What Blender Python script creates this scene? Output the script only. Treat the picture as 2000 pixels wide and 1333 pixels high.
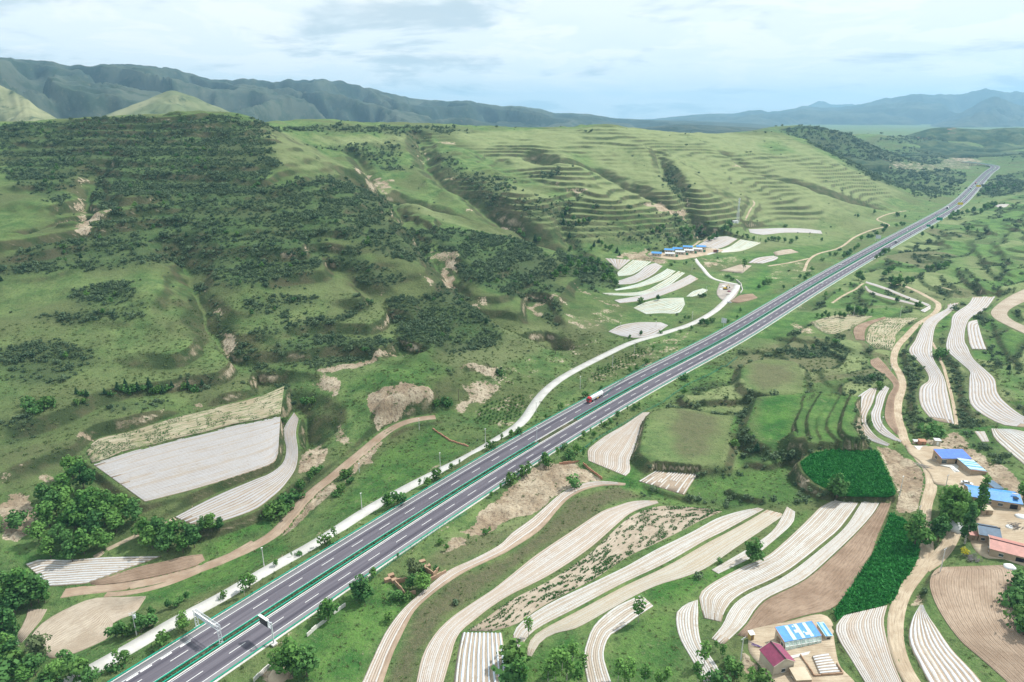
import bpy, bmesh, math, random
import numpy as np
from mathutils import Vector, Matrix, Euler

for o in list(bpy.data.objects):
    bpy.data.objects.remove(o)
SC = bpy.context.scene
COL = SC.collection
random.seed(7)
RNG = np.random.default_rng(7)
R = math.radians

# ------------------------------------------------------------------ camera, sky, sun, exposure
CAM_H = 165.0            # metres above the highway
PITCH = R(18.3)
FPX = 24.0 / 36.0 * 2000.0
cam = bpy.data.cameras.new('camera')
cam.lens = 24.0
cam.sensor_width = 36.0
cam.clip_start = 1.0
cam.clip_end = 80000.0
camo = bpy.data.objects.new('camera', cam)
COL.objects.link(camo)
camo.location = (0, 0, CAM_H)
camo.rotation_euler = (math.pi / 2 - PITCH, 0, 0)
SC.camera = camo

SUN_EL, SUN_AZ = R(50), R(62)     # azimuth clockwise from +Y (straight ahead)
world = bpy.data.worlds.new('World')
SC.world = world
world.use_nodes = True
wn, wl = world.node_tree.nodes, world.node_tree.links
wn.clear()
def wnode(t, **kw):
    n = wn.new(t)
    for k, v in kw.items():
        setattr(n, k, v)
    return n
sky = wnode('ShaderNodeTexSky', sky_type='NISHITA', sun_disc=False)
sky.sun_elevation = SUN_EL
sky.sun_rotation = SUN_AZ
sky.air_density = 1.0
sky.dust_density = 2.0
tc = wnode('ShaderNodeTexCoord')
sep = wnode('ShaderNodeSeparateXYZ')
wl.new(tc.outputs['Generated'], sep.inputs[0])
def wmath(op, a, b=None, c=None):
    n = wnode('ShaderNodeMath', operation=op)
    for i, x in enumerate((a, b, c)):
        if x is None:
            continue
        if isinstance(x, (int, float)):
            n.inputs[i].default_value = x
        else:
            wl.new(x, n.inputs[i])
    return n.outputs[0]
zz = wmath('ADD', wmath('MAXIMUM', sep.outputs[2], 0.0), 0.16)
px = wmath('DIVIDE', sep.outputs[0], zz)
py = wmath('DIVIDE', sep.outputs[1], zz)
cmb = wnode('ShaderNodeCombineXYZ')
wl.new(px, cmb.inputs[0]); wl.new(py, cmb.inputs[1])
def wnoise(scale, detail, rough, dist, off):
    m = wnode('ShaderNodeMapping')
    m.inputs['Location'].default_value = off
    wl.new(cmb.outputs[0], m.inputs['Vector'])
    n = wnode('ShaderNodeTexNoise')
    n.inputs['Scale'].default_value = scale
    n.inputs['Detail'].default_value = detail
    n.inputs['Roughness'].default_value = rough
    n.inputs['Distortion'].default_value = dist
    wl.new(m.outputs[0], n.inputs['Vector'])
    return n.outputs['Fac']
def wramp(x, p0, p1):
    n = wnode('ShaderNodeMapRange', interpolation_type='SMOOTHSTEP')
    wl.new(x, n.inputs['Value'])
    n.inputs['From Min'].default_value = p0
    n.inputs['From Max'].default_value = p1
    return n.outputs[0]
def wmix(f, a, b, blend='MIX'):
    n = wnode('ShaderNodeMix', data_type='RGBA', blend_type=blend)
    if isinstance(f, (int, float)):
        n.inputs['Factor'].default_value = f
    else:
        wl.new(f, n.inputs['Factor'])
    for i, x in ((6, a), (7, b)):
        if isinstance(x, tuple):
            n.inputs[i].default_value = x
        else:
            wl.new(x, n.inputs[i])
    return n.outputs[2]
cover = wramp(wnoise(0.75, 5, 0.55, 0.3, (3.1, 1.7, 0.4)), 0.30, 0.50)
white = wramp(wnoise(1.9, 7, 0.62, 0.5, (8.3, 2.2, 1.0)), 0.47, 0.58)
grey = wramp(wnoise(1.25, 6, 0.58, 0.3, (1.3, 6.7, 2.0)), 0.52, 0.66)
thin = wmix(0.95, sky.outputs[0], (8.5, 9.4, 9.8, 1))      # milky veil in front of the blue
c1 = wmix(cover, thin, (9.1, 9.75, 9.95, 1))
c2 = wmix(white, c1, (9.9, 10.2, 10.2, 1))
c3 = wmix(wmath('MULTIPLY', grey, 0.8), c2, (5.1, 6.3, 7.0, 1))
bg = wnode('ShaderNodeBackground')
bg.inputs['Strength'].default_value = 0.096
wl.new(c3, bg.inputs['Color'])
wo = wnode('ShaderNodeOutputWorld')
wl.new(bg.outputs[0], wo.inputs['Surface'])

sl = bpy.data.lights.new('sun', 'SUN')
sl.energy = 4.9
sl.angle = R(2.5)
sl.color = (1.0, 0.965, 0.91)
suno = bpy.data.objects.new('sun', sl)
COL.objects.link(suno)
sun_dir = Vector((math.sin(SUN_AZ) * math.cos(SUN_EL), math.cos(SUN_AZ) * math.cos(SUN_EL), math.sin(SUN_EL)))
suno.rotation_euler = (-sun_dir).to_track_quat('-Z', 'Y').to_euler()
suno.location = (0, 0, 900)

SC.view_settings.view_transform = 'Standard'
SC.view_settings.look = 'None'
SC.view_settings.exposure = 0.22
SC.view_settings.gamma = 1.0
SC.view_settings.use_curve_mapping = False
SC.render.engine = 'CYCLES'
SC.cycles.use_denoising = True
SC.cycles.max_bounces = 5
SC.cycles.diffuse_bounces = 2
SC.cycles.glossy_bounces = 2
SC.cycles.transparent_max_bounces = 6
SC.cycles.volume_bounces = 0
SC.cycles.caustics_reflective = False
SC.cycles.caustics_refractive = False

# ------------------------------------------------------------------ helpers
def tag(o, label=None, cat=None, group=None, kind=None):
    if label: o['label'] = label
    if cat: o['category'] = cat
    if group: o['group'] = group
    if kind: o['kind'] = kind
    return o
def obj(name, me, parent=None, mat=None):
    o = bpy.data.objects.new(name, me)
    COL.objects.link(o)
    if parent is not None:
        o.parent = parent
    if mat is not None and me is not None and not me.materials:
        me.materials.append(mat)
    return o
def empty(name, loc=(0, 0, 0), rz=0.0):
    o = bpy.data.objects.new(name, None)
    COL.objects.link(o)
    o.location = loc
    o.rotation_euler = (0, 0, rz)
    o.empty_display_size = 0.5
    return o
def mesh_np(name, verts, quads, smooth=False, mats=None, mat_idx=None):
    """mesh from numpy verts (n,3) and faces (m,4) or (m,3)"""
    me = bpy.data.meshes.new(name)
    verts = np.asarray(verts, dtype=np.float32)
    quads = np.asarray(quads, dtype=np.int32)
    k = quads.shape[1]
    me.vertices.add(len(verts)); me.vertices.foreach_set('co', verts.ravel())
    me.loops.add(quads.size); me.loops.foreach_set('vertex_index', quads.ravel())
    me.polygons.add(len(quads))
    me.polygons.foreach_set('loop_start', np.arange(0, quads.size, k, dtype=np.int32))
    me.polygons.foreach_set('loop_total', np.full(len(quads), k, dtype=np.int32))
    if smooth:
        me.polygons.foreach_set('use_smooth', np.ones(len(quads), dtype=bool))
    if mats:
        for m in mats: me.materials.append(m)
    if mat_idx is not None:
        me.polygons.foreach_set('material_index', np.asarray(mat_idx, dtype=np.int32))
    me.update(calc_edges=True)
    return me
def grid_faces(nr, nc):
    i = np.arange(nr - 1)[:, None] * nc + np.arange(nc - 1)[None, :]
    i = i.ravel()
    return np.stack([i, i + 1, i + nc + 1, i + nc], 1)
class MB:
    """collects simple shapes into one mesh"""
    def __init__(s): s.v = []; s.f = []; s.mi = []
    def _add(s, vs, fs, mi=0):
        n = len(s.v); s.v += [tuple(v) for v in vs]
        s.f += [tuple(i + n for i in f) for f in fs]; s.mi += [mi] * len(fs)
    def box(s, c, d, rz=0.0, mi=0, M=None):
        cx, cy, cz = c; dx, dy, dz = d[0] / 2, d[1] / 2, d[2] / 2
        ca, sa = math.cos(rz), math.sin(rz)
        vs = []
        for z in (-dz, dz):
            for x, y in ((-dx, -dy), (dx, -dy), (dx, dy), (-dx, dy)):
                p = Vector((cx + x * ca - y * sa, cy + x * sa + y * ca, cz + z))
                vs.append(M @ p if M else p)
        s._add(vs, [(3, 2, 1, 0), (4, 5, 6, 7), (0, 1, 5, 4), (1, 2, 6, 5), (2, 3, 7, 6), (3, 0, 4, 7)], mi)
        return s
    def bar(s, a, b, w, h=None, mi=0):
        """square bar from a to b"""
        a, b = Vector(a), Vector(b); h = h or w
        d = (b - a).normalized()
        up = Vector((0, 0, 1)) if abs(d.z) < 0.95 else Vector((1, 0, 0))
        x = d.cross(up).normalized() * (w / 2); y = x.normalized().cross(d) * (h / 2)
        vs = [p + q for p in (a, b) for q in (-x - y, x - y, x + y, -x + y)]
        s._add(vs, [(3, 2, 1, 0), (4, 5, 6, 7), (0, 1, 5, 4), (1, 2, 6, 5), (2, 3, 7, 6), (3, 0, 4, 7)], mi)
        return s
    def tube(s, pts, rad, n=6, mi=0, cap=True):
        pts = [Vector(p) for p in pts]
        if not hasattr(rad, '__len__'): rad = [rad] * len(pts)
        vs = []
        for i, p in enumerate(pts):
            d = (pts[min(i + 1, len(pts) - 1)] - pts[max(i - 1, 0)])
            d = d.normalized() if d.length > 1e-9 else Vector((0, 0, 1))
            up = Vector((0, 0, 1)) if abs(d.z) < 0.9 else Vector((1, 0, 0))
            x = d.cross(up).normalized(); y = x.cross(d)
            for k in range(n):
                a = 2 * math.pi * k / n
                vs.append(p + (x * math.cos(a) + y * math.sin(a)) * rad[i])
        fs = []
        for i in range(len(pts) - 1):
            for k in range(n):
                k2 = (k + 1) % n
                fs.append((i * n + k, i * n + k2, (i + 1) * n + k2, (i + 1) * n + k))
        if cap:
            fs.append(tuple(reversed(range(n)))); fs.append(tuple(range((len(pts) - 1) * n, len(pts) * n)))
        s._add(vs, fs, mi)
        return s
    def poly(s, vs, mi=0):
        s._add(vs, [tuple(range(len(vs)))], mi); return s
    def prism(s, base, top, mi=0):
        n = len(base)
        s._add(list(base) + list(top), [tuple(reversed(range(n))), tuple(range(n, 2 * n))] +
               [(i, (i + 1) % n, n + (i + 1) % n, n + i) for i in range(n)], mi)
        return s
    def mesh(s, name, mats, smooth=False):
        me = bpy.data.meshes.new(name)
        me.from_pydata(s.v, [], s.f)
        for m in (mats if isinstance(mats, (list, tuple)) else [mats]): me.materials.append(m)
        me.polygons.foreach_set('material_index', s.mi)
        if smooth: me.polygons.foreach_set('use_smooth', [True] * len(s.f))
        me.update()
        return me
    def build(s, name, mats, parent=None, smooth=False):
        return obj(name, s.mesh(name, mats, smooth), parent)

# ---- materials
class NT:
    def __init__(s, name):
        s.m = bpy.data.materials.new(name); s.m.use_nodes = True
        s.n, s.l = s.m.node_tree.nodes, s.m.node_tree.links
        s.n.clear()
        s.out = s.n.new('ShaderNodeOutputMaterial')
        s.b = s.n.new('ShaderNodeBsdfPrincipled')
        s.l.new(s.b.outputs[0], s.out.inputs['Surface'])
        s.b.inputs['Roughness'].default_value = 0.85
        s.b.inputs['Specular IOR Level'].default_value = 0.2
    def put(s, sock, v):
        if isinstance(v, bpy.types.NodeSocket): s.l.new(v, sock)
        elif isinstance(v, tuple) and len(v) == 3 and sock.type == 'RGBA': sock.default_value = (*v, 1)
        else: sock.default_value = v
    def pos(s):
        return s.n.new('ShaderNodeNewGeometry').outputs['Position']
    def obj(s):
        return s.n.new('ShaderNodeTexCoord').outputs['Object']
    def uv(s):
        return s.n.new('ShaderNodeTexCoord').outputs['UV']
    def normal_z(s):
        g = s.n.new('ShaderNodeNewGeometry'); q = s.n.new('ShaderNodeSeparateXYZ')
        s.l.new(g.outputs['Normal'], q.inputs[0]); return q.outputs[2]
    def attr(s, name):
        a = s.n.new('ShaderNodeAttribute'); a.attribute_name = name; return a.outputs['Fac']
    def map(s, vec, scale=(1, 1, 1), rot=(0, 0, 0), loc=(0, 0, 0)):
        m = s.n.new('ShaderNodeMapping'); s.l.new(vec, m.inputs['Vector'])
        m.inputs['Scale'].default_value = scale; m.inputs['Rotation'].default_value = rot; m.inputs['Location'].default_value = loc
        return m.outputs[0]
    def noise(s, vec, scale, detail=4, rough=0.55, dist=0.0):
        n = s.n.new('ShaderNodeTexNoise'); s.l.new(vec, n.inputs['Vector'])
        n.inputs['Scale'].default_value = scale; n.inputs['Detail'].default_value = detail
        n.inputs['Roughness'].default_value = rough; n.inputs['Distortion'].default_value = dist
        return n.outputs['Fac']
    def vor(s, vec, scale, out='Distance'):
        n = s.n.new('ShaderNodeTexVoronoi'); s.l.new(vec, n.inputs['Vector']); n.inputs['Scale'].default_value = scale
        return n.outputs[out]
    def wave(s, vec, scale, dist=0.0, dscale=1.0, dir='X', detail=2):
        n = s.n.new('ShaderNodeTexWave'); s.l.new(vec, n.inputs['Vector'])
        n.bands_direction = dir; n.inputs['Scale'].default_value = scale
        n.inputs['Distortion'].default_value = dist; n.inputs['Detail Scale'].default_value = dscale; n.inputs['Detail'].default_value = detail
        return n.outputs['Fac']
    def ramp(s, x, a, b, lo=0.0, hi=1.0):
        n = s.n.new('ShaderNodeMapRange'); n.interpolation_type = 'SMOOTHSTEP'
        s.put(n.inputs['Value'], x); n.inputs['From Min'].default_value = a; n.inputs['From Max'].default_value = b
        n.inputs['To Min'].default_value = lo; n.inputs['To Max'].default_value = hi
        return n.outputs[0]
    def math(s, op, a, b=0.0):
        n = s.n.new('ShaderNodeMath'); n.operation = op
        s.put(n.inputs[0], a); s.put(n.inputs[1], b); return n.outputs[0]
    def mix(s, f, a, b, blend='MIX'):
        n = s.n.new('ShaderNodeMix'); n.data_type = 'RGBA'; n.blend_type = blend
        s.put(n.inputs['Factor'], f); s.put(n.inputs[6], a); s.put(n.inputs[7], b); return n.outputs[2]
    def objrand(s):
        return s.n.new('ShaderNodeObjectInfo').outputs['Random']
    def bump(s, h, strength=0.3, dist=0.1):
        n = s.n.new('ShaderNodeBump'); s.l.new(h, n.inputs['Height'])
        n.inputs['Strength'].default_value = strength; n.inputs['Distance'].default_value = dist
        s.l.new(n.outputs[0], s.b.inputs['Normal'])
    def color(s, c): s.put(s.b.inputs['Base Color'], c); return s
    def rough(s, r): s.put(s.b.inputs['Roughness'], r); return s
def flat_mat(name, col, rough=0.6, var=0.12, scale=1.5, spec=0.3, metal=0.0):
    t = NT(name)
    n = t.noise(t.obj(), scale, 5, 0.6)
    dark = tuple(c * (1 - var * 1.6) for c in col); lite = tuple(min(1, c * (1 + var)) for c in col)
    t.color(t.mix(t.ramp(n, 0.3, 0.7), dark, lite)); t.rough(rough)
    t.b.inputs['Specular IOR Level'].default_value = spec
    t.b.inputs['Metallic'].default_value = metal
    return t.m

# ---- numpy noise, geometry
def _hash(ix, iy, seed):
    h = (ix.astype(np.int64) * 374761393 + iy.astype(np.int64) * 668265263 + seed * 982451653) & 0xFFFFFFFF
    h = ((h ^ (h >> 13)) * 1274126177) & 0xFFFFFFFF
    return ((h ^ (h >> 16)) & 0xFFFF) / 65535.0
def vnoise(x, y, seed=0):
    ix = np.floor(x); iy = np.floor(y); fx = x - ix; fy = y - iy
    fx = fx * fx * fx * (fx * (fx * 6 - 15) + 10); fy = fy * fy * fy * (fy * (fy * 6 - 15) + 10)
    a = _hash(ix, iy, seed); b = _hash(ix + 1, iy, seed); c = _hash(ix, iy + 1, seed); d = _hash(ix + 1, iy + 1, seed)
    return (a + (b - a) * fx) * (1 - fy) + (c + (d - c) * fx) * fy
def fbm(x, y, scale, oct=4, seed=0, gain=0.5):
    s = 0.0; amp = 1.0; tot = 0.0
    for o in range(oct):
        s = s + amp * (vnoise(x / scale + 17.3 * o, y / scale - 9.1 * o, seed + o) * 2 - 1)
        tot += amp; amp *= gain; scale *= 0.5
    return s / tot
def sstep(x, a, b):
    t = np.clip((x - a) / (b - a), 0, 1); return t * t * (3 - 2 * t)
def seg_dist(px, py, pts, closed=False):
    d = np.full(px.shape, 1e9)
    n = len(pts)
    for i in range(n if closed else n - 1):
        ax, ay = pts[i][:2]; bx, by = pts[(i + 1) % n][:2]
        dx, dy = bx - ax, by - ay; L = dx * dx + dy * dy + 1e-12
        t = np.clip(((px - ax) * dx + (py - ay) * dy) / L, 0, 1)
        d = np.minimum(d, np.hypot(px - ax - t * dx, py - ay - t * dy))
    return d
def in_poly(px, py, pts):
    r = np.zeros(px.shape, bool); n = len(pts)
    for i in range(n):
        ax, ay = pts[i][:2]; bx, by = pts[(i + 1) % n][:2]
        if ay == by: continue
        c = ((ay > py) != (by > py)) & (px < (bx - ax) * (py - ay) / (by - ay) + ax)
        r ^= c
    return r
def sdf(px, py, pts):
    d = seg_dist(px, py, pts, True)
    return np.where(in_poly(px, py, pts), -d, d)
def catmull(pts, n):
    """n points evenly spaced along a smooth curve through pts"""
    P = np.asarray(pts, float)
    if len(P) == 2:
        return P[0] + (P[1] - P[0]) * np.linspace(0, 1, n)[:, None]
    Q = np.vstack([2 * P[0] - P[1], P, 2 * P[-1] - P[-2]])
    out = []
    for i in range(1, len(Q) - 2):
        t = np.linspace(0, 1, 16, endpoint=False)[:, None]
        a, b, c, d = Q[i - 1], Q[i], Q[i + 1], Q[i + 2]
        out.append(0.5 * (2 * b + (c - a) * t + (2 * a - 5 * b + 4 * c - d) * t ** 2 + (3 * b - a - 3 * c + d) * t ** 3))
    out.append(P[-1][None]); C = np.vstack(out)
    s = np.concatenate([[0], np.cumsum(np.linalg.norm(np.diff(C[:, :2], axis=0), axis=1))])
    u = np.linspace(0, s[-1], n)
    return np.stack([np.interp(u, s, C[:, k]) for k in range(C.shape[1])], 1)
def curve_len(C): return float(np.linalg.norm(np.diff(np.asarray(C)[:, :2], axis=0), axis=1).sum())

# ---- survey: where a sighting from the drone at (0, 0, CAM_H) meets the land
CT, ST = math.cos(PITCH), math.sin(PITCH)
def ray(u, v):
    a = (np.asarray(u, float) - 1000.0) / FPX; b = (np.asarray(v, float) - 666.5) / FPX
    return a, CT - b * ST, -(ST + b * CT)
def at_z(u, v, z):
    dx, dy, dz = ray(u, v); t = (z - CAM_H) / dz
    return np.stack([dx * t, dy * t, np.full_like(np.asarray(t, float), z) if not np.isscalar(t) else z], -1)
def at_y(u, v, Y):
    dx, dy, dz = ray(u, v); t = Y / dy
    return (dx * t, Y, CAM_H + dz * t)

# ------------------------------------------------------------------ the land: control heights
CENTRE_PX = [(325, 1327), (435, 1255), (500, 1212), (640, 1122), (800, 1019), (1000, 893), (1058, 860), (1125, 821), (1250, 749), (1416, 664),
             (1500, 613), (1600, 552), (1700, 495), (1750, 467), (1825, 426), (1870, 399), (1900, 370), (1930, 338)]
cw = [tuple(at_z(u, v, 0.0)) for u, v in CENTRE_PX]
d0 = np.array(cw[1][:2]) - np.array(cw[0][:2]); d0 /= np.linalg.norm(d0)
cw = [(cw[0][0] - d0[0] * 90, cw[0][1] - d0[1] * 90, 0)] + cw
# the far end swings left over a viaduct
cw += [tuple(at_z(1944, 328, 2.0)), tuple(at_z(1940, 322.5, 5.0)), tuple(at_z(1912, 319, 8.0)), tuple(at_z(1880, 316, 10.0))]
# a smooth line: relax the sightings a little
CLN = catmull(np.array(cw), 1400)
def smooth_line(C, k):
    P = np.vstack([np.repeat(C[:1], k, 0), C, np.repeat(C[-1:], k, 0)])
    ker = np.hanning(2 * k + 3)[1:-1]; ker /= ker.sum()
    S = np.stack([np.convolve(P[:, i], ker, 'valid') for i in range(C.shape[1])], 1)
    S[0] = C[0]; S[-1] = C[-1]
    return S
CLN = smooth_line(CLN, 45)
CLN[:, 2] = np.where(CLN[:, 1] < 2150, 0.0, CLN[:, 2])
HWY_LEN = curve_len(CLN)
def hwy_frame(C):
    T = np.gradient(C[:, :2], axis=0); T /= np.linalg.norm(T, axis=1)[:, None]
    return T, np.stack([T[:, 1], -T[:, 0]], 1)      # tangent, right-hand normal
HT, HN = hwy_frame(CLN)

cp = []       # control points of the land (x, y, z)
for i in range(0, len(CLN), 22):
    for off, z in ((-20, -1.0), (0, -0.6), (20, -1.0)):
        cp.append((*(CLN[i, :2] + HN[i] * off), z + CLN[i, 2] * (CLN[i, 1] < 2150)))
    if CLN[i, 1] < 1500:
        for off, z in ((45, 0.5), (80, 3.5), (130, 9), (190, 16), (270, 27), (420, 45)):
            cp.append((*(CLN[i, :2] + HN[i] * off), z))
def cz(lst):
    for u, v, z in lst: cp.append(tuple(at_z(u, v, z)))
def cy(lst):
    for u, v, Y in lst: cp.append(at_y(u, v, Y))
cz([(760, 850, -4), (690, 900, -5), (600, 970, -6), (540, 1045, -7), (400, 1115, -8), (200, 1155, -8.5), (60, 1165, -9),
    (185, 905, 2), (283, 978, 0), (545, 870, 1), (548, 812, 4), (400, 803, 5), (575, 850, -2), (525, 950, -3), (400, 1010, -4),
    (140, 1332, -1.5), (350, 1207, -1.5), (560, 1092, -1.5), (710, 1000, -1.5), (900, 901, -1.2), (1000, 841, -1), (1045, 785, -1),
    (1130, 720, -1), (1230, 671, -1), (1360, 630, -2), (1422, 580, -2), (1400, 548, -2), (1362, 513, 0), (1400, 493, 3), (1317, 505, 3),
    (1270, 560, 0), (1230, 650, 0), (1300, 600, -2), (1180, 520, 4), (1230, 490, 6), (1480, 510, 1), (1550, 500, 0), (1600, 470, 0),
    (0, 1330, -9), (100, 1230, -9), (250, 1180, -7), (-150, 1200, -9), (60, 1330, -8)])
FOOT = [(0, 985, 2), (100, 890, 8), (160, 858, 10), (300, 815, 11), (440, 780, 11), (560, 745, 9), (620, 748, 6), (700, 738, 10), (720, 838, -1),
        (780, 748, 13), (840, 808, 0), (850, 738, 12), (900, 790, 0), (950, 718, 8), (1000, 700, 5), (1050, 680, 4), (1100, 657, 4), (1180, 627, 2), (1235, 600, 0)]
cz(FOOT)
def slope_col(u, vf, zf, vc, Yc, bend=(0, 0, 0)):
    f = at_z(u, vf, zf); c = np.array(at_y(u, vc, Yc))
    cp.append(tuple(c))
    for k, t in enumerate((0.25, 0.5, 0.75)):
        p = f + (c - f) * t; cp.append((p[0], p[1], p[2] + bend[k]))
slope_col(-250, 1000, 2, 242, 900); slope_col(-120, 990, 2, 240, 910)
slope_col(0, 985, 2, 237, 930); slope_col(100, 890, 8, 234, 960); slope_col(200, 845, 10, 229, 980)
slope_col(300, 815, 11, 224, 1000, (1, 3, 3)); slope_col(400, 793, 11, 221, 1000, (2, 4, 4)); slope_col(480, 770, 11, 222, 1000, (3, 5, 4))
RIDGE0 = [(530, 262, 960), (600, 300, 930), (690, 335, 900), (762, 395, 860), (850, 425, 825), (925, 443, 800), (1000, 465, 770), (1090, 495, 730), (1140, 530, 690), (1195, 570, 645)]
cy(RIDGE0)
cy([(870, 355, 1010), (940, 398, 935), (987, 433, 885), (1060, 475, 835), (1150, 495, 815), (735, 363, 965),
    (600, 280, 1080), (700, 275, 1150), (800, 275, 1230), (850, 243, 1450), (700, 243, 1400), (600, 238, 1330), (900, 249, 1500), (560, 241, 1230),
    (960, 251, 1560), (1030, 253, 1560), (1100, 252, 1560), (1190, 244, 1560), (1280, 260, 1560), (1400, 268, 1620), (1480, 272, 1660), (1540, 264, 1760),
    (900, 300, 1240), (1000, 300, 1250), (1100, 300, 1260), (1200, 300, 1270), (1300, 300, 1300), (1400, 305, 1340), (1500, 310, 1420), (1600, 310, 1520),
    (950, 340, 1080), (1030, 350, 1080), (1100, 350, 1090), (1200, 350, 1100), (1300, 350, 1120), (1400, 350, 1160), (1500, 360, 1220), (1600, 370, 1220), (1680, 350, 1400),
    (1040, 400, 940), (1120, 400, 950), (1200, 400, 975), (1300, 400, 985), (1400, 400, 1020), (1500, 405, 1080), (1600, 410, 1090), (1700, 400, 1230),
    (1120, 450, 870), (1200, 445, 890), (1300, 445, 900), (1400, 440, 955), (1500, 440, 1005)])
cz([(1350, 480, 4), (1450, 475, 4), (1550, 455, 4), (1620, 448, 2), (1700, 428, 2), (1760, 408, 2), (1830, 392, 1)])
cy([(1600, 285, 1660), (1690, 338, 1500), (1760, 376, 1390),
    (1700, 362, 1760), (1780, 372, 1640), (1640, 305, 2050), (1570, 246, 2350), (1500, 253, 2400), (1420, 262, 2400), (1650, 262, 2350), (1720, 292, 2300),
    (1780, 322, 2200), (1830, 345, 2050), (1740, 272, 3000), (1830, 252, 3600), (1900, 254, 3700), (2000, 252, 3700), (1900, 290, 3000), (1850, 300, 2900), (2000, 300, 2600), (1950, 305, 2700),
    (1990, 400, 1260), (1990, 362, 1600), (2000, 332, 1980), (2100, 330, 2000), (2100, 400, 1250), (2200, 360, 1500), (2200, 300, 2600),
    (1880, 322, 2500), (1820, 318, 2550)])
cp += [(-1500, 1500, 125), (-800, 1700, 115), (0, 2300, 95), (700, 2700, 80), (-2500, 2500, 120), (3200, 3600, 60), (3400, 1500, 80), (1700, 700, 70),
       (700, -50, 60), (-700, 100, 0), (-900, 550, 110), (-1100, 900, 165), (-800, 320, 15), (-1600, 600, 150), (-2400, 400, 140), (1200, 4300, 60), (-1500, 4300, 80),
       (2600, 4300, 55), (-100, -60, -4), (300, -60, 16), (-400, -60, -8)]
for u_ in range(560, 1560, 110):      # the land falls away behind the crest
    q_ = at_y(u_, 245, 2050); cp.append((q_[0], q_[1], 78.0))
for u_ in (0, 200, 400): q_ = at_y(u_, 240, 1350); cp.append((q_[0], q_[1], 105.0))
CP = np.array(cp, float)
def tps_fit(P, lam=2e-5):
    n = len(P); X = P[:, :2] / 1000.0
    r2 = ((X[:, None] - X[None]) ** 2).sum(-1)
    K = 0.5 * r2 * np.log(r2 + 1e-12) + lam * np.eye(n)
    A = np.zeros((n + 3, n + 3)); A[:n, :n] = K; A[:n, n] = 1; A[:n, n + 1:] = X; A[n, :n] = 1; A[n + 1:, :n] = X.T
    return np.linalg.solve(A, np.concatenate([P[:, 2], np.zeros(3)])), X
TPW, TPX = tps_fit(CP)
def tps(x, y):
    sh = x.shape; x = x.ravel() / 1000.0; y = y.ravel() / 1000.0; out = np.empty_like(x); n = len(TPX)
    for i in range(0, len(x), 20000):
        xs, ys = x[i:i + 20000], y[i:i + 20000]
        r2 = (xs[:, None] - TPX[None, :, 0]) ** 2 + (ys[:, None] - TPX[None, :, 1]) ** 2
        out[i:i + 20000] = (0.5 * r2 * np.log(r2 + 1e-12)) @ TPW[:n] + TPW[n] + TPW[n + 1] * xs + TPW[n + 2] * ys
    return out.reshape(sh)

class Grid:
    def __init__(s, x0, x1, y0, y1, d):
        s.x0, s.y0, s.d = x0, y0, d
        s.nx = int((x1 - x0) / d) + 1; s.ny = int((y1 - y0) / d) + 1
        s.z = np.zeros((s.ny, s.nx)); s.bank = np.zeros((s.ny, s.nx), np.float32); s.sown = np.full((s.ny, s.nx), .5, np.float32)
    def xy(s, sl=None):
        xs = s.x0 + np.arange(s.nx) * s.d; ys = s.y0 + np.arange(s.ny) * s.d
        if sl: xs, ys = xs[sl[1]], ys[sl[0]]
        return np.meshgrid(xs, ys)
    def window(s, xa, xb, ya, yb):
        i0 = max(0, int((xa - s.x0) / s.d)); i1 = min(s.nx, int((xb - s.x0) / s.d) + 2)
        j0 = max(0, int((ya - s.y0) / s.d)); j1 = min(s.ny, int((yb - s.y0) / s.d) + 2)
        if i1 <= i0 or j1 <= j0: return None
        return (slice(j0, j1), slice(i0, i1))
    def inside(s, x, y):
        return (x >= s.x0) & (y >= s.y0) & (x <= s.x0 + (s.nx - 1) * s.d) & (y <= s.y0 + (s.ny - 1) * s.d)
    def at(s, x, y, arr=None):
        a = s.z if arr is None else arr
        fx = np.clip((np.asarray(x, float) - s.x0) / s.d, 0, s.nx - 1.001); fy = np.clip((np.asarray(y, float) - s.y0) / s.d, 0, s.ny - 1.001)
        i = fx.astype(int); j = fy.astype(int); fx = fx - i; fy = fy - j
        return (a[j, i] * (1 - fx) + a[j, i + 1] * fx) * (1 - fy) + (a[j + 1, i] * (1 - fx) + a[j + 1, i + 1] * fx) * fy
NEAR = Grid(-460, 1060, 90, 1100, 1.0)
MID = Grid(-520, 1500, 860, 1900, 2.5)
FAR = Grid(-2600, 3600, 60, 4600, 6.0)
for g, step in ((NEAR, 6), (MID, 3), (FAR, 4)):
    c = Grid(g.x0, g.x0 + g.nx * g.d + step * g.d, g.y0, g.y0 + g.ny * g.d + step * g.d, g.d * step)
    cx, cyy = c.xy(); c.z = tps(cx, cyy)
    # relax the bilinear facets
    gx, gy = g.xy(); g.z = c.at(gx, gy)
def land(x, y):
    x = np.asarray(x, float); y = np.asarray(y, float)
    z = FAR.at(x, y)
    for g in (MID, NEAR):
        ins = g.inside(x, y)
        if np.any(ins): z = np.where(ins, g.at(x, y), z)
    return z
STEPS = np.concatenate([np.linspace(150, 600, 300, endpoint=False), np.geomspace(600, 5000, 450)])
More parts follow.
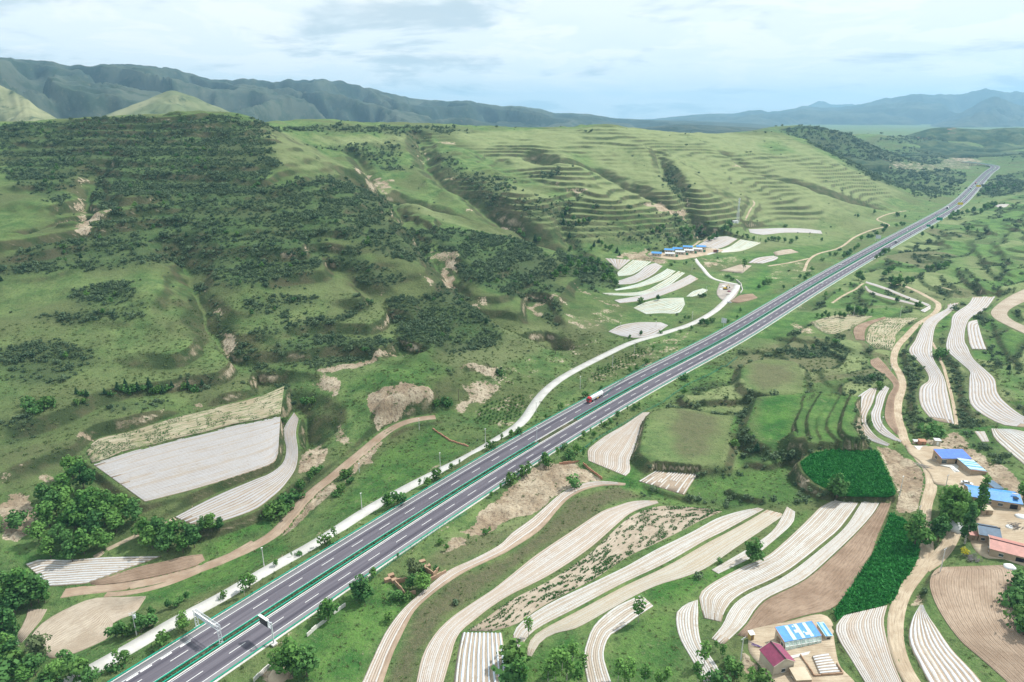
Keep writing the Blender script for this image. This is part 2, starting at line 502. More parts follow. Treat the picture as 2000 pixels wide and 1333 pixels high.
def hit(px):
    """where sightings (u, v) meet the land, as (x, y, z) rows"""
    px = np.asarray(px, float).reshape(-1, 2)
    out = []
    for k in range(0, len(px), 500):
        q = px[k:k + 500]
        dx, dy, dz = ray(q[:, 0], q[:, 1])
        n = np.sqrt(dx ** 2 + dy ** 2 + dz ** 2); D = np.stack([dx / n, dy / n, dz / n], 1)
        T = STEPS[None, :]
        d = CAM_H + D[:, 2:] * T - land(D[:, :1] * T, D[:, 1:2] * T)
        neg = d <= 0; i = np.where(neg.any(1), neg.argmax(1), len(STEPS) - 1); i = np.maximum(i, 1)
        r = np.arange(len(q)); a, b = d[r, i - 1], d[r, i]
        f = np.clip(a / (a - b + 1e-9), 0, 1); t = STEPS[i - 1] + (STEPS[i] - STEPS[i - 1]) * f
        t = np.where(neg.any(1), t, 3000.0)
        out.append(D * t[:, None] + np.array([0, 0, CAM_H]))
    return np.vstack(out)
def densify(px, closed=True, step=30):
    out = []; n = len(px)
    for i in range(n if closed else n - 1):
        a = np.array(px[i], float); b = np.array(px[(i + 1) % n], float)
        k = max(1, int(np.linalg.norm(b - a) / step))
        out += [tuple(a + (b - a) * t / k) for t in range(k)]
    if not closed: out.append(tuple(px[-1]))
    return out
def region(px, closed=True):
    return hit(densify(px, closed))[:, :2]

# gullies and spurs of the left-hand hill, sighted before the relief is cut
GULLY = [  # line, depth, half width
    ([(345, 480), (365, 520), (390, 575), (402, 628), (428, 668), (455, 690), (515, 726), (545, 755), (572, 790), (585, 830)], 9, 26),
    ([(632, 500), (652, 520), (682, 542), (718, 568), (742, 586), (762, 612), (772, 645), (790, 680)], 6, 16),
    ([(700, 350), (760, 380), (838, 480), (872, 515), (892, 555), (925, 590), (965, 612), (1010, 640), (1060, 655)], 10, 24),
    ([(815, 262), (835, 320), (870, 356), (905, 372), (942, 400), (988, 434), (1035, 468), (1075, 484), (1130, 500)], 10, 24),
    ([(690, 300), (715, 335), (742, 366), (800, 390), (860, 412), (930, 440), (985, 452)], 7, 18),
    ([(1040, 310), (1085, 330), (1170, 330), (1240, 365), (1300, 395), (1335, 420), (1370, 440), (1390, 470)], 8, 22),
    ([(1280, 300), (1300, 345), (1330, 375), (1345, 410), (1372, 442)], 8, 18),
    ([(190, 330), (165, 370), (160, 400), (170, 440)], 9, 26),
    ([(60, 470), (110, 440), (165, 425), (240, 405)], 7, 24),
    ([(1420, 300), (1480, 340), (1560, 360), (1640, 385), (1720, 405)], 6, 20),
    ([(1120, 380), (1090, 420), (1104, 455), (1115, 480)], 5, 16),
    ([(1035, 570), (1048, 610), (1075, 640), (1110, 660)], 7, 18),
    ([(760, 845), (700, 893), (640, 940), (590, 980), (545, 1040), (500, 1072), (400, 1112), (300, 1138), (200, 1152)], 2.0, 9),
]
SPUR = [
    ([(0, 508), (60, 485), (125, 460), (190, 440), (255, 415)], 8, 26),
    ([(635, 446), (690, 480), (728, 508), (752, 523), (800, 535), (848, 558), (890, 566), (926, 603), (955, 620), (997, 652)], 5, 22),
    ([(540, 500), (640, 508), (712, 563), (750, 608), (785, 660)], 3, 18),
    ([(420, 560), (470, 620), (500, 690)], 4, 30), ([(260, 520), (300, 610), (350, 690)], 5, 40),
    ([(690, 335), (762, 393), (850, 423), (925, 441), (1000, 463)], 4, 20),
    ([(1050, 300), (1130, 350), (1180, 400), (1220, 440)], 6, 40), ([(1250, 300), (1330, 340), (1370, 390)], 6, 40), ([(880, 300), (960, 350), (1020, 400), (1060, 440)], 6, 35),
]
def regions(lst, closed=True):
    dn = [densify(p, closed) for p in lst]; W = hit(sum(dn, []))[:, :2]; k = np.cumsum([0] + [len(d) for d in dn])
    return [W[k[i]:k[i + 1]] for i in range(len(dn))]
gul_w = [(r, d, w) for r, (l, d, w) in zip(regions([q[0] for q in GULLY], False), GULLY)]
spur_w = [(r, d, w) for r, (l, d, w) in zip(regions([q[0] for q in SPUR], False), SPUR)]
LADDER = [  # stepped hillsides: outline, step, strength
    ([(820, 262), (960, 251), (1190, 245), (1400, 270), (1540, 266), (1640, 310), (1760, 380), (1700, 410), (1600, 430), (1480, 440), (1400, 455), (1280, 470), (1150, 480), (1060, 460), (960, 400), (880, 350)], 5.6, 0.95),
    ([(0, 250), (300, 226), (480, 226), (600, 300), (760, 400), (920, 450), (1090, 500), (1180, 580), (1000, 690), (800, 720), (560, 740), (300, 800), (0, 960)], 9.5, 0.75),
    ([(1990, 380), (1840, 430), (1740, 490), (1660, 545), (1640, 590), (1700, 600), (1800, 590), (1900, 580), (2090, 560), (2100, 380)], 3.4, 1.0),
    ([(1330, 790), (1320, 740), (1380, 650), (1500, 612), (1640, 560), (1700, 602), (1850, 592), (2090, 572), (2100, 900), (1900, 870), (1765, 790), (1700, 880), (1560, 900), (1440, 925), (1240, 905), (1260, 830)], 3.0, 0.9),
]
lad_w = [(region(l), s, k) for l, s, k in LADDER]

def coarse(g, sl, step, func):
    """evaluate func on a coarser raster over the window and upsample"""
    x, y = g.xy(sl) if sl else g.xy()
    c = Grid(x[0, 0], x[0, -1] + step, y[0, 0], y[-1, 0] + step, step); cx, cyy = c.xy()
    c.z = func(cx, cyy); return c.at(x, y)
def relief(g):
    X, Y = g.xy(); q = 5.0 if g is not FAR else 12.0
    dist_road = coarse(g, None, 10.0, lambda x, y: seg_dist(x, y, CLN[::30, :2]))
    high = sstep(g.z, 8, 60) * sstep(dist_road, 30, 120)
    low = sstep(dist_road, 16, 40)
    def rel(x, y):
        wx = x + 14 * fbm(x, y, 70, 2, 5); wy = y + 14 * fbm(x, y, 70, 2, 9)
        return 11.0 * (0.35 - np.abs(fbm(wx, wy, 170, 4, 21))) + 2.6 * fbm(wx, wy, 45, 3, 3)
    g.z += high * coarse(g, None, q, rel)
    g.z += low * 0.5 * coarse(g, None, max(2.0, g.d), lambda x, y: fbm(x, y, 18, 3, 44))
    else_d = 2.0 if g is NEAR else 4.0
    if g is not FAR: g.z += high * coarse(g, None, else_d, lambda x, y: 3.0 * (.3 - np.abs(fbm(x + 6 * fbm(x, y, 30, 2, 15), y * .55, 34, 4, 25))))
    if g is FAR:
        far = sstep(Y, 1500, 2300) * sstep(dist_road, 40, 300)
        g.z += far * (22 * coarse(g, None, 18.0, lambda x, y: fbm(x, y, 420, 5, 31)) - 6)
    for lst, sg in ((spur_w, 1), (gul_w, -1)):
        for pts, d, w in lst:
            a = pts.min(0) - 3 * w; b = pts.max(0) + 3 * w; sl = g.window(a[0], b[0], a[1], b[1])
            if sl is None: continue
            k = 0.22 * w
            def f(x, y):
                return seg_dist(x + k * fbm(x, y, 22, 3, 11), y + k * fbm(x, y, 22, 3, 12), pts)
            dd = coarse(g, sl, max(2.0, g.d), f)
            g.z[sl] += 1.7 * d * np.exp(-(dd / w) ** 2) if sg > 0 else -(1.75 if d > 3 else 1.0) * d * np.clip(1 - dd / (w * 1.15), 0, 1) ** 1.25
    for pts, st, k in lad_w:
        a = pts.min(0) - 30; b = pts.max(0) + 30; sl = g.window(a[0], b[0], a[1], b[1])
        if sl is None: continue
        def f(x, y):
            w = k * sstep(-sdf(x, y, pts), -8, 14)
            return w * (0.15 + 0.85 * sstep(fbm(x, y, 90, 3, 61), -0.2, 0.25)) if st > 5 else w
        wgt = coarse(g, sl, 6.0, f)
        q = g.z[sl] / st + (0.9 if st > 4 else 1.7) * coarse(g, sl, 6.0, lambda x, y: fbm(x, y, 95, 2, 71)); fl = np.floor(q); r = q - fl
        if st < 4:      # each terrace, by lengths, has its own cover
            x, y = g.xy(sl); al = np.floor((x * .64 + y * .77) / 75 + .8 * coarse(g, sl, 8.0, lambda x, y: fbm(x, y, 60, 2, 5))); g.sown[sl] = np.where(wgt > .5, _hash(fl, al, 17), g.sown[sl])
        riser = 0.26 if st > 4 else 0.13
        g.z[sl] += wgt * (fl + np.clip((r - (1 - riser)) / riser, 0, 1) - q + 0.5 - riser / 2) * st
        bk = wgt * np.clip((r - (1 - riser * (1.7 if st > 4 else 2.4))) / (riser * .5), 0, 1); g.bank[sl] = np.maximum(g.bank[sl], bk * (1.0 if st < 4 else .5 if st < 8 else .45))
NEAR_SMOOTH = None
GRIDS = (NEAR, MID, FAR)
for g in GRIDS: relief(g)

# single terrace banks right of the highway: the land steps up on the left of each line
BANKS = [([(1921, 440), (1925, 455), (1940, 460), (1957, 458)], 4.5), ([(1885, 445), (1892, 460), (1910, 465)], 4), ([(1857, 453), (1867, 465), (1887, 470)], 3.2), ([(1840, 455), (1850, 470), (1862, 474)], 2.8), ([(1827, 458), (1837, 473), (1850, 477)], 2.6), ([(1812, 465), (1822, 475), (1835, 480)], 2.4),
         ([(1850, 483), (1887, 485), (1912, 503), (1922, 523), (1937, 543), (1967, 550), (1995, 555)], 2.6), ([(1868, 522), (1872, 538), (1882, 555), (1900, 567), (1925, 576), (1962, 576), (1995, 562)], 4.5), ([(1955, 523), (1962, 540), (1995, 545)], 3.0), ([(1932, 470), (1950, 493), (1962, 513), (1975, 523), (2000, 526)], 3.2), ([(1790, 533), (1800, 553), (1825, 565), (1837, 573)], 2.2),
         ([(1830, 535), (1845, 558), (1870, 573), (1900, 578)], 2.4), ([(1715, 543), (1750, 560), (1787, 570), (1825, 580), (1850, 585)], 2.2), ([(1692, 564), (1712, 574), (1750, 588), (1790, 600)], 1.8), ([(1692, 572), (1712, 584), (1745, 596)], 1.8), ([(1775, 495), (1800, 513), (1832, 508), (1870, 498)], 3.2), ([(1725, 503), (1740, 518), (1775, 523), (1807, 518)], 2.6), ([(1950, 435), (1975, 450), (2000, 458)], 3), ([(1980, 430), (2000, 445), (2020, 450)], 3),
         ([(1925, 428), (1940, 427), (1957, 420)], 2.6), ([(1982, 386), (2000, 387), (2020, 385)], 3), ([(1972, 370), (1995, 377)], 3), ([(1945, 412), (1975, 408), (2000, 410)], 3.2), ([(1895, 430), (1910, 436), (1930, 434)], 2.2), ([(1363, 781), (1376, 793), (1400, 791), (1438, 788), (1498, 776)], 3.5), ([(1431, 759), (1451, 767), (1476, 775), (1491, 772)], 2.8), ([(1318, 779), (1333, 792), (1358, 790)], 2.8), ([(1358, 804), (1388, 806), (1431, 809)], 1.5),
         ([(1440, 907), (1500, 917), (1560, 902), (1600, 882)], 2.5), ([(1548, 724), (1558, 749), (1585, 770)], 1.6), ([(1595, 724), (1608, 749), (1635, 763)], 1.6), ([(1411, 957), (1438, 973), (1496, 986)], 2.5), ([(1250, 949), (1288, 964), (1326, 974), (1356, 983)], 1.8), ([(1440, 700), (1470, 690), (1520, 690), (1560, 680)], 2.2), ([(1500, 660), (1540, 668), (1600, 672), (1680, 690)], 2.8), ([(1835, 688), (1868, 735), (1878, 790), (1905, 828)], 2.5), ([(1768, 700), (1778, 760), (1785, 830)], 2.0), ([(1935, 625), (1950, 670), (1985, 715), (2005, 735)], 2.5),
         ([(1665, 530), (1690, 527), (1720, 528)], 2), ([(1640, 600), (1680, 590), (1720, 590)], 1.6), ([(1640, 590), (1660, 580), (1690, 575)], 1.6), ([(1760, 480), (1790, 488), (1810, 492)], 2.2)]
for W_, (l_, h_) in zip(regions([b[0] for b in BANKS], False), BANKS):
    W_ = catmull(W_, 40); dst_ = np.hypot(*W_.mean(0)); sw_ = 1.6 + .0028 * dst_
    a_, b_ = W_.min(0) - 60, W_.max(0) + 60; T_ = np.gradient(W_, axis=0)
    for g in GRIDS:
        sl = g.window(a_[0], b_[0], a_[1], b_[1])
        if sl is None: continue
        x, y = g.xy(sl); d2 = (x[..., None] - W_[:, 0]) ** 2 + (y[..., None] - W_[:, 1]) ** 2; i_ = d2.argmin(-1); d_ = np.sqrt(d2.min(-1))
        side = T_[i_, 0] * (y - W_[i_, 1]) - T_[i_, 1] * (x - W_[i_, 0]); sd = d_ * np.sign(side) + .8 * vnoise(x / 5, y / 5, 3)
        end = sstep(i_ * 1.0, 0, 5) * sstep(39.0 - i_, 0, 5); hh = h_ * end
        g.z[sl] += hh * (sstep(sd, 0, sw_) - .35) * np.exp(-(d_ / (22 + .012 * dst_)) ** 2)
        g.bank[sl] = np.maximum(g.bank[sl], end * sstep(sd, -.8, .2) * sstep(-sd, -sw_ * 1.35, -sw_ * .8))

# beyond the mapped land the sheet levels out towards the far plain
def land_far(x, y):
    r = np.hypot(x, y); z = land(x, y)
    t = sstep(r, 3300, 4500)
    return z * (1 - t) + (46 + 10 * fbm(x, y, 900, 3, 91)) * t

# ---- erosion faces: cut banks that stand up from the land
FACES = [  # foot line, height, width back from it
    ([(735, 832), (760, 822), (800, 812), (842, 800)], 7.0, 7.0),
    ([(905, 728), (925, 724), (955, 733)], 3.0, 4.0),
]

# ------------------------------------------------------------------ fields
FLD = []      # records made below: kind, A, B (world curves on the plane), plane, rows
OCC = [np.zeros((g.ny, g.nx), bool) for g in GRIDS]
def plane_for(P):
    c = P.mean(0); D = P - c
    A = D[:, :2]; lam = 0.02 * (A ** 2).sum() / 2 + 60.0
    gxy = np.linalg.solve(A.T @ A + lam * np.eye(2), A.T @ D[:, 2])
    m = np.hypot(*gxy)
    if m > 0.09: gxy *= 0.09 / m
    return c[2] - gxy @ c[:2], gxy[0], gxy[1]
def on_plane(px, pl):
    px = np.asarray(px, float); dx, dy, dz = ray(px[:, 0], px[:, 1])
    t = (pl[0] - CAM_H) / (dz - pl[1] * dx - pl[2] * dy)
    return np.stack([dx * t, dy * t, CAM_H + dz * t], 1)
def level(poly, pl, sink=0.15, soft=2.0, dig=None):
    c = np.asarray(poly).mean(0); dist = np.hypot(c[0], c[1])
    m = 0.4 + 0.0035 * dist; soft = soft + 0.004 * dist
    for g, oc in zip(GRIDS, OCC):
        a = poly.min(0) - m - soft - 3; b = poly.max(0) + m + soft + 3; sl = g.window(a[0], b[0], a[1], b[1])
        if sl is None: continue
        x, y = g.xy(sl); s = sdf(x, y, poly)
        t = sstep(s, m * 0.8, m + soft); z = pl[0] + pl[1] * x + pl[2] * y - sink
        g.z[sl] = np.where(oc[sl] & (s > 0), np.minimum(g.z[sl], g.z[sl]), z * (1 - t) + g.z[sl] * t)
        oc[sl] |= s < m * 0.5
def field(kind, A, B, rows, dz=0.0, label=None, tilt=1.0):
    P = hit(list(A) + list(B)); pl = plane_for(P)
    c = P.mean(0)
    pl = (pl[0] + dz + (1 - tilt) * (pl[1] * c[0] + pl[2] * c[1]), pl[1] * tilt, pl[2] * tilt)
    wa, wb = on_plane(A, pl), on_plane(B, pl)
    L = max(curve_len(wa), curve_len(wb)); dist = np.hypot(*wa.mean(0)[:2])
    n = int(np.clip(L / (2.0 + dist * 0.006), 4, 90))
    ca, cb = catmull(wa, n), catmull(wb, n)
    poly = np.vstack([ca[:, :2], cb[::-1, :2]])
    level(poly, pl, soft={'meadow': 5.5, 'lush': 7.5 if dz > 3 else 3.0}.get(kind, 2.0))
    FLD.append(dict(kind=kind, A=ca, B=cb, pl=pl, rows=rows, label=label, dist=dist, poly=poly))
# kinds: film (white mulch film), dusty (film under tan dust), sprout (film with green seedlings), soil, straw, rowgreen, meadow, crop
field('film', [(180, 906), (300, 870), (420, 841), (548, 811)], [(283, 980), (380, 955), (460, 930), (530, 905), (543, 885)], 40, label='large pale field of close mulch film rows beside the poplar clump')
field('seedling', [(168, 885), (185, 862), (215, 851), (250, 845), (330, 820), (400, 803), (440, 792), (500, 777), (555, 755)],
      [(180, 903), (215, 891), (240, 880), (295, 868), (350, 853), (400, 842), (450, 828), (500, 819), (548, 808)], 16, label='tan and green seedling field along the upper edge of the large film field')
field('film', [(574, 806), (553, 841), (559, 876), (552, 905), (525, 926), (495, 938), (430, 965), (370, 995), (342, 1010)],
      [(583, 818), (578, 846), (582, 881), (579, 909), (570, 928), (550, 954), (525, 976), (500, 994), (450, 1013), (390, 1031)], 11, label='narrow S-shaped film field curving below the large film field')
field('stripe', [(50, 1102), (80, 1093), (130, 1094), (200, 1089), (316, 1086)], [(98, 1145), (115, 1144), (140, 1142), (155, 1141), (170, 1139)], 11, label='field of wide white film strips with dark gaps by the dirt track')
field('soil', [(174, 1139), (220, 1123), (280, 1105), (322, 1097), (360, 1087), (395, 1083)], [(180, 1142), (230, 1138), (290, 1128), (350, 1114), (385, 1103), (400, 1094)], 12, label='dark brown ploughed wedge beside the wide film strips')
field('straw', [(50, 1262), (62, 1240), (90, 1212), (140, 1185), (185, 1169), (240, 1167), (285, 1165)], [(100, 1286), (140, 1278), (190, 1257), (218, 1240), (222, 1215), (262, 1198), (284, 1168)], 22, label='tan fan-shaped field beside the transformer pole')
field('straw', [(55, 1190), (48, 1215), (30, 1245)], [(92, 1190), (78, 1214), (42, 1256)], 6, label='small tan field among the roadside trees')
# right of the highway
field('dusty', [(1255, 806), (1220, 830), (1185, 850), (1160, 868), (1148, 880), (1149, 900)], [(1269, 806), (1254, 825), (1248, 848), (1238, 880), (1230, 898), (1231, 920), (1222, 930)], 16, label='tapering tan film field beside the highway shrubs')
field('stripe2', [(1280, 920), (1262, 931), (1247, 940)], [(1363, 927), (1350, 945), (1337, 967)], 16, label='small rough field of torn film strips below the round plateau')
field('edge', [(1222, 944), (1175, 940), (1140, 944), (1100, 961), (1075, 981), (1040, 1012), (1000, 1041), (975, 1065), (925, 1092), (875, 1115), (835, 1147), (795, 1182), (770, 1210), (750, 1240), (730, 1282), (707, 1333), (700, 1350)],
      [(1221, 948), (1177, 949), (1142, 957), (1112, 973), (1090, 995), (1055, 1035), (1000, 1072), (972, 1087), (912, 1115), (875, 1138), (845, 1160), (812, 1190), (792, 1225), (780, 1250), (768, 1275), (748, 1333), (743, 1350)], 7, label='long curved film field nearest the brick ruins')
field('dusty', [(1283, 978), (1238, 979), (1200, 990), (1172, 1001), (1125, 1032), (1050, 1082), (1000, 1122), (962, 1152), (915, 1183), (875, 1212), (845, 1245), (825, 1282), (813, 1333), (811, 1350)],
      [(1286, 983), (1250, 994), (1228, 1005), (1205, 1024), (1150, 1072), (1075, 1122), (1000, 1160), (960, 1185), (925, 1212), (900, 1233), (888, 1255), (880, 1285), (866, 1333), (862, 1350)], 10, label='second long curved field, pale pinkish film rows')
field('scatter', [(1395, 995), (1330, 990), (1285, 990), (1240, 1005), (1210, 1027), (1155, 1079), (1080, 1131), (1000, 1172), (950, 1208), (915, 1232)],
      [(1410, 999), (1370, 1016), (1330, 1037), (1290, 1057), (1225, 1088), (1165, 1128), (1100, 1162), (1050, 1190), (1010, 1218), (960, 1233)], 14, label='straw field dotted with green tufts between the long film fields')
field('film2', [(1480, 992), (1440, 1000), (1400, 1013), (1365, 1032), (1330, 1050), (1275, 1077), (1222, 1107), (1150, 1142), (1075, 1178), (1025, 1210), (1005, 1232), (1001, 1255)],
      [(1492, 995), (1455, 1015), (1415, 1037), (1375, 1057), (1300, 1100), (1215, 1140), (1125, 1188), (1062, 1220), (1032, 1242), (1016, 1268)], 9, label='long white film field beneath the tufted straw field')
field('dusty2', [(1498, 996), (1461, 1018), (1421, 1040), (1381, 1061), (1304, 1105), (1218, 1146), (1128, 1194), (1067, 1226), (1041, 1244), (1031, 1263), (1030, 1280)],
      [(1533, 1005), (1500, 1028), (1437, 1070), (1382, 1108), (1337, 1127), (1287, 1142), (1237, 1165), (1175, 1200), (1125, 1227), (1087, 1236), (1060, 1250), (1045, 1270), (1037, 1284)], 12, label='long cream film field with a rounded end above the young poplars')
field('film2', [(1537, 990), (1513, 1032), (1482, 1058), (1442, 1083), (1390, 1113)], [(1553, 1000), (1548, 1022), (1515, 1053), (1475, 1085), (1440, 1103), (1403, 1121)], 6, label='short film strip along the grassy ditch with a lone tree')
field('film2', [(1643, 970), (1600, 992), (1592, 1001), (1550, 1042), (1500, 1085), (1460, 1103), (1425, 1120), (1385, 1143), (1366, 1162), (1369, 1185), (1375, 1207)],
      [(1684, 970), (1670, 992), (1640, 1032), (1608, 1060), (1575, 1087), (1537, 1115), (1500, 1135), (1462, 1152), (1432, 1172), (1415, 1195), (1409, 1215)], 12, label='broad film field curving round a green ditch line')
field('film2', [(1689, 970), (1675, 994), (1646, 1035), (1580, 1091), (1541, 1120), (1504, 1141), (1466, 1158), (1437, 1177), (1421, 1199), (1411, 1221), (1390, 1247)],
      [(1724, 968), (1708, 999), (1675, 1037), (1625, 1085), (1570, 1132), (1500, 1167), (1475, 1190), (1457, 1217), (1437, 1237), (1412, 1260)], 9, label='film field along the brown ploughed slope')
field('soil', [(1728, 968), (1710, 999), (1677, 1038), (1627, 1087), (1572, 1134), (1503, 1169), (1478, 1191), (1460, 1218), (1440, 1240)],
      [(1745, 970), (1733, 1003), (1714, 1047), (1700, 1087), (1672, 1130), (1650, 1165), (1622, 1190), (1575, 1201), (1520, 1219), (1470, 1250)], 14, label='brown ploughed field above the blue-roofed farm')
field('film2', [(1345, 1178), (1324, 1192), (1320, 1212), (1327, 1245), (1345, 1278), (1368, 1318), (1380, 1345)], [(1363, 1172), (1364, 1195), (1364, 1225), (1371, 1260), (1390, 1285), (1405, 1308), (1428, 1345)], 6, label='narrow film field running down past the farm poplars')
field('film2', [(1252, 1162), (1200, 1187), (1162, 1220), (1147, 1252), (1140, 1287), (1150, 1345)], [(1276, 1184), (1243, 1206), (1213, 1228), (1190, 1243), (1179, 1275), (1184, 1302), (1198, 1345)], 7, label='curved film field with a lone tree at its top corner')
field('stripe3', [(903, 1236), (893, 1280), (884, 1350)], [(980, 1237), (986, 1280), (995, 1350)], 10, label='straight field of blue-white film rows below the straw field')
field('dusty', [(1647, 1203), (1632, 1226), (1640, 1252), (1660, 1284), (1699, 1348)], [(1733, 1183), (1726, 1213), (1732, 1250), (1745, 1295), (1768, 1348)], 14, label='film field between the blue-roofed farm and the dirt lane')
field('stripe', [(1797, 1182), (1780, 1212), (1775, 1250), (1792, 1290), (1823, 1348)], [(1803, 1183), (1812, 1202), (1832, 1230), (1860, 1270), (1900, 1312), (1930, 1348)], 8, label='fan of bright film strips below the dirt lane fork')
field('soilrow', [(1836, 1108), (1820, 1122), (1817, 1150), (1837, 1197), (1875, 1250), (1915, 1285), (1955, 1320), (1985, 1348)],
      [(1955, 1104), (1975, 1112), (1982, 1140), (1980, 1195), (2000, 1235), (2030, 1270), (2060, 1300), (2080, 1330)], 34, label='large brown ridged field below the red-roofed farmhouse')
# upper right
field('film', [(1698, 759), (1675, 776), (1673, 796), (1664, 821), (1675, 844), (1700, 861), (1733, 872)], [(1713, 759), (1705, 786), (1693, 811), (1695, 831), (1713, 854), (1738, 868)], 5, label='outer of the two hooked film strips by the lane')
field('film', [(1728, 754), (1713, 771), (1708, 791), (1699, 814), (1708, 836), (1725, 851), (1758, 865)], [(1737, 759), (1730, 774), (1725, 791), (1720, 814), (1728, 834), (1748, 852), (1762, 860)], 4, label='inner of the two hooked film strips by the lane')
field('soil', [(1700, 703), (1702, 714), (1725, 731), (1740, 744), (1745, 756), (1734, 776), (1728, 806), (1732, 826), (1751, 849)], [(1715, 698), (1728, 711), (1740, 726), (1754, 744), (1756, 759), (1748, 776), (1746, 806), (1750, 826), (1758, 848)], 8, label='S-shaped brown strip along the dirt lane')
field('film', [(1850, 595), (1848, 604), (1812, 623), (1797, 643), (1787, 665), (1775, 686), (1796, 709), (1811, 729), (1813, 744), (1797, 757), (1796, 786), (1812, 812), (1828, 822)],
      [(1873, 591), (1857, 610), (1830, 633), (1822, 665), (1823, 699), (1843, 736), (1851, 766), (1858, 799), (1864, 829)], 9, label='winding film field above the bushy tree')
field('film', [(1900, 580), (1890, 595), (1862, 615), (1857, 640), (1849, 665), (1850, 685), (1876, 709), (1894, 726), (1893, 741), (1893, 781), (1906, 801), (1938, 821), (1963, 831), (2010, 835)],
      [(1944, 580), (1925, 604), (1897, 620), (1886, 640), (1884, 665), (1890, 678), (1901, 701), (1926, 724), (1943, 741), (1948, 766), (1963, 786), (2000, 814), (2030, 822)], 9, label='long winding film field on the upper terrace')
field('film', [(1908, 625), (1890, 631), (1892, 665), (1898, 682)], [(1912, 638), (1914, 645), (1920, 665), (1927, 683)], 4, label='short film patch beside the long winding film field')
field('straw', [(2012, 560), (1970, 580), (1938, 605), (1940, 620), (1965, 635), (2012, 657)], [(2018, 585), (1995, 592), (1972, 605), (1968, 617), (1985, 630), (2022, 645)], 7, label='tan terrace field at the upper right frame edge')
field('film2', [(1936, 838), (1942, 855), (1970, 882), (2015, 920)], [(1976, 839), (2010, 846), (2040, 862), (2070, 885)], 9, label='film field on the bank above the blue-roofed workshop')
field('film2', [(1903, 843), (1911, 853), (1918, 863)], [(1923, 843), (1928, 853), (1932, 863)], 5, label='tiny film patch above the workshop bank')
field('soil', [(1728, 619), (1680, 633), (1667, 645), (1671, 664)], [(1731, 621), (1698, 636), (1689, 650), (1690, 666)], 6, label='brown crescent beside the ripening terrace field')
field('seedling', [(1733, 621), (1702, 636), (1694, 652), (1693, 668), (1712, 681)], [(1795, 621), (1770, 633), (1752, 652), (1748, 668), (1741, 685)], 12, label='pale green terrace field with fine rows below the tree belt')
field('seedling', [(1582, 630), (1640, 615), (1704, 618)], [(1600, 645), (1625, 653), (1665, 640)], 9, label='greenish terrace field left of the brown crescent')
field('film', [(1692, 550), (1725, 560), (1775, 580), (1816, 595)], [(1690, 553), (1723, 564), (1772, 584), (1812, 599)], 2, label='upper of two thin film strips below the tree clump')
field('film', [(1691, 558), (1701, 568), (1738, 580), (1787, 593)], [(1689, 561), (1699, 572), (1736, 584), (1785, 596)], 2, label='lower of two thin film strips below the tree clump')
field('stripe', [(1797, 607), (1807, 602), (1817, 596)], [(1806, 611), (1812, 607), (1818, 603)], 3, label='tiny film patch at the bend of the dirt lane')
# grass plateaus and green crops
field('meadow', [(1458, 714), (1490, 703), (1545, 706), (1560, 720)], [(1454, 738), (1470, 758), (1520, 770), (1566, 766)], 0, 5.0, 'round grassy plateau, dry in the middle')
field('meadow', [(1270, 815), (1290, 801), (1330, 799), (1400, 811), (1430, 813)], [(1258, 880), (1282, 899), (1330, 905), (1370, 907), (1402, 906)], 0, 4.8, 'large round-nosed grassy plateau with a bushy bank')
field('lush', [(1486, 777), (1520, 774), (1566, 772)], [(1466, 838), (1500, 861), (1555, 857)], 0, 6.2, 'bright green meadow beside the stepped strips')
for k, (a, b, lb) in enumerate((
        ([(1568, 790), (1552, 826), (1562, 856)], [(1599, 770), (1575, 811), (1574, 836), (1583, 862)], 'westernmost'),
        ([(1602, 770), (1578, 811), (1577, 836), (1587, 864)], [(1621, 774), (1595, 816), (1592, 838), (1603, 861)], 'second'),
        ([(1625, 774), (1599, 816), (1596, 839), (1608, 862)], [(1636, 777), (1613, 820), (1614, 841), (1640, 864)], 'third'),
        ([(1640, 776), (1617, 821), (1619, 841), (1646, 864)], [(1658, 774), (1640, 816), (1639, 839), (1670, 863)], 'fourth'),
        ([(1662, 774), (1644, 816), (1643, 839), (1676, 864)], [(1688, 770), (1662, 810), (1662, 840), (1700, 866)], 'easternmost'))):
    field('lush', a, b, 0, 4.2 + 0.7 * k, lb + ' of five curved green step terraces')
field('crop', [(1563, 904), (1588, 886), (1625, 880), (1670, 880), (1715, 882)], [(1570, 921), (1595, 946), (1620, 955), (1643, 966), (1690, 968), (1748, 966), (1735, 930)], 0, 2.4, 'dark green leafy crop plateau with a rounded edge')
field('crop', [(1738, 1003), (1732, 1020), (1712, 1068), (1672, 1132), (1632, 1190), (1634, 1212)], [(1768, 1015), (1780, 1040), (1794, 1068), (1786, 1108), (1762, 1138), (1748, 1170), (1732, 1180), (1655, 1199)], 0, 0.3, 'dark green leafy crop strip beside the dirt lane')
field('stripe', [(1587, 1281), (1602, 1278), (1617, 1276)], [(1602, 1317), (1622, 1315), (1641, 1314)], 7, 0.1, 'kitchen garden with short film rows beside the glazed farmhouse')
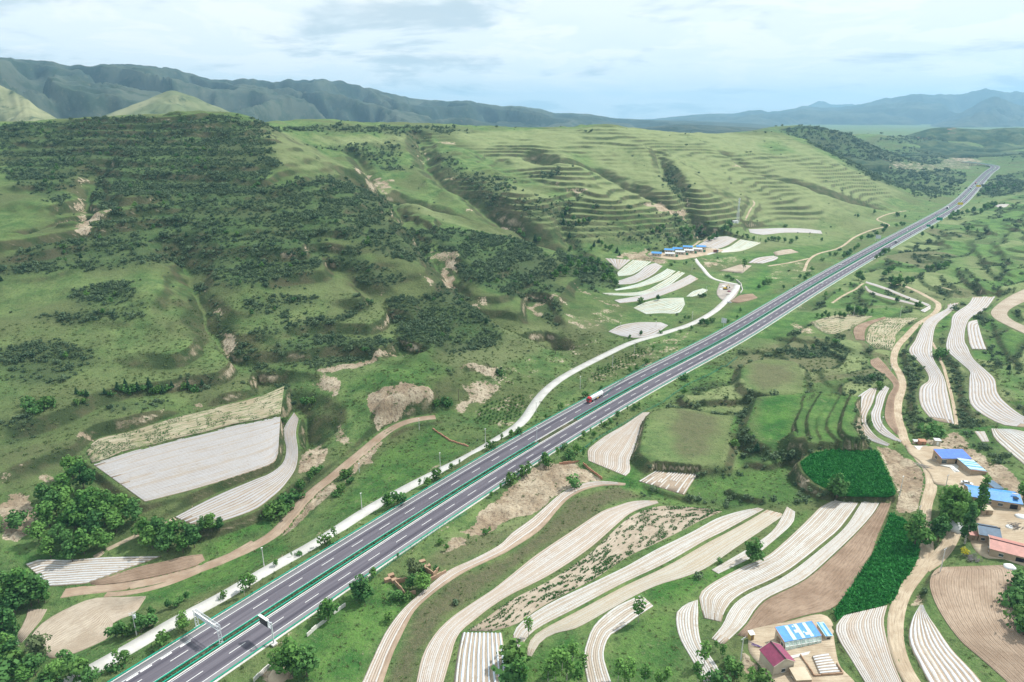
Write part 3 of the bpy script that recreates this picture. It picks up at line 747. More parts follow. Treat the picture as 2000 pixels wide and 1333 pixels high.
# village fields
V = [('film', [(1182, 505), (1206, 527)], [(1232, 508), (1208, 527)], 7, 'topmost film field below the village'),
     ('sprout', [(1205, 533), (1220, 520), (1236, 508)], [(1208, 540), (1238, 535), (1272, 512)], 8, 'greenish film field second below the village'),
     ('film', [(1198, 552), (1240, 537), (1262, 520), (1280, 514)], [(1210, 556), (1240, 553), (1275, 537), (1294, 520)], 6, 'film field third below the village with a bare end'),
     ('sprout', [(1200, 566), (1250, 553), (1290, 533), (1303, 525)], [(1203, 568), (1250, 561), (1300, 545), (1320, 530)], 5, 'greenish film strip fourth below the village'),
     ('sprout', [(1175, 573), (1250, 570), (1290, 552), (1325, 530)], [(1190, 577), (1250, 577), (1300, 562), (1338, 534)], 4, 'thin greenish film strip fifth below the village'),
     ('film', [(1200, 587), (1260, 575), (1310, 556), (1348, 537)], [(1212, 593), (1270, 584), (1330, 563), (1364, 545)], 8, 'long white film strip sixth below the village'),
     ('sprout', [(1237, 602), (1262, 590), (1300, 583), (1335, 582)], [(1262, 614), (1290, 612), (1325, 612), (1338, 595)], 11, 'broad pale film field by the concrete lane'),
     ('sprout', [(1340, 580), (1352, 570), (1372, 564)], [(1352, 580), (1370, 575), (1383, 567)], 5, 'small greenish film patch by the concrete lane'),
     ('film', [(1188, 648), (1210, 636), (1245, 630), (1290, 630)], [(1210, 656), (1240, 660), (1275, 655), (1305, 636)], 10, 'oval film field between the spur and the concrete lane'),
     ('film', [(1362, 479), (1390, 465), (1420, 462)], [(1398, 488), (1420, 480), (1440, 467)], 9, 'white film field behind the village houses'),
     ('sprout', [(1400, 490), (1425, 482), (1445, 468)], [(1410, 494), (1450, 490), (1487, 475)], 8, 'greenish film field right of the village houses'),
     ('film', [(1462, 448), (1490, 447), (1530, 446), (1570, 447), (1603, 451)], [(1465, 455), (1490, 459), (1530, 455), (1570, 455), (1606, 457)], 5, 'long white film field under the lattice mast slope'),
     ('film', [(1943, 401), (1960, 399), (1971, 399)], [(1948, 405), (1958, 406), (1966, 404)], 4, 'small white film patch on the far terraces'),
     ('straw', [(1405, 529), (1445, 517)], [(1450, 534), (1468, 519)], 5, 'pale tan field by the tall pruned tree'),
     ('film', [(1460, 514), (1478, 504), (1510, 500)], [(1490, 515), (1515, 508), (1520, 503)], 4, 'pale film field beyond the tall pruned tree'),
     ('soil', [(1425, 590), (1445, 577), (1470, 574)], [(1440, 592), (1460, 588), (1480, 582)], 4, 'brown patch between lane and highway'),
     ('straw', [(1510, 493), (1530, 488), (1545, 487)], [(1515, 500), (1535, 497), (1560, 493)], 4, 'pale field beside the dirt track bends')]
for k, a, b, r, lb in V: field(k, a, b, r, label=lb)

# ------------------------------------------------------------------ roads and tracks (centre line, half width, kind)
ROADS = []
def road(kind, px, hw, label, zfix=None, name='path', rise=0.0):
    W = hit(px); C = catmull(W, max(8, int(curve_len(W) / 3)))
    C[:, 2] = land(C[:, 0], C[:, 1]) if zfix is None else zfix
    C = smooth_line(C, 6); C[:, 2] += rise
    ROADS.append(dict(kind=kind, C=C, hw=hw, label=label, name=name))
    for g, oc in zip(GRIDS, OCC):
        m = hw + 4
        sl0 = g.window(C[:, 0].min() - m, C[:, 0].max() + m, C[:, 1].min() - m, C[:, 1].max() + m)
        if sl0 is None: continue
        for i in range(0, len(C) - 1, 12):          # by pieces, to keep the windows small
            S = C[i:i + 13]; dist = np.hypot(*S.mean(0)[:2]); mm = hw + 0.3 + 0.002 * dist; soft = 2.0 + 0.004 * dist
            sl = g.window(S[:, 0].min() - mm - soft, S[:, 0].max() + mm + soft, S[:, 1].min() - mm - soft, S[:, 1].max() + mm + soft)
            if sl is None: continue
            x, y = g.xy(sl); d = seg_dist(x, y, S)
            dd = (x[..., None] - S[:, 0]) ** 2 + (y[..., None] - S[:, 1]) ** 2
            w = 1 / (dd + 1.0) ** 2; z = (w * S[:, 2]).sum(-1) / w.sum(-1) - 0.16
            t = sstep(d, mm, mm + soft)
            g.z[sl] = np.where(oc[sl] & (d > hw), g.z[sl], z * (1 - t) + g.z[sl] * t)
            oc[sl] |= d < hw + 0.4
road('concrete', [(120, 1342), (200, 1297), (275, 1256), (350, 1209), (437, 1167), (500, 1126), (562, 1093), (650, 1042), (712, 1000), (800, 951), (900, 901), (998, 843),
                  (1022, 823), (1036, 803), (1048, 783), (1065, 764), (1092, 742), (1130, 720), (1180, 695), (1230, 671), (1300, 650), (1360, 629), (1400, 605), (1424, 581), (1438, 564), (1441, 557)], 2.9,
     'pale concrete service road running beside the highway', name='service_road', rise=0.15)
road('concrete', [(1440, 556), (1420, 552), (1400, 548), (1384, 539), (1373, 525), (1362, 513), (1357, 503), (1366, 500), (1385, 497), (1402, 492)], 2.3, 'concrete lane climbing to the village', name='village_lane', rise=0.12)
road('concrete', [(1316, 506), (1336, 503), (1357, 502)], 1.8, 'concrete lane in front of the village houses', name='village_lane', rise=0.12)
road('dirt', [(1735, 553), (1800, 573), (1827, 588), (1835, 597), (1822, 615), (1787, 638), (1764, 664), (1750, 681), (1745, 701), (1755, 726), (1764, 744), (1761, 761), (1755, 779), (1752, 806), (1757, 831), (1768, 861), (1780, 882), (1803, 905), (1822, 928),
              (1818, 950), (1810, 985), (1805, 1010), (1812, 1060), (1812, 1088), (1800, 1113), (1775, 1137), (1757, 1170), (1747, 1200), (1748, 1250), (1760, 1290), (1792, 1345)], 2.1, 'rutted dirt lane winding down past the farms', name='dirt_lane')
road('dirt', [(1802, 1111), (1830, 1095), (1850, 1070), (1868, 1036), (1872, 1022)], 2.2, 'dirt lane branch climbing to the red-roofed farm', name='dirt_lane')
road('mud', [(850, 815), (800, 820), (760, 838), (735, 858), (690, 897), (640, 938), (590, 980), (550, 1030), (525, 1056), (450, 1088), (380, 1116), (300, 1136), (230, 1148), (180, 1150), (120, 1160)], 2.6, 'reddish muddy stream bed track below the hill', name='stream_bed', rise=0.05)
road('mud', [(495, 1058), (430, 1096), (380, 1120), (330, 1142), (270, 1158), (205, 1162)], 1.3, 'reddish track beside the stream bed', name='dirt_track', rise=0.05)
road('dirt', [(342, 1013), (315, 1026), (270, 1044), (235, 1058), (212, 1068), (185, 1088)], 1.2, 'pale path leaving the S-shaped film field', name='dirt_path')
road('dirt', [(1570, 530), (1580, 508), (1600, 495), (1640, 484), (1670, 463), (1700, 450), (1735, 442), (1730, 436), (1712, 430), (1720, 424), (1745, 416), (1770, 412)], 1.5, 'yellow dirt track beyond the highway', name='dirt_track')
road('dirt', [(1500, 520), (1540, 514), (1580, 505)], 1.5, 'yellow dirt track joining the village fields', name='dirt_track')
road('dirt', [(1337, 487), (1358, 478), (1380, 466), (1390, 458)], 1.5, 'dirt track behind the village', name='dirt_track')
road('dirt', [(1625, 592), (1655, 573), (1687, 554)], 0.9, 'straight pale footpath on the terraces', name='dirt_path')
road('dirt', [(1456, 430), (1465, 410), (1475, 398), (1470, 392)], 1.2, 'reddish path above the lattice mast', name='dirt_path')
road('dirt', [(1832, 560), (1858, 566), (1870, 592), (1824, 615)][:2], 0.8, 'short pale path on the upper terraces', name='dirt_path')
road('dirt', [(1820, 668), (1832, 690), (1845, 722), (1855, 760), (1862, 790), (1869, 832)], 0.8, 'pale footpath along the winding film field', name='dirt_path')
# dirt yards
YARDS = []
def yard(px, label, dz=0.0, kind='yard'):
    P = hit(px); pl = plane_for(P); pl = (pl[0] + dz, pl[1], pl[2])
    W = on_plane(px, pl); W = catmull(np.vstack([W, W[:1]]), 60)[:-1]
    level(W[:, :2], pl, sink=0.12)
    YARDS.append((W, pl, label, kind)); return pl
Y1 = yard([(1768, 868), (1800, 872), (1830, 872), (1850, 880), (1880, 905), (1925, 935), (1935, 955), (1915, 965), (1880, 965), (1850, 950), (1826, 945), (1815, 925), (1795, 900), (1775, 885)], 'bare earth yard of the blue-roofed workshop')
Y2 = yard([(1890, 960), (1930, 955), (1990, 985), (2060, 1010), (2060, 1110), (2000, 1105), (1960, 1092), (1920, 1088), (1895, 1055), (1905, 1010)], 'stony yard between the farmhouses')
Y3 = yard([(1465, 1230), (1500, 1222), (1540, 1214), (1600, 1200), (1625, 1215), (1630, 1255), (1640, 1300), (1668, 1345), (1530, 1350), (1485, 1300), (1462, 1270)], 'cement yard of the purple-roofed farm')
Y4 = yard([(1310, 497), (1360, 485), (1410, 488), (1400, 494), (1355, 503), (1320, 508), (1268, 500), (1275, 492)], 'cream earth platform of the village', 0.5)
Y5PX = ([(900, 1035), (930, 1010), (965, 985), (1000, 950), (1030, 915), (1085, 905), (1128, 903), (1168, 934), (1150, 940), (1110, 952), (1070, 972), (1040, 1005), (1000, 1012), (960, 1030), (920, 1048)])
Y6 = yard([(1405, 553), (1432, 553), (1445, 560), (1436, 580), (1418, 590), (1400, 575)], 'muddy works yard by the concrete lane', 0, 'rubble')
# the highway bench
for g, oc in zip(GRIDS, OCC):
    for i in range(0, len(CLN) - 1, 20):
        S = CLN[i:i + 21]
        if S[:, 1].mean() > 2230: continue
        dist = np.hypot(*S.mean(0)[:2]); mm = 13.4 + 0.0025 * dist; soft = 5 + 0.006 * dist
        sl = g.window(S[:, 0].min() - mm - soft, S[:, 0].max() + mm + soft, S[:, 1].min() - mm - soft, S[:, 1].max() + mm + soft)
        if sl is None: continue
        x, y = g.xy(sl); d = seg_dist(x, y, S[::4]); t = sstep(d, mm, mm + soft)
        g.z[sl] = (-0.35) * (1 - t) + g.z[sl] * t
        oc[sl] |= d < 13.6
for px, h, w in FACES:
    P = hit(px)[:, :2]; a, b = P.min(0) - 14, P.max(0) + 14
    for g in (NEAR,):
        sl = g.window(a[0], b[0], a[1], b[1] + 14); x, y = g.xy(sl); d = seg_dist(x, y, P)
        back = (y - np.interp(x, np.sort(P[:, 0]), P[np.argsort(P[:, 0]), 1]))
        g.z[sl] += h * sstep(back, 0, w) * sstep(-back, -16, -9) * sstep(-np.abs(x - P[:, 0].mean()), -(np.ptp(P[:, 0]) / 2 + 4), -(np.ptp(P[:, 0]) / 2 - 4))

# ------------------------------------------------------------------ what grows where (outlines as sighted, laid on the land)
SHRUB_PX = [
    ([(0, 245), (200, 232), (450, 228), (515, 240), (522, 285), (548, 328), (500, 352), (560, 364), (640, 345), (720, 365), (766, 400), (745, 432), (800, 455), (812, 470), (842, 490), (830, 520), (760, 502), (700, 482),
      (640, 450), (620, 462), (642, 510), (652, 526), (600, 545), (500, 566), (420, 562), (400, 540), (372, 520), (300, 512), (240, 520), (150, 532), (80, 532), (0, 548), (0, 506), (125, 458), (200, 434), (262, 408),
      (240, 380), (205, 420), (180, 390), (185, 345), (150, 345), (120, 400), (60, 380), (0, 330)], 0.9),
    ([(640, 505), (690, 480), (725, 508), (752, 525), (790, 530), (790, 545), (750, 562), (712, 560), (680, 538)], 0.95),
    ([(480, 582), (610, 578), (620, 586), (550, 618), (480, 622)], 0.85),
    ([(490, 645), (662, 613), (720, 588), (727, 598), (672, 627), (600, 650), (537, 656), (490, 668)], 0.95),
    ([(752, 590), (775, 580), (820, 585), (850, 560), (890, 568), (950, 620), (976, 650), (952, 680), (900, 690), (790, 676), (765, 633)], 1.0),
    ([(797, 453), (900, 448), (997, 465), (1062, 487), (1105, 533), (1082, 542), (1105, 580), (1050, 580), (1000, 580), (982, 573), (925, 552), (890, 540), (905, 508), (875, 493), (830, 480)], 1.0),
    ([(1085, 500), (1150, 495), (1200, 530), (1205, 558), (1150, 572), (1140, 556), (1090, 532)], 1.0),
    ([(1055, 590), (1092, 592), (1095, 640), (1052, 625)], 0.8),
    ([(137, 580), (175, 558), (212, 548), (250, 550), (272, 563), (262, 586), (225, 604), (150, 595)], 0.95),
    ([(75, 623), (112, 606), (175, 608), (275, 593), (278, 616), (175, 628)], 0.85),
    ([(0, 680), (125, 668), (188, 703), (150, 726), (100, 750), (50, 755), (0, 730)], 0.95),
    ([(0, 826), (50, 813), (82, 828), (75, 848), (38, 865), (0, 865)], 0.95),
    ([(530, 668), (650, 655), (790, 668), (775, 684), (725, 700), (650, 718), (562, 715), (537, 690)], 0.95),
    ([(520, 250), (600, 244), (700, 246), (880, 248), (920, 258), (820, 262), (700, 262), (560, 258)], 0.7),
    ([(600, 285), (700, 282), (780, 280), (775, 315), (790, 335), (745, 330), (700, 300)], 0.7),
    ([(850, 310), (880, 300), (900, 335), (960, 345), (1000, 350), (990, 385), (975, 410), (985, 430), (930, 380), (890, 350)], 0.55),
    ([(1000, 400), (1060, 390), (1110, 390), (1120, 430), (1160, 425), (1155, 440), (1110, 455), (1090, 440), (1030, 425)], 0.55),
    ([(380, 560), (402, 600), (440, 680), (500, 720), (560, 770), (585, 800), (560, 740), (500, 690), (440, 640), (415, 590)], 0.8),
    ([(340, 735), (420, 740), (400, 765), (330, 760)], 0.5), ([(150, 790), (230, 785), (330, 785), (320, 800), (230, 806)], 0.6),
    ([(835, 720), (880, 720), (880, 735), (840, 735)], 0.5), ([(945, 722), (995, 720), (990, 742), (950, 742)], 0.7),
    ([(1050, 345), (1080, 330), (1090, 340), (1075, 350)], 0.9), ([(1285, 345), (1310, 320), (1345, 380), (1330, 390)], 0.7),
    ([(1240, 455), (1300, 440), (1380, 430), (1410, 445), (1370, 470), (1330, 485), (1240, 480)], 0.25),
    ([(1530, 255), (1600, 250), (1680, 272), (1740, 300), (1800, 340), (1780, 372), (1700, 350), (1640, 310), (1580, 280)], 0.9),
    ([(1680, 300), (1780, 290), (1880, 300), (1900, 315), (1850, 330), (1880, 345), (1860, 380), (1790, 385), (1740, 345)], 0.5),
    ([(1720, 275), (1800, 262), (1850, 255), (2000, 258), (2000, 300), (1960, 310), (1900, 300), (1840, 285)], 0.75),
    ([(1910, 370), (1960, 345), (2000, 335), (2000, 372), (1940, 385)], 0.9),
    # bushy terrace banks right of the highway
    ([(1520, 690), (1600, 675), (1690, 680), (1700, 695), (1620, 700), (1540, 700)], 0.6),
    ([(1240, 870), (1262, 900), (1330, 918), (1400, 920), (1400, 912), (1330, 908), (1270, 896), (1252, 876)], 0.9),
    ([(1300, 790), (1345, 785), (1360, 795), (1330, 800)], 0.5),
    ([(1430, 800), (1445, 850), (1425, 900), (1500, 905), (1560, 890), (1560, 868), (1480, 866), (1455, 840), (1462, 800)], 0.45),
    ([(1640, 725), (1700, 730), (1735, 745), (1715, 755), (1670, 752)], 0.7),
    ([(1690, 705), (1710, 722), (1738, 750), (1742, 758), (1730, 752), (1705, 735)], 0.6),
    ([(1765, 690), (1800, 720), (1808, 745), (1790, 760), (1795, 800), (1810, 820), (1800, 850), (1775, 850), (1768, 800), (1772, 740)], 0.45),
    ([(1870, 640), (1850, 690), (1890, 740), (1888, 790), (1905, 815), (1870, 820), (1862, 770), (1850, 730), (1835, 690)], 0.4),
    ([(1900, 620), (1935, 615), (1935, 660), (1960, 700), (1990, 740), (1990, 760), (1945, 720), (1925, 690)], 0.4),
    ([(1870, 830), (1910, 845), (1940, 870), (1975, 900), (1995, 920), (1960, 915), (1920, 880), (1890, 858)], 0.7),
    ([(1350, 975), (1375, 950), (1395, 960), (1440, 990), (1420, 998), (1370, 985)], 0.6), ([(1410, 985), (1412, 960), (1440, 975), (1540, 985), (1500, 992)], 0.5),
    ([(1262, 965), (1300, 985), (1340, 988), (1330, 994), (1270, 980)], 0.5),
    ([(1620, 970), (1600, 985), (1560, 985), (1550, 960), (1545, 920), (1560, 940), (1580, 955)], 0.45),
    ([(1380, 1230), (1410, 1262), (1440, 1300), (1470, 1333), (1400, 1333), (1360, 1290)][::-1], 0.2),
    ([(1310, 1200), (1320, 1250), (1352, 1310), (1345, 1320), (1312, 1260)], 0.6),
]
BARE_PX = [  # eroded loess, landslips, gravel
    ([(150, 395), (165, 380), (175, 390), (160, 405), (165, 415), (188, 435), (172, 448), (148, 450), (150, 435), (162, 425)], 1), ([(155, 360), (165, 333), (172, 335), (162, 362)], .9),
    ([(183, 428), (195, 415), (215, 412), (240, 403), (222, 420), (200, 432)], 1), ([(215, 345), (225, 340), (228, 350), (218, 355)], .6),
    ([(388, 580), (394, 575), (400, 600), (392, 602)], .9), ([(412, 600), (440, 610), (450, 620), (430, 617), (415, 615)], .7), ([(428, 650), (460, 655), (462, 680), (445, 692), (432, 670)], .8),
    ([(418, 665), (432, 668), (454, 690), (440, 694)], .9),
    ([(695, 333), (705, 330), (722, 350), (740, 362), (755, 372), (748, 378), (735, 365), (715, 352)], .9), ([(735, 355), (755, 352), (764, 360), (752, 372)], .9),
    ([(820, 295), (830, 290), (838, 325), (832, 328)], .8), ([(870, 350), (895, 340), (882, 360), (872, 358)], .8), ([(905, 410), (915, 405), (930, 418), (912, 416)], .7),
    ([(845, 500), (855, 485), (880, 490), (905, 505), (895, 520), (890, 545), (875, 520), (855, 515)], .7), ([(858, 520), (868, 520), (885, 555), (890, 565), (868, 560)], 1), ([(813, 543), (830, 546), (852, 552), (845, 558)], 1),
    ([(740, 573), (752, 568), (745, 585)], .7), ([(925, 585), (945, 578), (968, 592), (960, 610), (930, 600)], .5), ([(918, 590), (935, 610), (925, 606)], .9), 
    ([(620, 720), (680, 708), (750, 690), (800, 682), (802, 686), (720, 712), (672, 724), (640, 735), (635, 728)], .95),
    ([(615, 745), (640, 735), (660, 740), (655, 770), (640, 782), (618, 770)], .75),
    ([(718, 775), (750, 757), (800, 755), (842, 765), (842, 798), (800, 812), (760, 820), (738, 835), (728, 810)], 1.1),
    ([(900, 718), (915, 712), (960, 725), (985, 715), (975, 735), (930, 726), (908, 730)], .9), ([(905, 755), (960, 738), (985, 752), (960, 770), (905, 802), (880, 800), (925, 778)], .7),
    ([(988, 435), (1008, 440), (1015, 460), (995, 455)], .9), ([(1042, 578), (1060, 575), (1100, 585), (1105, 595), (1062, 590), (1045, 605), (1058, 622), (1040, 622), (1032, 600)], .8),
    ([(1090, 610), (1140, 620), (1170, 640), (1130, 640)], .5), ([(1105, 545), (1130, 560), (1200, 595), (1225, 603), (1190, 598), (1130, 572)], .6),
    ([(1262, 398), (1285, 395), (1320, 405), (1318, 420), (1295, 415)], .9), ([(1325, 415), (1345, 410), (1350, 420), (1340, 432), (1328, 425)], .9), ([(1330, 372), (1345, 380), (1348, 400), (1335, 395)], .7),
    ([(1060, 360), (1130, 368), (1150, 373), (1100, 368)], .7), ([(1210, 497), (1270, 490), (1300, 500), (1310, 515), (1260, 518), (1215, 505)], .8), ([(1370, 505), (1400, 510), (1425, 500), (1400, 520), (1380, 520)], .8),
    ([(850, 275), (895, 275), (895, 282), (855, 285)], .6), ([(1425, 320), (1470, 328), (1450, 332)], .7),
    ([(0, 985), (30, 965), (60, 965), (75, 1000), (70, 1030), (40, 1060), (0, 1060)], 1), ([(75, 925), (100, 920), (102, 950), (85, 940)], .8), ([(152, 840), (180, 836), (184, 852), (155, 858)], .9), ([(0, 925), (50, 910), (30, 935), (0, 942)], .6),
    ([(310, 820), (320, 808), (322, 820)], .8), ([(370, 795), (390, 790), (395, 800), (375, 805)], .8), ([(588, 890), (620, 868), (635, 880), (630, 900), (600, 920), (585, 925)], 1), ([(652, 835), (670, 830), (688, 862), (670, 872), (655, 858)], .7),
    ([(360, 985), (380, 970), (388, 985), (365, 992)], .7), ([(260, 1060), (290, 1030), (340, 1010), (320, 1030)], .3),
    ([(720, 875), (742, 858), (735, 905), (715, 900), (700, 915), (680, 918)], .9), ([(610, 960), (640, 930), (610, 985), (580, 1010)], .7),
    ([(1722, 876), (1755, 880), (1775, 900), (1812, 935), (1800, 990), (1790, 1000), (1755, 998), (1745, 950), (1732, 905)], 1.2), ([(1600, 950), (1580, 935), (1560, 945), (1552, 930), (1568, 918)], .6),
    ([(1790, 862), (1830, 855), (1870, 840), (1890, 862), (1960, 915), (2000, 950), (2000, 985), (1935, 950), (1890, 890), (1840, 872)], .95),
    ([(1130, 800), (1190, 755), (1260, 715), (1330, 685), (1330, 695), (1250, 735), (1180, 780), (1130, 815)], .7), ([(1660, 650), (1500, 735), (1480, 745)], 0),
    ([(1540, 635), (1570, 628), (1590, 650), (1560, 650)], .6), ([(1700, 325), (1740, 312), (1800, 320), (1850, 300), (1920, 312), (1900, 330), (1780, 335)], .5), ([(1830, 258), (1860, 262), (1900, 270), (1880, 274)], .9), ([(1840, 300), (1870, 290), (1900, 310), (1925, 318), (1880, 316)], .8),
    ([(1450, 1265), (1490, 1300), (1480, 1333), (1440, 1300)], .8), ([(700, 1275), (740, 1265), (720, 1330), (690, 1333)], .3), ([(1225, 950), (1235, 1000), (1222, 1000)], 0), ([(500, 1315), (560, 1300), (575, 1325), (520, 1333)], .8),
    ([(1640, 1230), (1670, 1270), (1720, 1333), (1690, 1333), (1640, 1280)], .7), ([(1780, 1180), (1800, 1150), (1815, 1190), (1800, 1180)], .8), ([(270, 1290), (350, 1240), (420, 1215), (380, 1260), (290, 1310)], .6),
]
LUSH_PX = [([(700, 940), (760, 880), (830, 840), (870, 850), (920, 880), (850, 920), (770, 960), (700, 1000), (640, 1010)], .7), ([(120, 1075), (180, 1090), (60, 1100), (20, 1080)], .8), ([(320, 1120), (430, 1080), (520, 1060), (560, 1040), (560, 1075), (440, 1145), (330, 1180), (250, 1170)], .8),
           ([(400, 1070), (500, 1010), (540, 1000), (520, 1040), (440, 1080), (410, 1090)], .9), ([(560, 1260), (700, 1130), (790, 1140), (800, 1180), (730, 1260), (700, 1333), (560, 1333)], .75), ([(1230, 920), (1270, 945), (1340, 990), (1420, 1000), (1330, 985), (1260, 960), (1180, 935)], .9),
           ([(1285, 1130), (1400, 1110), (1480, 1090), (1540, 1020), (1580, 1000), (1570, 1020), (1480, 1100), (1390, 1140), (1330, 1175), (1280, 1185), (1255, 1160)], .85), ([(1200, 1240), (1290, 1190), (1340, 1210), (1310, 1333), (1200, 1333)], .55), ([(1000, 1290), (1120, 1240), (1150, 1260), (1130, 1333), (1000, 1333)], .7),
           ([(1340, 930), (1420, 920), (1540, 905), (1560, 960), (1620, 970), (1560, 985), (1420, 990), (1350, 970)], .7), ([(1440, 890), (1550, 880), (1550, 900), (1440, 915)], .8), ([(1450, 560), (1490, 520), (1510, 545), (1495, 575), (1455, 570)], 1), ([(1430, 600), (1500, 580), (1560, 560), (1540, 580), (1440, 640), (1380, 660)], .7),
           ([(1450, 500), (1560, 480), (1640, 480), (1600, 500), (1500, 520)], .6), ([(1760, 1100), (1790, 1120), (1760, 1170), (1755, 1150)], .6), ([(1960, 1110), (1995, 1110), (2000, 1240), (1985, 1190)], .9), ([(1950, 700), (2000, 750), (2000, 790), (1960, 750)], .9), ([(1880, 420), (1990, 400), (2000, 470), (1900, 480)], .5), ([(1890, 490), (1990, 480), (2000, 540), (1960, 545)], .7), ([(1840, 500), (1880, 500), (1900, 540), (1980, 560), (1900, 568), (1850, 545)], .6),
           ([(1440, 640), (1530, 640), (1560, 660), (1450, 690), (1390, 740), (1340, 760), (1330, 740), (1390, 690)], .5), ([(1010, 500), (1090, 490), (1080, 520)], 0), ([(800, 690), (880, 720), (860, 760), (720, 770), (680, 750), (740, 720)], .5), ([(1105, 300), (1150, 300), (1180, 340), (1150, 345)], .5), ([(1490, 280), (1520, 275), (1560, 300), (1500, 300)], .6)]
DRY_SUNLIT_PX = [([(1500, 620), (1700, 500), (1850, 420), (2000, 370), (2000, 600), (1800, 600), (1640, 640)], .4), ([(0, 560), (200, 520), (420, 570), (560, 600), (780, 640), (800, 720), (560, 760), (300, 790), (0, 880)], .15), ([(840, 1060), (940, 1020), (1040, 1010), (1000, 1040), (900, 1090), (860, 1100)], .6),
          ([(880, 260), (1190, 248), (1540, 268), (1760, 378), (1600, 440), (1400, 440), (1150, 400), (1000, 330)], .95), ([(500, 240), (560, 260), (690, 335), (650, 340), (545, 320), (525, 280)], .8), ([(600, 270), (800, 268), (800, 280), (640, 285)], .9), ([(1530, 320), (1720, 400), (1600, 440)], .8), ([(940, 340), (1060, 380), (1200, 440), (1400, 445), (1300, 470), (1150, 470), (1010, 430)], .7), ([(1440, 440), (1600, 440), (1700, 420), (1760, 400), (1720, 440), (1600, 480), (1450, 490)], .5), ([(690, 335), (925, 445), (1000, 460), (900, 442), (770, 400)], .8),  # pale grass; the mid-hill outlines also paint sunlit brightness into the colour
          ([(640, 540), (760, 600), (780, 660), (640, 660), (500, 640), (520, 590)], .3), ([(1450, 710), (1560, 715), (1560, 765), (1480, 765)], .5), ([(1640, 555), (1720, 560), (1800, 590), (1880, 575), (1800, 548), (1700, 535)], .6), ([(860, 690), (1000, 640), (1150, 620), (1180, 640), (1000, 710), (900, 730)], .5)]
BARE_PX += [([(742, 852), (735, 905), (712, 902), (690, 925), (660, 945), (690, 900), (720, 870)], 1.1), ([(640, 935), (660, 950), (610, 1000), (560, 1040), (550, 1030), (600, 975)], .9), (Y5PX, 1.15), ([(855, 1068), (880, 1050), (910, 1048), (905, 1066), (870, 1084)], .9), ([(925, 805), (1000, 768), (1035, 775), (1015, 818), (985, 835), (930, 830)], .42), ([(1140, 740), (1200, 700), (1260, 672), (1340, 650), (1330, 680), (1225, 722), (1170, 750)], .45),
            ([(1180, 660), (1100, 680), (1030, 700), (960, 740), (1000, 760), (1080, 720), (1150, 690)], .35), ([(1380, 505), (1440, 500), (1470, 520), (1430, 545), (1390, 530)], .4), ([(1500, 520), (1560, 505), (1600, 520), (1540, 550), (1500, 560)], .35), ([(1140, 610), (1200, 600), (1230, 625), (1180, 640)], .4)]
BROWN_PX = [([(1210, 950), (1115, 975), (1060, 1040), (980, 1090), (880, 1140), (820, 1195), (795, 1240), (760, 1333), (808, 1333), (822, 1275), (870, 1210), (960, 1148), (1050, 1075), (1120, 1030), (1190, 988), (1260, 972)], 1.0), ([(1330, 800), (1400, 815), (1390, 890), (1330, 890), (1310, 840)], .8), ([(1460, 712), (1540, 712), (1550, 745), (1500, 765), (1465, 745)], .8),
            ([(830, 1100), (900, 1050), (1000, 1030), (960, 1070), (870, 1110)], .8), ([(1100, 640), (1180, 625), (1190, 650), (1100, 670)], .5), ([(850, 680), (1000, 650), (1080, 670), (980, 720), (880, 740)], .4), ([(0, 880), (150, 850), (160, 900), (60, 940), (0, 960)], .5), ([(560, 900), (640, 880), (660, 960), (600, 1000)], .4), ([(1560, 730), (1640, 720), (1650, 755), (1580, 765)], .5), ([(1640, 560), (1760, 560), (1860, 590), (1760, 600)], .5), ([(330, 760), (520, 720), (560, 750), (400, 800)], .4)]
def _mk(lst):
    lst = [q for q in lst if q[1] > 0]
    return [(r, q[1]) for r, q in zip(regions([q[0] for q in lst]), lst)]
SHRUB_W, BARE_W, LUSH_W, DRY_SUNLIT_W, BROWN_W = _mk(SHRUB_PX), _mk(BARE_PX), _mk(LUSH_PX), _mk(DRY_SUNLIT_PX), _mk(BROWN_PX)
def strip_w(C, a, b, i0, i1, st):
    T, N = hwy_frame(C); S = slice(i0, i1, st); return np.vstack([C[S, :2] + N[S] * a, (C[S, :2] + N[S] * b)[::-1]])
SRC = ROADS[0]['C']
for k in range(0, len(SRC) - 12, 12): BARE_W.append((strip_w(SRC, -3.0, -5.2, k, k + 13, 3), .62 if k < len(SRC) * .6 else .45)); BARE_W.append((strip_w(SRC, 2.8, 4.0, k, k + 13, 3), .42))
for k in range(0, 700, 40): BARE_W.append((strip_w(CLN, 13.0, 15.0, k, k + 41, 8), .5)); BARE_W.append((strip_w(CLN, -15.0, -13.0, k, k + 41, 8), .46))
def cover(x, y, lst, soft=0.02, warp=0.012):
    """soft cover 0..1.2 of the outlines at points x, y"""
    x = np.asarray(x, float); y = np.asarray(y, float)
    out = np.zeros(x.shape); r = np.hypot(x, y)
    wx = x + warp * r * fbm(x, y, 14, 3, 301); wy = y + warp * r * fbm(x, y, 14, 3, 302)
    for P, s in lst:
        dist = np.hypot(*P.mean(0)); e = soft * dist + 0.5
        m = (wx > P[:, 0].min() - e) & (wx < P[:, 0].max() + e) & (wy > P[:, 1].min() - e) & (wy < P[:, 1].max() + e)
        if not m.any(): continue
        q = s * sstep(-sdf(wx[m], wy[m], P), -e * 0.5, e * 0.5)
        out[m] = np.maximum(out[m], q)
    return out
OCCF = [a.astype(np.float32) for a in OCC]
def bank_at(x, y):
    n = FAR.at(x, y, FAR.bank)
    for g in (MID, NEAR): n = np.where(g.inside(x, y), g.at(x, y, g.bank), n)
    return n
def sown_at(x, y):
    n = FAR.at(x, y, FAR.sown)
    for g in (MID, NEAR): n = np.where(g.inside(x, y), g.at(x, y, g.sown), n)
    return n
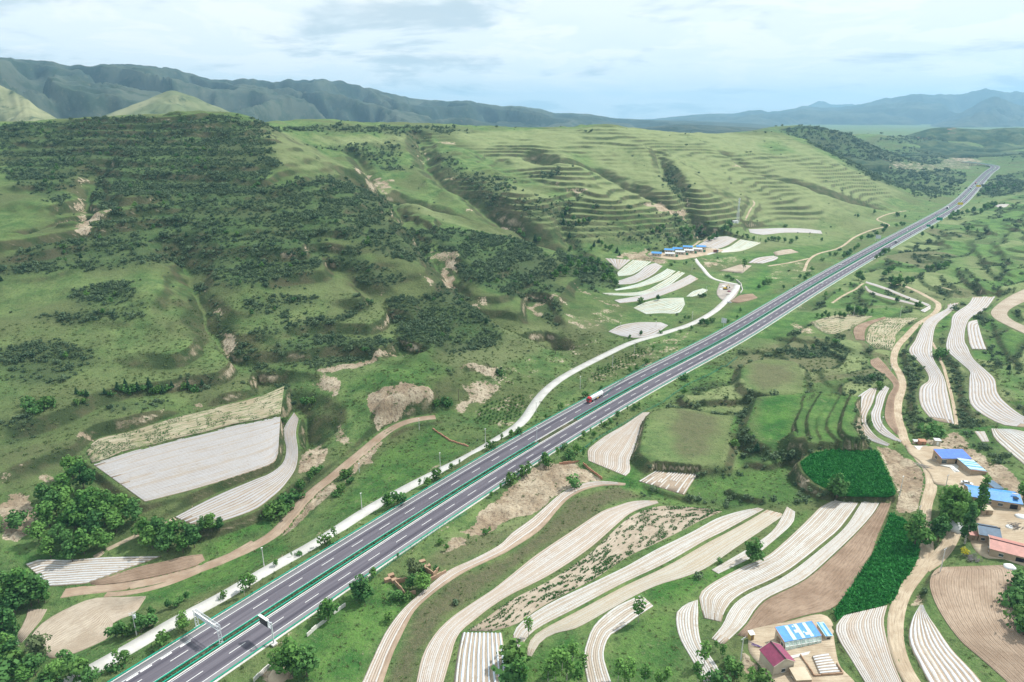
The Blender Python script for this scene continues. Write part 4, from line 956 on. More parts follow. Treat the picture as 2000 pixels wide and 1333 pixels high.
for f in FLD:      # grass plateaus keep the land's own surface
    if f['kind'] == 'lush': LUSH_W.append((f['poly'], 0.95))
    if f['kind'] == 'meadow': DRY_SUNLIT_W.append((f['poly'], 0.35))
def taken(x, y):
    x = np.asarray(x, float); y = np.asarray(y, float)
    n = FAR.at(x, y, OCCF[2])
    for g, a in ((MID, OCCF[1]), (NEAR, OCCF[0])): n = np.where(g.inside(x, y), g.at(x, y, a), n)
    return n > 0.3

# ------------------------------------------------------------------ terrain material and sheet
t = NT('hill_grass')
P = t.pos()
n_big = t.noise(P, 0.012, 5, 0.6); n_mid = t.noise(P, 0.07, 5, 0.62); n_fine = t.noise(P, 0.55, 5, 0.7); n_tuft = t.noise(P, 1.9, 3, 0.7)
pale = t.attr('dry'); shr = t.attr('shrub'); bare = t.attr('bare'); lush = t.attr('lush'); dark = t.attr('brush')
g1 = t.mix(t.ramp(n_mid, 0.35, 0.65), (0.068, 0.142, 0.042), (0.150, 0.222, 0.074))
g1 = t.mix(t.ramp(n_big, 0.42, 0.62), g1, (0.112, 0.142, 0.056))
g1 = t.mix(t.math('MULTIPLY', pale, t.ramp(n_mid, 0.25, 0.6, 0.55, 1.0)), g1, t.mix(t.ramp(n_fine, 0.35, 0.7), (0.200, 0.240, 0.105), (0.300, 0.338, 0.160)))  # dry grass tint; on the middle hill it also stands in for sunlight
g1 = t.mix(t.math('MULTIPLY', t.attr('brown'), t.ramp(n_fine, .3, .6, .7, 1.0)), g1, t.mix(t.ramp(n_fine, 0.38, 0.66), (0.085, 0.088, 0.046), (0.170, 0.150, 0.092)))
g1 = t.mix(lush, g1, t.mix(t.ramp(n_mid, 0.35, 0.65), (0.026, 0.115, 0.022), (0.090, 0.205, 0.042)))
g1 = t.mix(t.ramp(n_fine, 0.48, 0.68, 0.0, 0.60), g1, (0.034, 0.066, 0.026), 'MIX')
g1 = t.mix(t.ramp(n_tuft, 0.52, 0.68, 0.0, 0.5), g1, (0.200, 0.205, 0.110))
g1 = t.mix(t.math('MULTIPLY', dark, t.ramp(n_mid, .3, .6, .45, .95)), g1, t.mix(t.ramp(n_fine, 0.4, 0.65), (0.030, 0.066, 0.022), (0.078, 0.100, 0.038)))
n_w = t.noise(P, 0.19, 5, 0.72)
g1 = t.mix(t.ramp(n_w, 0.54, 0.68, 0, 0.5), g1, t.mix(t.ramp(n_big, .4, .6), (0.034, 0.070, 0.028), (0.060, 0.078, 0.040)))
g1 = t.mix(t.ramp(n_w, 0.42, 0.30, 0, 0.45), g1, (0.210, 0.235, 0.110))
g1 = t.mix(t.math('MULTIPLY', shr, 0.5), g1, t.mix(t.ramp(n_fine, 0.4, 0.65), (0.020, 0.044, 0.026), (0.050, 0.080, 0.038)))
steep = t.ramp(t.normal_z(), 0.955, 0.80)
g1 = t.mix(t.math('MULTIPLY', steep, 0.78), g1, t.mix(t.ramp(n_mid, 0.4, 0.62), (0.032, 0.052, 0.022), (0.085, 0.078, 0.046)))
earth = t.mix(t.ramp(n_mid, 0.35, 0.7), (0.300, 0.232, 0.158), (0.510, 0.440, 0.325))
earth = t.mix(t.ramp(t.noise(t.map(P, (1, 1, 0.25)), 0.8, 5, 0.7), 0.45, 0.7), earth, (0.180, 0.130, 0.095))
bm = t.ramp(t.math('ADD', t.math('ADD', bare, t.math('MULTIPLY', t.math('SUBTRACT', n_mid, 0.5), 1.5)), t.math('MULTIPLY', t.math('SUBTRACT', n_fine, 0.5), 1.7)), 0.52, 0.66)
cliff = t.math('MULTIPLY', t.ramp(t.normal_z(), 0.66, 0.5), t.ramp(n_mid, 0.4, 0.6))
g1 = t.mix(t.math('MAXIMUM', bm, cliff), g1, earth)
t.color(g1); t.rough(0.95); t.b.inputs['Specular IOR Level'].default_value = 0.08
t.bump(t.math('ADD', t.math('MULTIPLY', n_fine, 0.8), t.math('ADD', t.math('MULTIPLY', n_tuft, 0.4), t.math('MULTIPLY', n_mid, 1.6))), 0.9, 1.3)
M_LAND = t.m

rr = np.concatenate([np.geomspace(105, 900, 560, endpoint=False), np.geomspace(900, 1800, 300, endpoint=False), np.geomspace(1800, 4600, 190, endpoint=False), np.geomspace(4600, 19300, 45)])
aa = np.linspace(R(-46), R(46), 600)
RRR, AAA = np.meshgrid(rr, aa, indexing='ij')
GX, GY = RRR * np.sin(AAA), RRR * np.cos(AAA)
GZ = land_far(GX, GY)
bc_ = cover(GX.ravel(), GY.ravel(), BARE_W, 0.012, 0.014).reshape(GX.shape); bc_[OCCF[0].shape and taken(GX, GY)] = 0
GZ = GZ + np.clip(bc_, 0, 1) * (2.8 * np.abs(fbm(GX, GY, 8, 4, 801)) - 1.0)
me = mesh_np('ground', np.stack([GX.ravel(), GY.ravel(), GZ.ravel()], 1), grid_faces(len(rr), len(aa))[:, ::-1], smooth=True, mats=[M_LAND])
fx, fy = GX.ravel(), GY.ravel()
sh_cov = cover(fx, fy, SHRUB_W); so_ = np.where(taken(fx, fy), .5, sown_at(fx, fy))
for nm, val in (('shrub', sh_cov), ('bare', bc_.ravel()), ('lush', np.maximum(cover(fx, fy, LUSH_W, 0.03), .7 * sstep(so_, .62, .7))), ('dry', np.maximum(cover(fx, fy, DRY_SUNLIT_W, 0.03), .8 * sstep(-so_, -.42, -.34))), ('brown', np.maximum(cover(fx, fy, BROWN_W, 0.025), .8 * sstep(-so_, -.15, -.1))), ('brush', np.where(taken(fx, fy), 0, bank_at(fx, fy)))):
    a = me.attributes.new(nm, 'FLOAT', 'POINT'); a.data.foreach_set('value', val.astype(np.float32))
GROUND = tag(obj('ground', me), 'green terraced loess hills and valley floor', kind='structure')

# ------------------------------------------------------------------ surface materials
def soil_mat(name, c1, c2, stripe=0.0, period=1.2, grn=0.0):
    t = NT(name); uv = t.uv(); P = t.pos()
    n1 = t.noise(P, 0.09, 4, 0.6); n2 = t.noise(t.map(uv, (0.25, 1.6, 1)), 1.3, 4, 0.65); n3 = t.noise(P, 2.6, 3, 0.7)
    c = t.mix(t.ramp(n1, 0.3, 0.7), c1, c2)
    c = t.mix(t.ramp(n2, 0.4, 0.72, 0, 0.55), c, tuple(x * 0.62 for x in c1))
    c = t.mix(t.ramp(n3, 0.55, 0.75, 0, 0.35), c, tuple(min(1, x * 1.35) for x in c2))
    if grn:
        gm = t.math('MULTIPLY', t.ramp(t.noise(t.map(uv, (0.10, 1.0, 1)), 0.9, 5, 0.7), 0.46, 0.60), t.ramp(n3, 0.3, 0.55))
        c = t.mix(t.math('MULTIPLY', gm, grn), c, (0.050, 0.125, 0.022))
    t.color(c); t.rough(0.95); t.b.inputs['Specular IOR Level'].default_value = 0.05
    w = t.wave(t.map(uv, (0, 1, 0)), 0.5 / period * 0.62, 0.6, 0.5, 'Y')
    t.bump(t.math('ADD', t.math('MULTIPLY', w, stripe), t.math('MULTIPLY', n3, 0.5)), 0.6, 0.3)
    return t.m
M_SOIL = soil_mat('ploughed_soil', (0.225, 0.158, 0.112), (0.330, 0.245, 0.180), 0.8, 0.9)
M_SOILROW = soil_mat('ridged_soil', (0.285, 0.212, 0.155), (0.395, 0.310, 0.235), 0.4, 1.0)
M_STRAW = soil_mat('straw_soil', (0.330, 0.270, 0.205), (0.440, 0.380, 0.305), 0.5, 1.0)
M_SEED = soil_mat('seedling_soil', (0.340, 0.285, 0.195), (0.450, 0.395, 0.290), 0.5, 1.0, 0.85)
M_FSOIL = soil_mat('furrow_soil', (0.300, 0.235, 0.175), (0.400, 0.325, 0.250), 0.2, 1.0)
def film_mat(name, c, dust, dustc, grn=0.0, rough=0.5):
    t = NT(name); P = t.pos(); uv = t.uv()
    n1 = t.noise(P, 0.11, 4, 0.6); n2 = t.noise(P, 1.7, 4, 0.7); rnd = t.objrand()
    col = t.mix(t.ramp(n2, 0.35, 0.7), c, tuple(x * 0.86 for x in c))
    dm = t.ramp(t.math('ADD', t.math('MULTIPLY', n1, 0.6), t.math('ADD', t.math('MULTIPLY', n2, 0.55), t.math('MULTIPLY', t.math('SUBTRACT', rnd, .4), 0.4))), 0.78 - dust * 0.5, 1.0 - dust * 0.45)
    col = t.mix(dm, col, dustc)
    col = t.mix(t.ramp(t.noise(P, .42, 4, .75), .60, .68, 0, .75), col, tuple(x * .85 for x in dustc))
    if grn: col = t.mix(t.ramp(t.noise(P, 3.1, 3, 0.7), 0.5, 0.66, 0, grn), col, (0.075, 0.150, 0.045))
    t.color(col); t.rough(rough); t.b.inputs['Specular IOR Level'].default_value = 0.35
    t.bump(n2, 0.25, 0.15)
    return t.m
F_FILM = film_mat('mulch_film', (0.425, 0.412, 0.410), 0.36, (0.375, 0.330, 0.285))
F_WHITE = film_mat('mulch_film_white', (0.54, 0.545, 0.55), 0.26, (0.46, 0.40, 0.33))
F_FILM2 = film_mat('mulch_film_worn', (0.495, 0.488, 0.470), 0.48, (0.375, 0.320, 0.260), 0.22)
F_DUSTY = film_mat('mulch_film_dusty', (0.465, 0.440, 0.412), 0.55, (0.385, 0.320, 0.262), 0.08)
F_DUSTY2 = film_mat('mulch_film_cream', (0.455, 0.430, 0.370), 0.58, (0.395, 0.335, 0.245), 0.25)
F_SPROUT = film_mat('mulch_film_sprouting', (0.50, 0.55, 0.49), 0.30, (0.46, 0.44, 0.33), 0.5)
F_BLUE = film_mat('mulch_film_bluish', (0.52, 0.58, 0.64), 0.30, (0.46, 0.40, 0.32))
def grass_mat(name, a, b, spot=(0.16, 0.16, 0.08)):
    t = NT(name); P = t.pos(); n1 = t.noise(P, 0.06, 4, 0.6); n2 = t.noise(P, 0.6, 4, 0.7); n3 = t.noise(P, 2.2, 3, 0.7)
    c = t.mix(t.ramp(n1, 0.40, 0.60), a, b); c = t.mix(t.ramp(n2, 0.46, 0.68, 0, 0.6), c, tuple(x * 0.45 for x in a)); c = t.mix(t.ramp(n3, 0.52, 0.68, 0, 0.5), c, spot)
    t.color(c); t.rough(0.95); t.b.inputs['Specular IOR Level'].default_value = 0.05
    t.bump(t.math('ADD', n2, n3), 0.7, 0.8); return t.m
M_MEADOW = grass_mat('dry_meadow', (0.085, 0.140, 0.048), (0.160, 0.160, 0.095))
M_LUSH = grass_mat('lush_grass', (0.040, 0.118, 0.022), (0.092, 0.170, 0.036), (0.13, 0.19, 0.06))
M_CROP = grass_mat('leafy_crop', (0.012, 0.100, 0.020), (0.024, 0.150, 0.030), (0.04, 0.19, 0.04))
STYLE = {  # base, film, film share of a row
    'film': (M_FSOIL, F_FILM, 0.74), 'film2': (M_FSOIL, F_FILM2, 0.76), 'dusty': (M_FSOIL, F_DUSTY, 0.78), 'dusty2': (M_FSOIL, F_DUSTY2, 0.78), 'stripe': (M_FSOIL, F_WHITE, 0.60),
    'stripe2': (M_FSOIL, F_FILM2, 0.55), 'stripe3': (M_STRAW, F_BLUE, 0.42), 'sprout': (M_SEED, F_SPROUT, 0.74), 'edge': (M_SOILROW, F_DUSTY, 0.74), 'soil': (M_SOIL, None, 0),
    'soilrow': (M_SOILROW, None, 0), 'straw': (M_STRAW, None, 0), 'seedling': (M_SEED, None, 0), 'scatter': (M_STRAW, None, 0), 'meadow': (M_MEADOW, None, 0), 'lush': (M_LUSH, None, 0), 'crop': (M_CROP, None, 0)}
def uv_set(me, uvs):
    l = me.uv_layers.new(name='UVMap'); idx = np.empty(len(me.loops), np.int32); me.loops.foreach_get('vertex_index', idx)
    l.data.foreach_set('uv', np.asarray(uvs, np.float32)[idx].ravel())
def strip_mesh(A, B, t0, t1, hgt, jit, s0, s1, mat, seed):
    n = len(A); r = np.random.default_rng(seed)
    i = np.arange(int(round(s0 * (n - 1))), int(round(s1 * (n - 1))) + 1)
    if len(i) < 2: return None
    a, b = A[i], B[i]; prof = ((0.0, 0.03), (0.22, hgt), (0.78, hgt), (1.0, 0.03)); vs = []; uv = []
    wob = jit * (t1 - t0) * r.normal(0, 1, (len(i), 1)); wob2 = jit * (t1 - t0) * r.normal(0, 1, (len(i), 1))
    for f, h in prof:
        tt = t0 + (t1 - t0) * f + (wob if f < 0.5 else wob2)
        p = a + (b - a) * tt; p = p + np.array([0, 0, h]); vs.append(p)
    V = np.stack(vs, 1).reshape(-1, 3)
    me = mesh_np('mulch_strip', V, grid_faces(len(i), 4)[:, ::-1], smooth=True, mats=[mat]); return me
n_strips = 0
for fi, f in enumerate(FLD):
    if f['kind'] in ('lush', 'meadow'): continue
    base, film, share = STYLE[f['kind']]; A, B = f['A'], f['B']; rows = f['rows']; n = len(A)
    if f['kind'] in ('film2', 'dusty', 'dusty2') and f['dist'] < 420: rows = int(rows * 1.4)
    wid = float(np.median(np.linalg.norm(A - B, axis=1)))
    ridged = f['kind'] in ('soilrow', 'straw', 'seedling', 'scatter', 'soil')
    m = max(3, rows * 4 + 1) if ridged and f['dist'] < 700 else 7
    m = min(m, 141)
    T = np.linspace(0, 1, m)[None, :, None]
    V = A[:, None] + (B - A)[:, None] * T
    if ridged and m > 7: V[..., 2] += 0.11 * np.cos(np.linspace(0, 1, m) * rows * 2 * math.pi)[None, :] * (1 if f['kind'] != 'soil' else 0.6)
    if f['kind'] in ('meadow', 'lush', 'crop'): V[..., 2] += 0.12 + 0.12 * fbm(V[..., 0], V[..., 1], 6, 3, 5)
    al = np.concatenate([[0], np.cumsum(np.linalg.norm(np.diff((A + B) / 2, axis=0), axis=1))])
    U = np.stack(np.broadcast_arrays(al[:, None], np.linspace(0, wid, m)[None, :]), -1).reshape(-1, 2)
    # a skirt that goes down into the bank
    ring = np.concatenate([np.arange(m), np.arange(1, n) * m + m - 1, (n - 1) * m + np.arange(m - 2, -1, -1), np.arange(n - 2, 0, -1) * m])
    Vf = V.reshape(-1, 3); sk = Vf[ring] - np.array([0, 0, 0.7]); k = len(Vf); q = np.arange(len(ring)); q2 = (q + 1) % len(ring)
    fc = np.vstack([grid_faces(n, m), np.stack([ring[q], k + q, k + q2, ring[q2]], 1)])
    # face the sky
    e1, e2 = Vf[fc[0, 1]] - Vf[fc[0, 0]], Vf[fc[0, 3]] - Vf[fc[0, 0]]
    if np.cross(e1, e2)[2] < 0: fc = fc[:, ::-1]
    me = mesh_np('field', np.vstack([Vf, sk]), fc, smooth=True, mats=[base]); uv_set(me, np.vstack([U, U[ring]]))
    fo = tag(obj('field', me), f['label'], kind='structure'); f['obj'] = fo
    if film is None: continue
    joined = []
    for r_ in range(rows):
        t0 = (r_ + 0.5 - share / 2) / rows; t1 = (r_ + 0.5 + share / 2) / rows
        if f['kind'] == 'edge' and r_ >= rows - 2: continue
        rg = random.Random(fi * 100 + r_)
        cuts = [(rg.uniform(0, 0.025), 1 - rg.uniform(0, 0.025))]
        if f['kind'] == 'stripe2': c = rg.uniform(0.3, 0.7); cuts = [(rg.uniform(0, .15), c - 0.04), (c + 0.05, 1 - rg.uniform(0, 0.2))]
        hgt = min(0.24, 0.16 * wid / rows)
        for s0, s1 in cuts:
            t0 += rg.uniform(-.05, .05) / rows; t1 += rg.uniform(-.06, .04) / rows
            sm = strip_mesh(A, B, t0, t1, hgt, 0.06, s0, s1, film, fi * 97 + r_)
            if sm is None: continue
            obj('mulch_strip', sm, fo); n_strips += 1

# ------------------------------------------------------------------ roads, yards
def conc_mat(name, c1, c2, crack=0.3):
    t = NT(name); P = t.pos(); n1 = t.noise(P, 0.15, 5, 0.65); n2 = t.noise(P, 2.0, 4, 0.7)
    c = t.mix(t.ramp(n1, 0.3, 0.7), c1, c2); c = t.mix(t.ramp(n2, 0.55, 0.75, 0, crack), c, tuple(x * 0.6 for x in c1))
    t.color(c); t.rough(0.9); t.bump(n2, 0.3, 0.05); t.b.inputs['Specular IOR Level'].default_value = 0.1; return t.m
M_CONC = conc_mat('pale_concrete', (0.44, 0.43, 0.40), (0.55, 0.54, 0.51), 0.15)
M_DIRT = None
def dirt_mat(name, c1, c2, c3):
    t = NT(name); uv = t.uv(); P = t.pos()
    n1 = t.noise(P, 0.12, 4, 0.6); n2 = t.noise(t.map(uv, (0.12, 1.5, 1)), 1.6, 4, 0.6); n3 = t.noise(P, 2.4, 4, 0.7)
    c = t.mix(t.ramp(n1, 0.3, 0.7), c1, c2); c = t.mix(t.ramp(n2, 0.45, 0.65, 0, 0.7), c, c3); c = t.mix(t.ramp(n3, 0.55, 0.75, 0, 0.35), c, tuple(x * 0.6 for x in c1))
    t.color(c); t.rough(0.95); t.b.inputs['Specular IOR Level'].default_value = 0.06; t.bump(t.math('ADD', n2, n3), 0.5, 0.25); return t.m
M_DIRT = dirt_mat('dirt_lane', (0.36, 0.285, 0.200), (0.48, 0.405, 0.300), (0.27, 0.205, 0.145))
M_MUD = dirt_mat('red_mud', (0.290, 0.205, 0.142), (0.400, 0.312, 0.232), (0.245, 0.190, 0.150))
M_RUB = dirt_mat('demolition_ground', (0.27, 0.245, 0.225), (0.43, 0.390, 0.340), (0.20, 0.165, 0.145))
def ribbon(name, C, offs, mats, parent=None, smooth=True, us=None, mi=None):
    """sweep offsets [(d, z)] along centre line C"""
    T, N = hwy_frame(C); n = len(C); k = len(offs)
    V = np.stack([np.column_stack([C[:, :2] + N * d, C[:, 2] + z]) for d, z in offs], 1).reshape(-1, 3)
    me = mesh_np(name, V, grid_faces(n, k), smooth=smooth, mats=mats, mat_idx=None if mi is None else np.tile(mi, n - 1))
    al = np.concatenate([[0], np.cumsum(np.linalg.norm(np.diff(C[:, :2], axis=0), axis=1))])
    uv_set(me, np.stack(np.broadcast_arrays(al[:, None], np.array([o[0] for o in offs])[None, :]), -1).reshape(-1, 2))
    return obj(name, me, parent)
for r_ in ROADS:
    hw = r_['hw']; C = r_['C']; r = np.random.default_rng(len(C))
    m = {'concrete': M_CONC, 'dirt': M_DIRT, 'mud': M_MUD}[r_['kind']]
    if r_['kind'] == 'concrete': o = ribbon(r_['name'], C, [(-hw - .05, -.5), (-hw, 0), (0, 0.03), (hw, 0), (hw + .05, -.5)], [m])
    else:
        C = C.copy()
        o = ribbon(r_['name'], C, [(-hw - .3, -.5), (-hw, 0), (-hw * .62, .0), (-hw * .42, -.10), (-hw * .2, .02), (hw * .2, .02), (hw * .42, -.10), (hw * .62, 0), (hw, 0), (hw + .3, -.5)], [m])
        v = np.empty(len(o.data.vertices) * 3, np.float32); o.data.vertices.foreach_get('co', v); v = v.reshape(-1, 3)
        wob = fbm(v[:, 0], v[:, 1], 9, 2, 77); v[:, 2] += 0.05 * wob; w2 = 0.35 * hw * fbm(v[:, 0], v[:, 1], 16, 2, 78); v[:, 0] += w2; v[:, 1] += w2 * 0.6
        o.data.vertices.foreach_set('co', v.ravel())
    tag(o, r_['label'], kind='structure')
for W, pl, lb, kd in YARDS:
    c = W.mean(0); rings = [W + (c - W) * f for f in (0, .12, .35, .65, .9)]; n = len(W)
    V = np.vstack(rings); V[:, 2] = pl[0] + pl[1] * V[:, 0] + pl[2] * V[:, 1] + 0.03 + 0.04 * fbm(V[:, 0], V[:, 1], 7, 2, 3)
    V = np.vstack([V, W - np.array([0, 0, .8])])
    fc = []
    q = np.arange(n); q2 = (q + 1) % n
    for k in range(4): fc.append(np.stack([k * n + q, k * n + q2, (k + 1) * n + q2, (k + 1) * n + q], 1))
    fc.append(np.stack([5 * n + q, 5 * n + q2, q2, q], 1)); fc = np.vstack(fc)
    a = V[fc[0, 1]] - V[fc[0, 0]]; b = V[fc[0, 3]] - V[fc[0, 0]]
    if np.cross(a, b)[2] < 0: fc = fc[:, ::-1]
    me = mesh_np('yard', V, fc, True, [M_RUB if kd == 'rubble' else M_DIRT]); me2 = bmesh.new(); me2.from_mesh(me)
    me2.verts.ensure_lookup_table(); me2.faces.new([me2.verts[i] for i in (range(4 * n, 5 * n) if np.cross(a, b)[2] >= 0 else reversed(range(4 * n, 5 * n)))]); me2.to_mesh(me); me2.free()
    uv_set(me, V[:, :2]); tag(obj('yard', me), lb, kind='structure')

# ------------------------------------------------------------------ the highway
t = NT('asphalt'); uv = t.uv(); P = t.pos(); s_ = t.n.new('ShaderNodeSeparateXYZ'); t.l.new(uv, s_.inputs[0]); off = t.math('ABSOLUTE', s_.outputs[1])
n1 = t.noise(t.map(uv, (0.02, 0.9, 1)), 1.0, 4, 0.6); n2 = t.noise(P, 4.0, 3, 0.7); n3 = t.noise(P, 0.04, 3, 0.6)
c = t.mix(t.ramp(n1, 0.3, 0.7), (0.094, 0.086, 0.104), (0.138, 0.128, 0.150))
tw = t.math('MULTIPLY', t.ramp(t.math('ABSOLUTE', t.math('SUBTRACT', off, 8.1)), 1.3, 0.3), t.ramp(n1, 0.35, 0.6))
c = t.mix(t.math('MULTIPLY', tw, 0.85), c, (0.050, 0.046, 0.062))
tw2 = t.math('MULTIPLY', t.ramp(t.math('ABSOLUTE', t.math('SUBTRACT', off, 4.0)), 1.2, 0.3), t.ramp(n3, 0.4, 0.6))
c = t.mix(t.math('MULTIPLY', tw2, 0.35), c, (0.062, 0.057, 0.074))
c = t.mix(t.ramp(off, 9.95, 10.25), c, t.mix(n1, (0.165, 0.160, 0.172), (0.225, 0.218, 0.230)))
c = t.mix(t.ramp(n2, 0.5, 0.8, 0, 0.3), c, (0.20, 0.19, 0.20))
t.color(c); t.rough(0.85); t.b.inputs['Specular IOR Level'].default_value = 0.15
M_ASPH = t.m
M_PAINT = flat_mat('road_paint', (0.74, 0.74, 0.72), 0.7, 0.08, 0.8)
M_RAIL = flat_mat('green_rail_paint', (0.004, 0.330, 0.205), 0.45, 0.12, 0.4, 0.4)
M_KERB = conc_mat('kerb_concrete', (0.50, 0.48, 0.44), (0.66, 0.64, 0.60), 0.3)
M_MED = grass_mat('median_soil', (0.060, 0.082, 0.040), (0.150, 0.135, 0.095))
C = CLN[::2]
hw_o = ribbon('highway', C, [(-12.5, -.45), (-12.45, 0), (-10.05, 0.01), (-6, 0.03), (-1.7, 0.05), (-1.55, 0.05), (1.55, 0.05), (1.7, 0.05), (6, 0.03), (10.05, 0.01), (12.45, 0), (12.5, -.45)], [M_ASPH, M_MED],
              mi=np.array([0, 0, 0, 0, 0, 1, 0, 0, 0, 0, 0]))
HIGHWAY = tag(hw_o, 'grey dual carriageway highway with white lane lines', kind='structure')
def cseg(i0, i1): return CLN[i0:i1:2]
for d, w in ((-2.15, .2), (-10.0, .22), (2.25, .2), (10.0, .22)):
    z = 0.052 - 0.0049 * abs(d) + 0.008
    ribbon('edge_line', C, [(d - w / 2, z), (d + w / 2, z)], [M_PAINT], HIGHWAY)
for d0_, d1_, h in ((12.45, 13.15, .10), (-13.05, -12.45, .08)):
    ribbon('concrete_verge', C, [(d0_, -.4), (d0_ + .02, h), (d1_ - .02, h), (d1_, -.5)], [M_KERB], HIGHWAY)
# the pale strip along the right of the median
ribbon('median_kerb', C, [(1.25, 0), (1.3, .16), (1.68, .16), (1.73, 0)], [M_KERB], HIGHWAY)
ribbon('median_kerb', C, [(-1.73, 0), (-1.68, .14), (-1.45, .14), (-1.4, 0)], [M_KERB], HIGHWAY)
arc = np.concatenate([[0], np.cumsum(np.linalg.norm(np.diff(CLN[:, :2], axis=0), axis=1))])
def station(u, v):
    p = at_z(u, v, 0.0)[:2]; return int(np.argmin(((CLN[:, :2] - p) ** 2).sum(1)))
def hwy_pt(s, d, z=0.0):
    x = np.interp(s, arc, CLN[:, 0]); y = np.interp(s, arc, CLN[:, 1]); zz_ = np.interp(s, arc, CLN[:, 2]); i = min(len(CLN) - 1, int(np.searchsorted(arc, s)))
    return Vector((x + HN[i, 0] * d, y + HN[i, 1] * d, zz_ + z)), math.atan2(HT[i, 1], HT[i, 0])
dash = mesh_np('lane_dash', [(-3, -.11, 0), (3, -.11, 0), (3, .11, 0), (-3, .11, 0)], [(0, 1, 2, 3)], mats=[M_PAINT])
dl = []
s_ref_l = arc[station(572, 1139.5)]; s_ref_r = arc[station(620, 1169)]
for d, sr in ((-6.05, s_ref_l), (6.1, s_ref_r)):
    s = sr % 15.0
    while s < HWY_LEN - 20: dl.append((s, d)); s += 15.0
dl.sort(); vd, fd = [], []
for k, (s, d) in enumerate(dl):
    p, a = hwy_pt(s, d, 0.045)
    if k < 300:
        o = obj('lane_dash', dash, HIGHWAY); o.location = p; o.rotation_euler = (0, 0, a)
    else:
        ca, sa = math.cos(a), math.sin(a); b0 = len(vd)
        vd += [(p.x + x * ca - y * sa, p.y + x * sa + y * ca, p.z) for x, y in ((-3, -.15), (3, -.15), (3, .15), (-3, .15))]; fd.append((b0, b0 + 1, b0 + 2, b0 + 3))
o = obj('lane_dashes', mesh_np('lane_dashes', vd, fd, mats=[M_PAINT]), HIGHWAY); o['kind'] = 'stuff'
thick = mesh_np('thick_dash', [(-1.8, -.26, 0), (1.8, -.26, 0), (1.8, .26, 0), (-1.8, .26, 0)], [(0, 1, 2, 3)], mats=[M_PAINT])
for u, v in ((362, 1260), (328, 1283), (294, 1306), (262, 1329)):
    p, a = hwy_pt(arc[station(u, v)], -9.35, 0.03); o = obj('thick_dash', thick, HIGHWAY); o.location = p; o.rotation_euler = (0, 0, a)
# guard rails
def guardrail(i0, i1, d, label, h=0.78):
    Cs = cseg(i0, i1); root = empty('guardrail', Cs[0])
    inv = Matrix.Translation(-Vector(Cs[0]))
    o = ribbon('rail', Cs, [(d - .13, h - .36), (d - .19, h - .22), (d - .12, h - .14), (d - .19, h), (d + .19, h), (d + .12, h - .14), (d + .19, h - .22), (d + .13, h - .36), (d - .13, h - .36)], [M_RAIL], root, smooth=False)
    o.matrix_parent_inverse = inv
    m = MB(); s, e = arc[i0], arc[min(i1, len(arc) - 1)]
    while s < e and s < 1500:
        p, a = hwy_pt(s, d); m.box((p.x, p.y, .28), (.14, .14, 0.9), a); s += 4.0
    if m.v:
        o = m.build('posts', M_RAIL, root); o.matrix_parent_inverse = inv; o['kind'] = 'stuff'
    return tag(root, label, 'guardrail', 'green guard rails of the highway')
g0, g1 = station(1058, 862), station(1124, 823); NE = len(CLN)
guardrail(0, NE, -12.75, 'green guard rail on the hill side of the highway')
guardrail(0, NE, 12.75, 'green guard rail on the field side of the highway')
guardrail(0, g0, -1.15, 'hill-side median rail before the gap by the camera pole')
guardrail(0, g0, 1.0, 'field-side median rail before the gap by the camera pole')
guardrail(g1, NE, -1.15, 'hill-side median rail beyond the gap by the tanker')
guardrail(g1, NE, 1.0, 'field-side median rail beyond the gap by the tanker')
# viaduct piers under the far bend
M_PIER = conc_mat('pier_concrete', (0.36, 0.35, 0.33), (0.46, 0.45, 0.43))
i0 = int(np.argmax(CLN[:, 1] > 2250)); vr = empty('viaduct', CLN[i0])
inv = Matrix.Translation(-Vector(CLN[i0]))
o = ribbon('deck', CLN[i0::2], [(-12.9, -.1), (-12.9, -2.2), (12.9, -2.2), (12.9, -.1)], [M_PIER], vr, smooth=False); o.matrix_parent_inverse = inv
s = arc[i0] + 10
while s < HWY_LEN:
    p, a = hwy_pt(s, 0)
    for d in (-7, 7):
        q, _ = hwy_pt(s, d); zb = float(land(q.x, q.y)) - 1
        if q.z - 2.2 > zb: m = MB(); m.tube([(q.x, q.y, zb), (q.x, q.y, q.z - 2.1)], 1.2, 8); o = m.build('pier', M_PIER, vr); o.matrix_parent_inverse = inv
    s += 32
tag(vr, 'concrete viaduct carrying the far bend of the highway', 'viaduct')

# ------------------------------------------------------------------ mountains
t = NT('mountain_cover'); P = t.pos(); n1 = t.noise(P, 0.0016, 6, 0.62); n2 = t.noise(P, 0.010, 6, 0.65); n3 = t.noise(P, 0.05, 4, 0.7)
c = t.mix(t.ramp(n1, 0.40, 0.60), (0.030, 0.050, 0.040), (0.078, 0.094, 0.066)); c = t.mix(t.ramp(n2, 0.47, 0.60, 0, 0.75), c, (0.026, 0.046, 0.026))
c = t.mix(t.ramp(n3, 0.55, 0.7, 0, 0.5), c, (0.13, 0.13, 0.075)); c = t.mix(t.ramp(n3, 0.70, 0.76, 0, 0.6), c, (0.36, 0.30, 0.22))
t.color(c); t.rough(0.95); t.b.inputs['Specular IOR Level'].default_value = 0.05; t.bump(n2, 0.6, 8.0); M_MTN = t.m
t = NT('pale_mountain_cover'); P = t.pos(); n1 = t.noise(P, 0.004, 5, 0.62); n2 = t.noise(P, 0.02, 6, 0.65)
c = t.mix(t.ramp(n1, 0.40, 0.60), (0.125, 0.150, 0.070), (0.235, 0.240, 0.130)); c = t.mix(t.ramp(n2, 0.55, 0.66, 0, 0.8), c, (0.045, 0.072, 0.035))
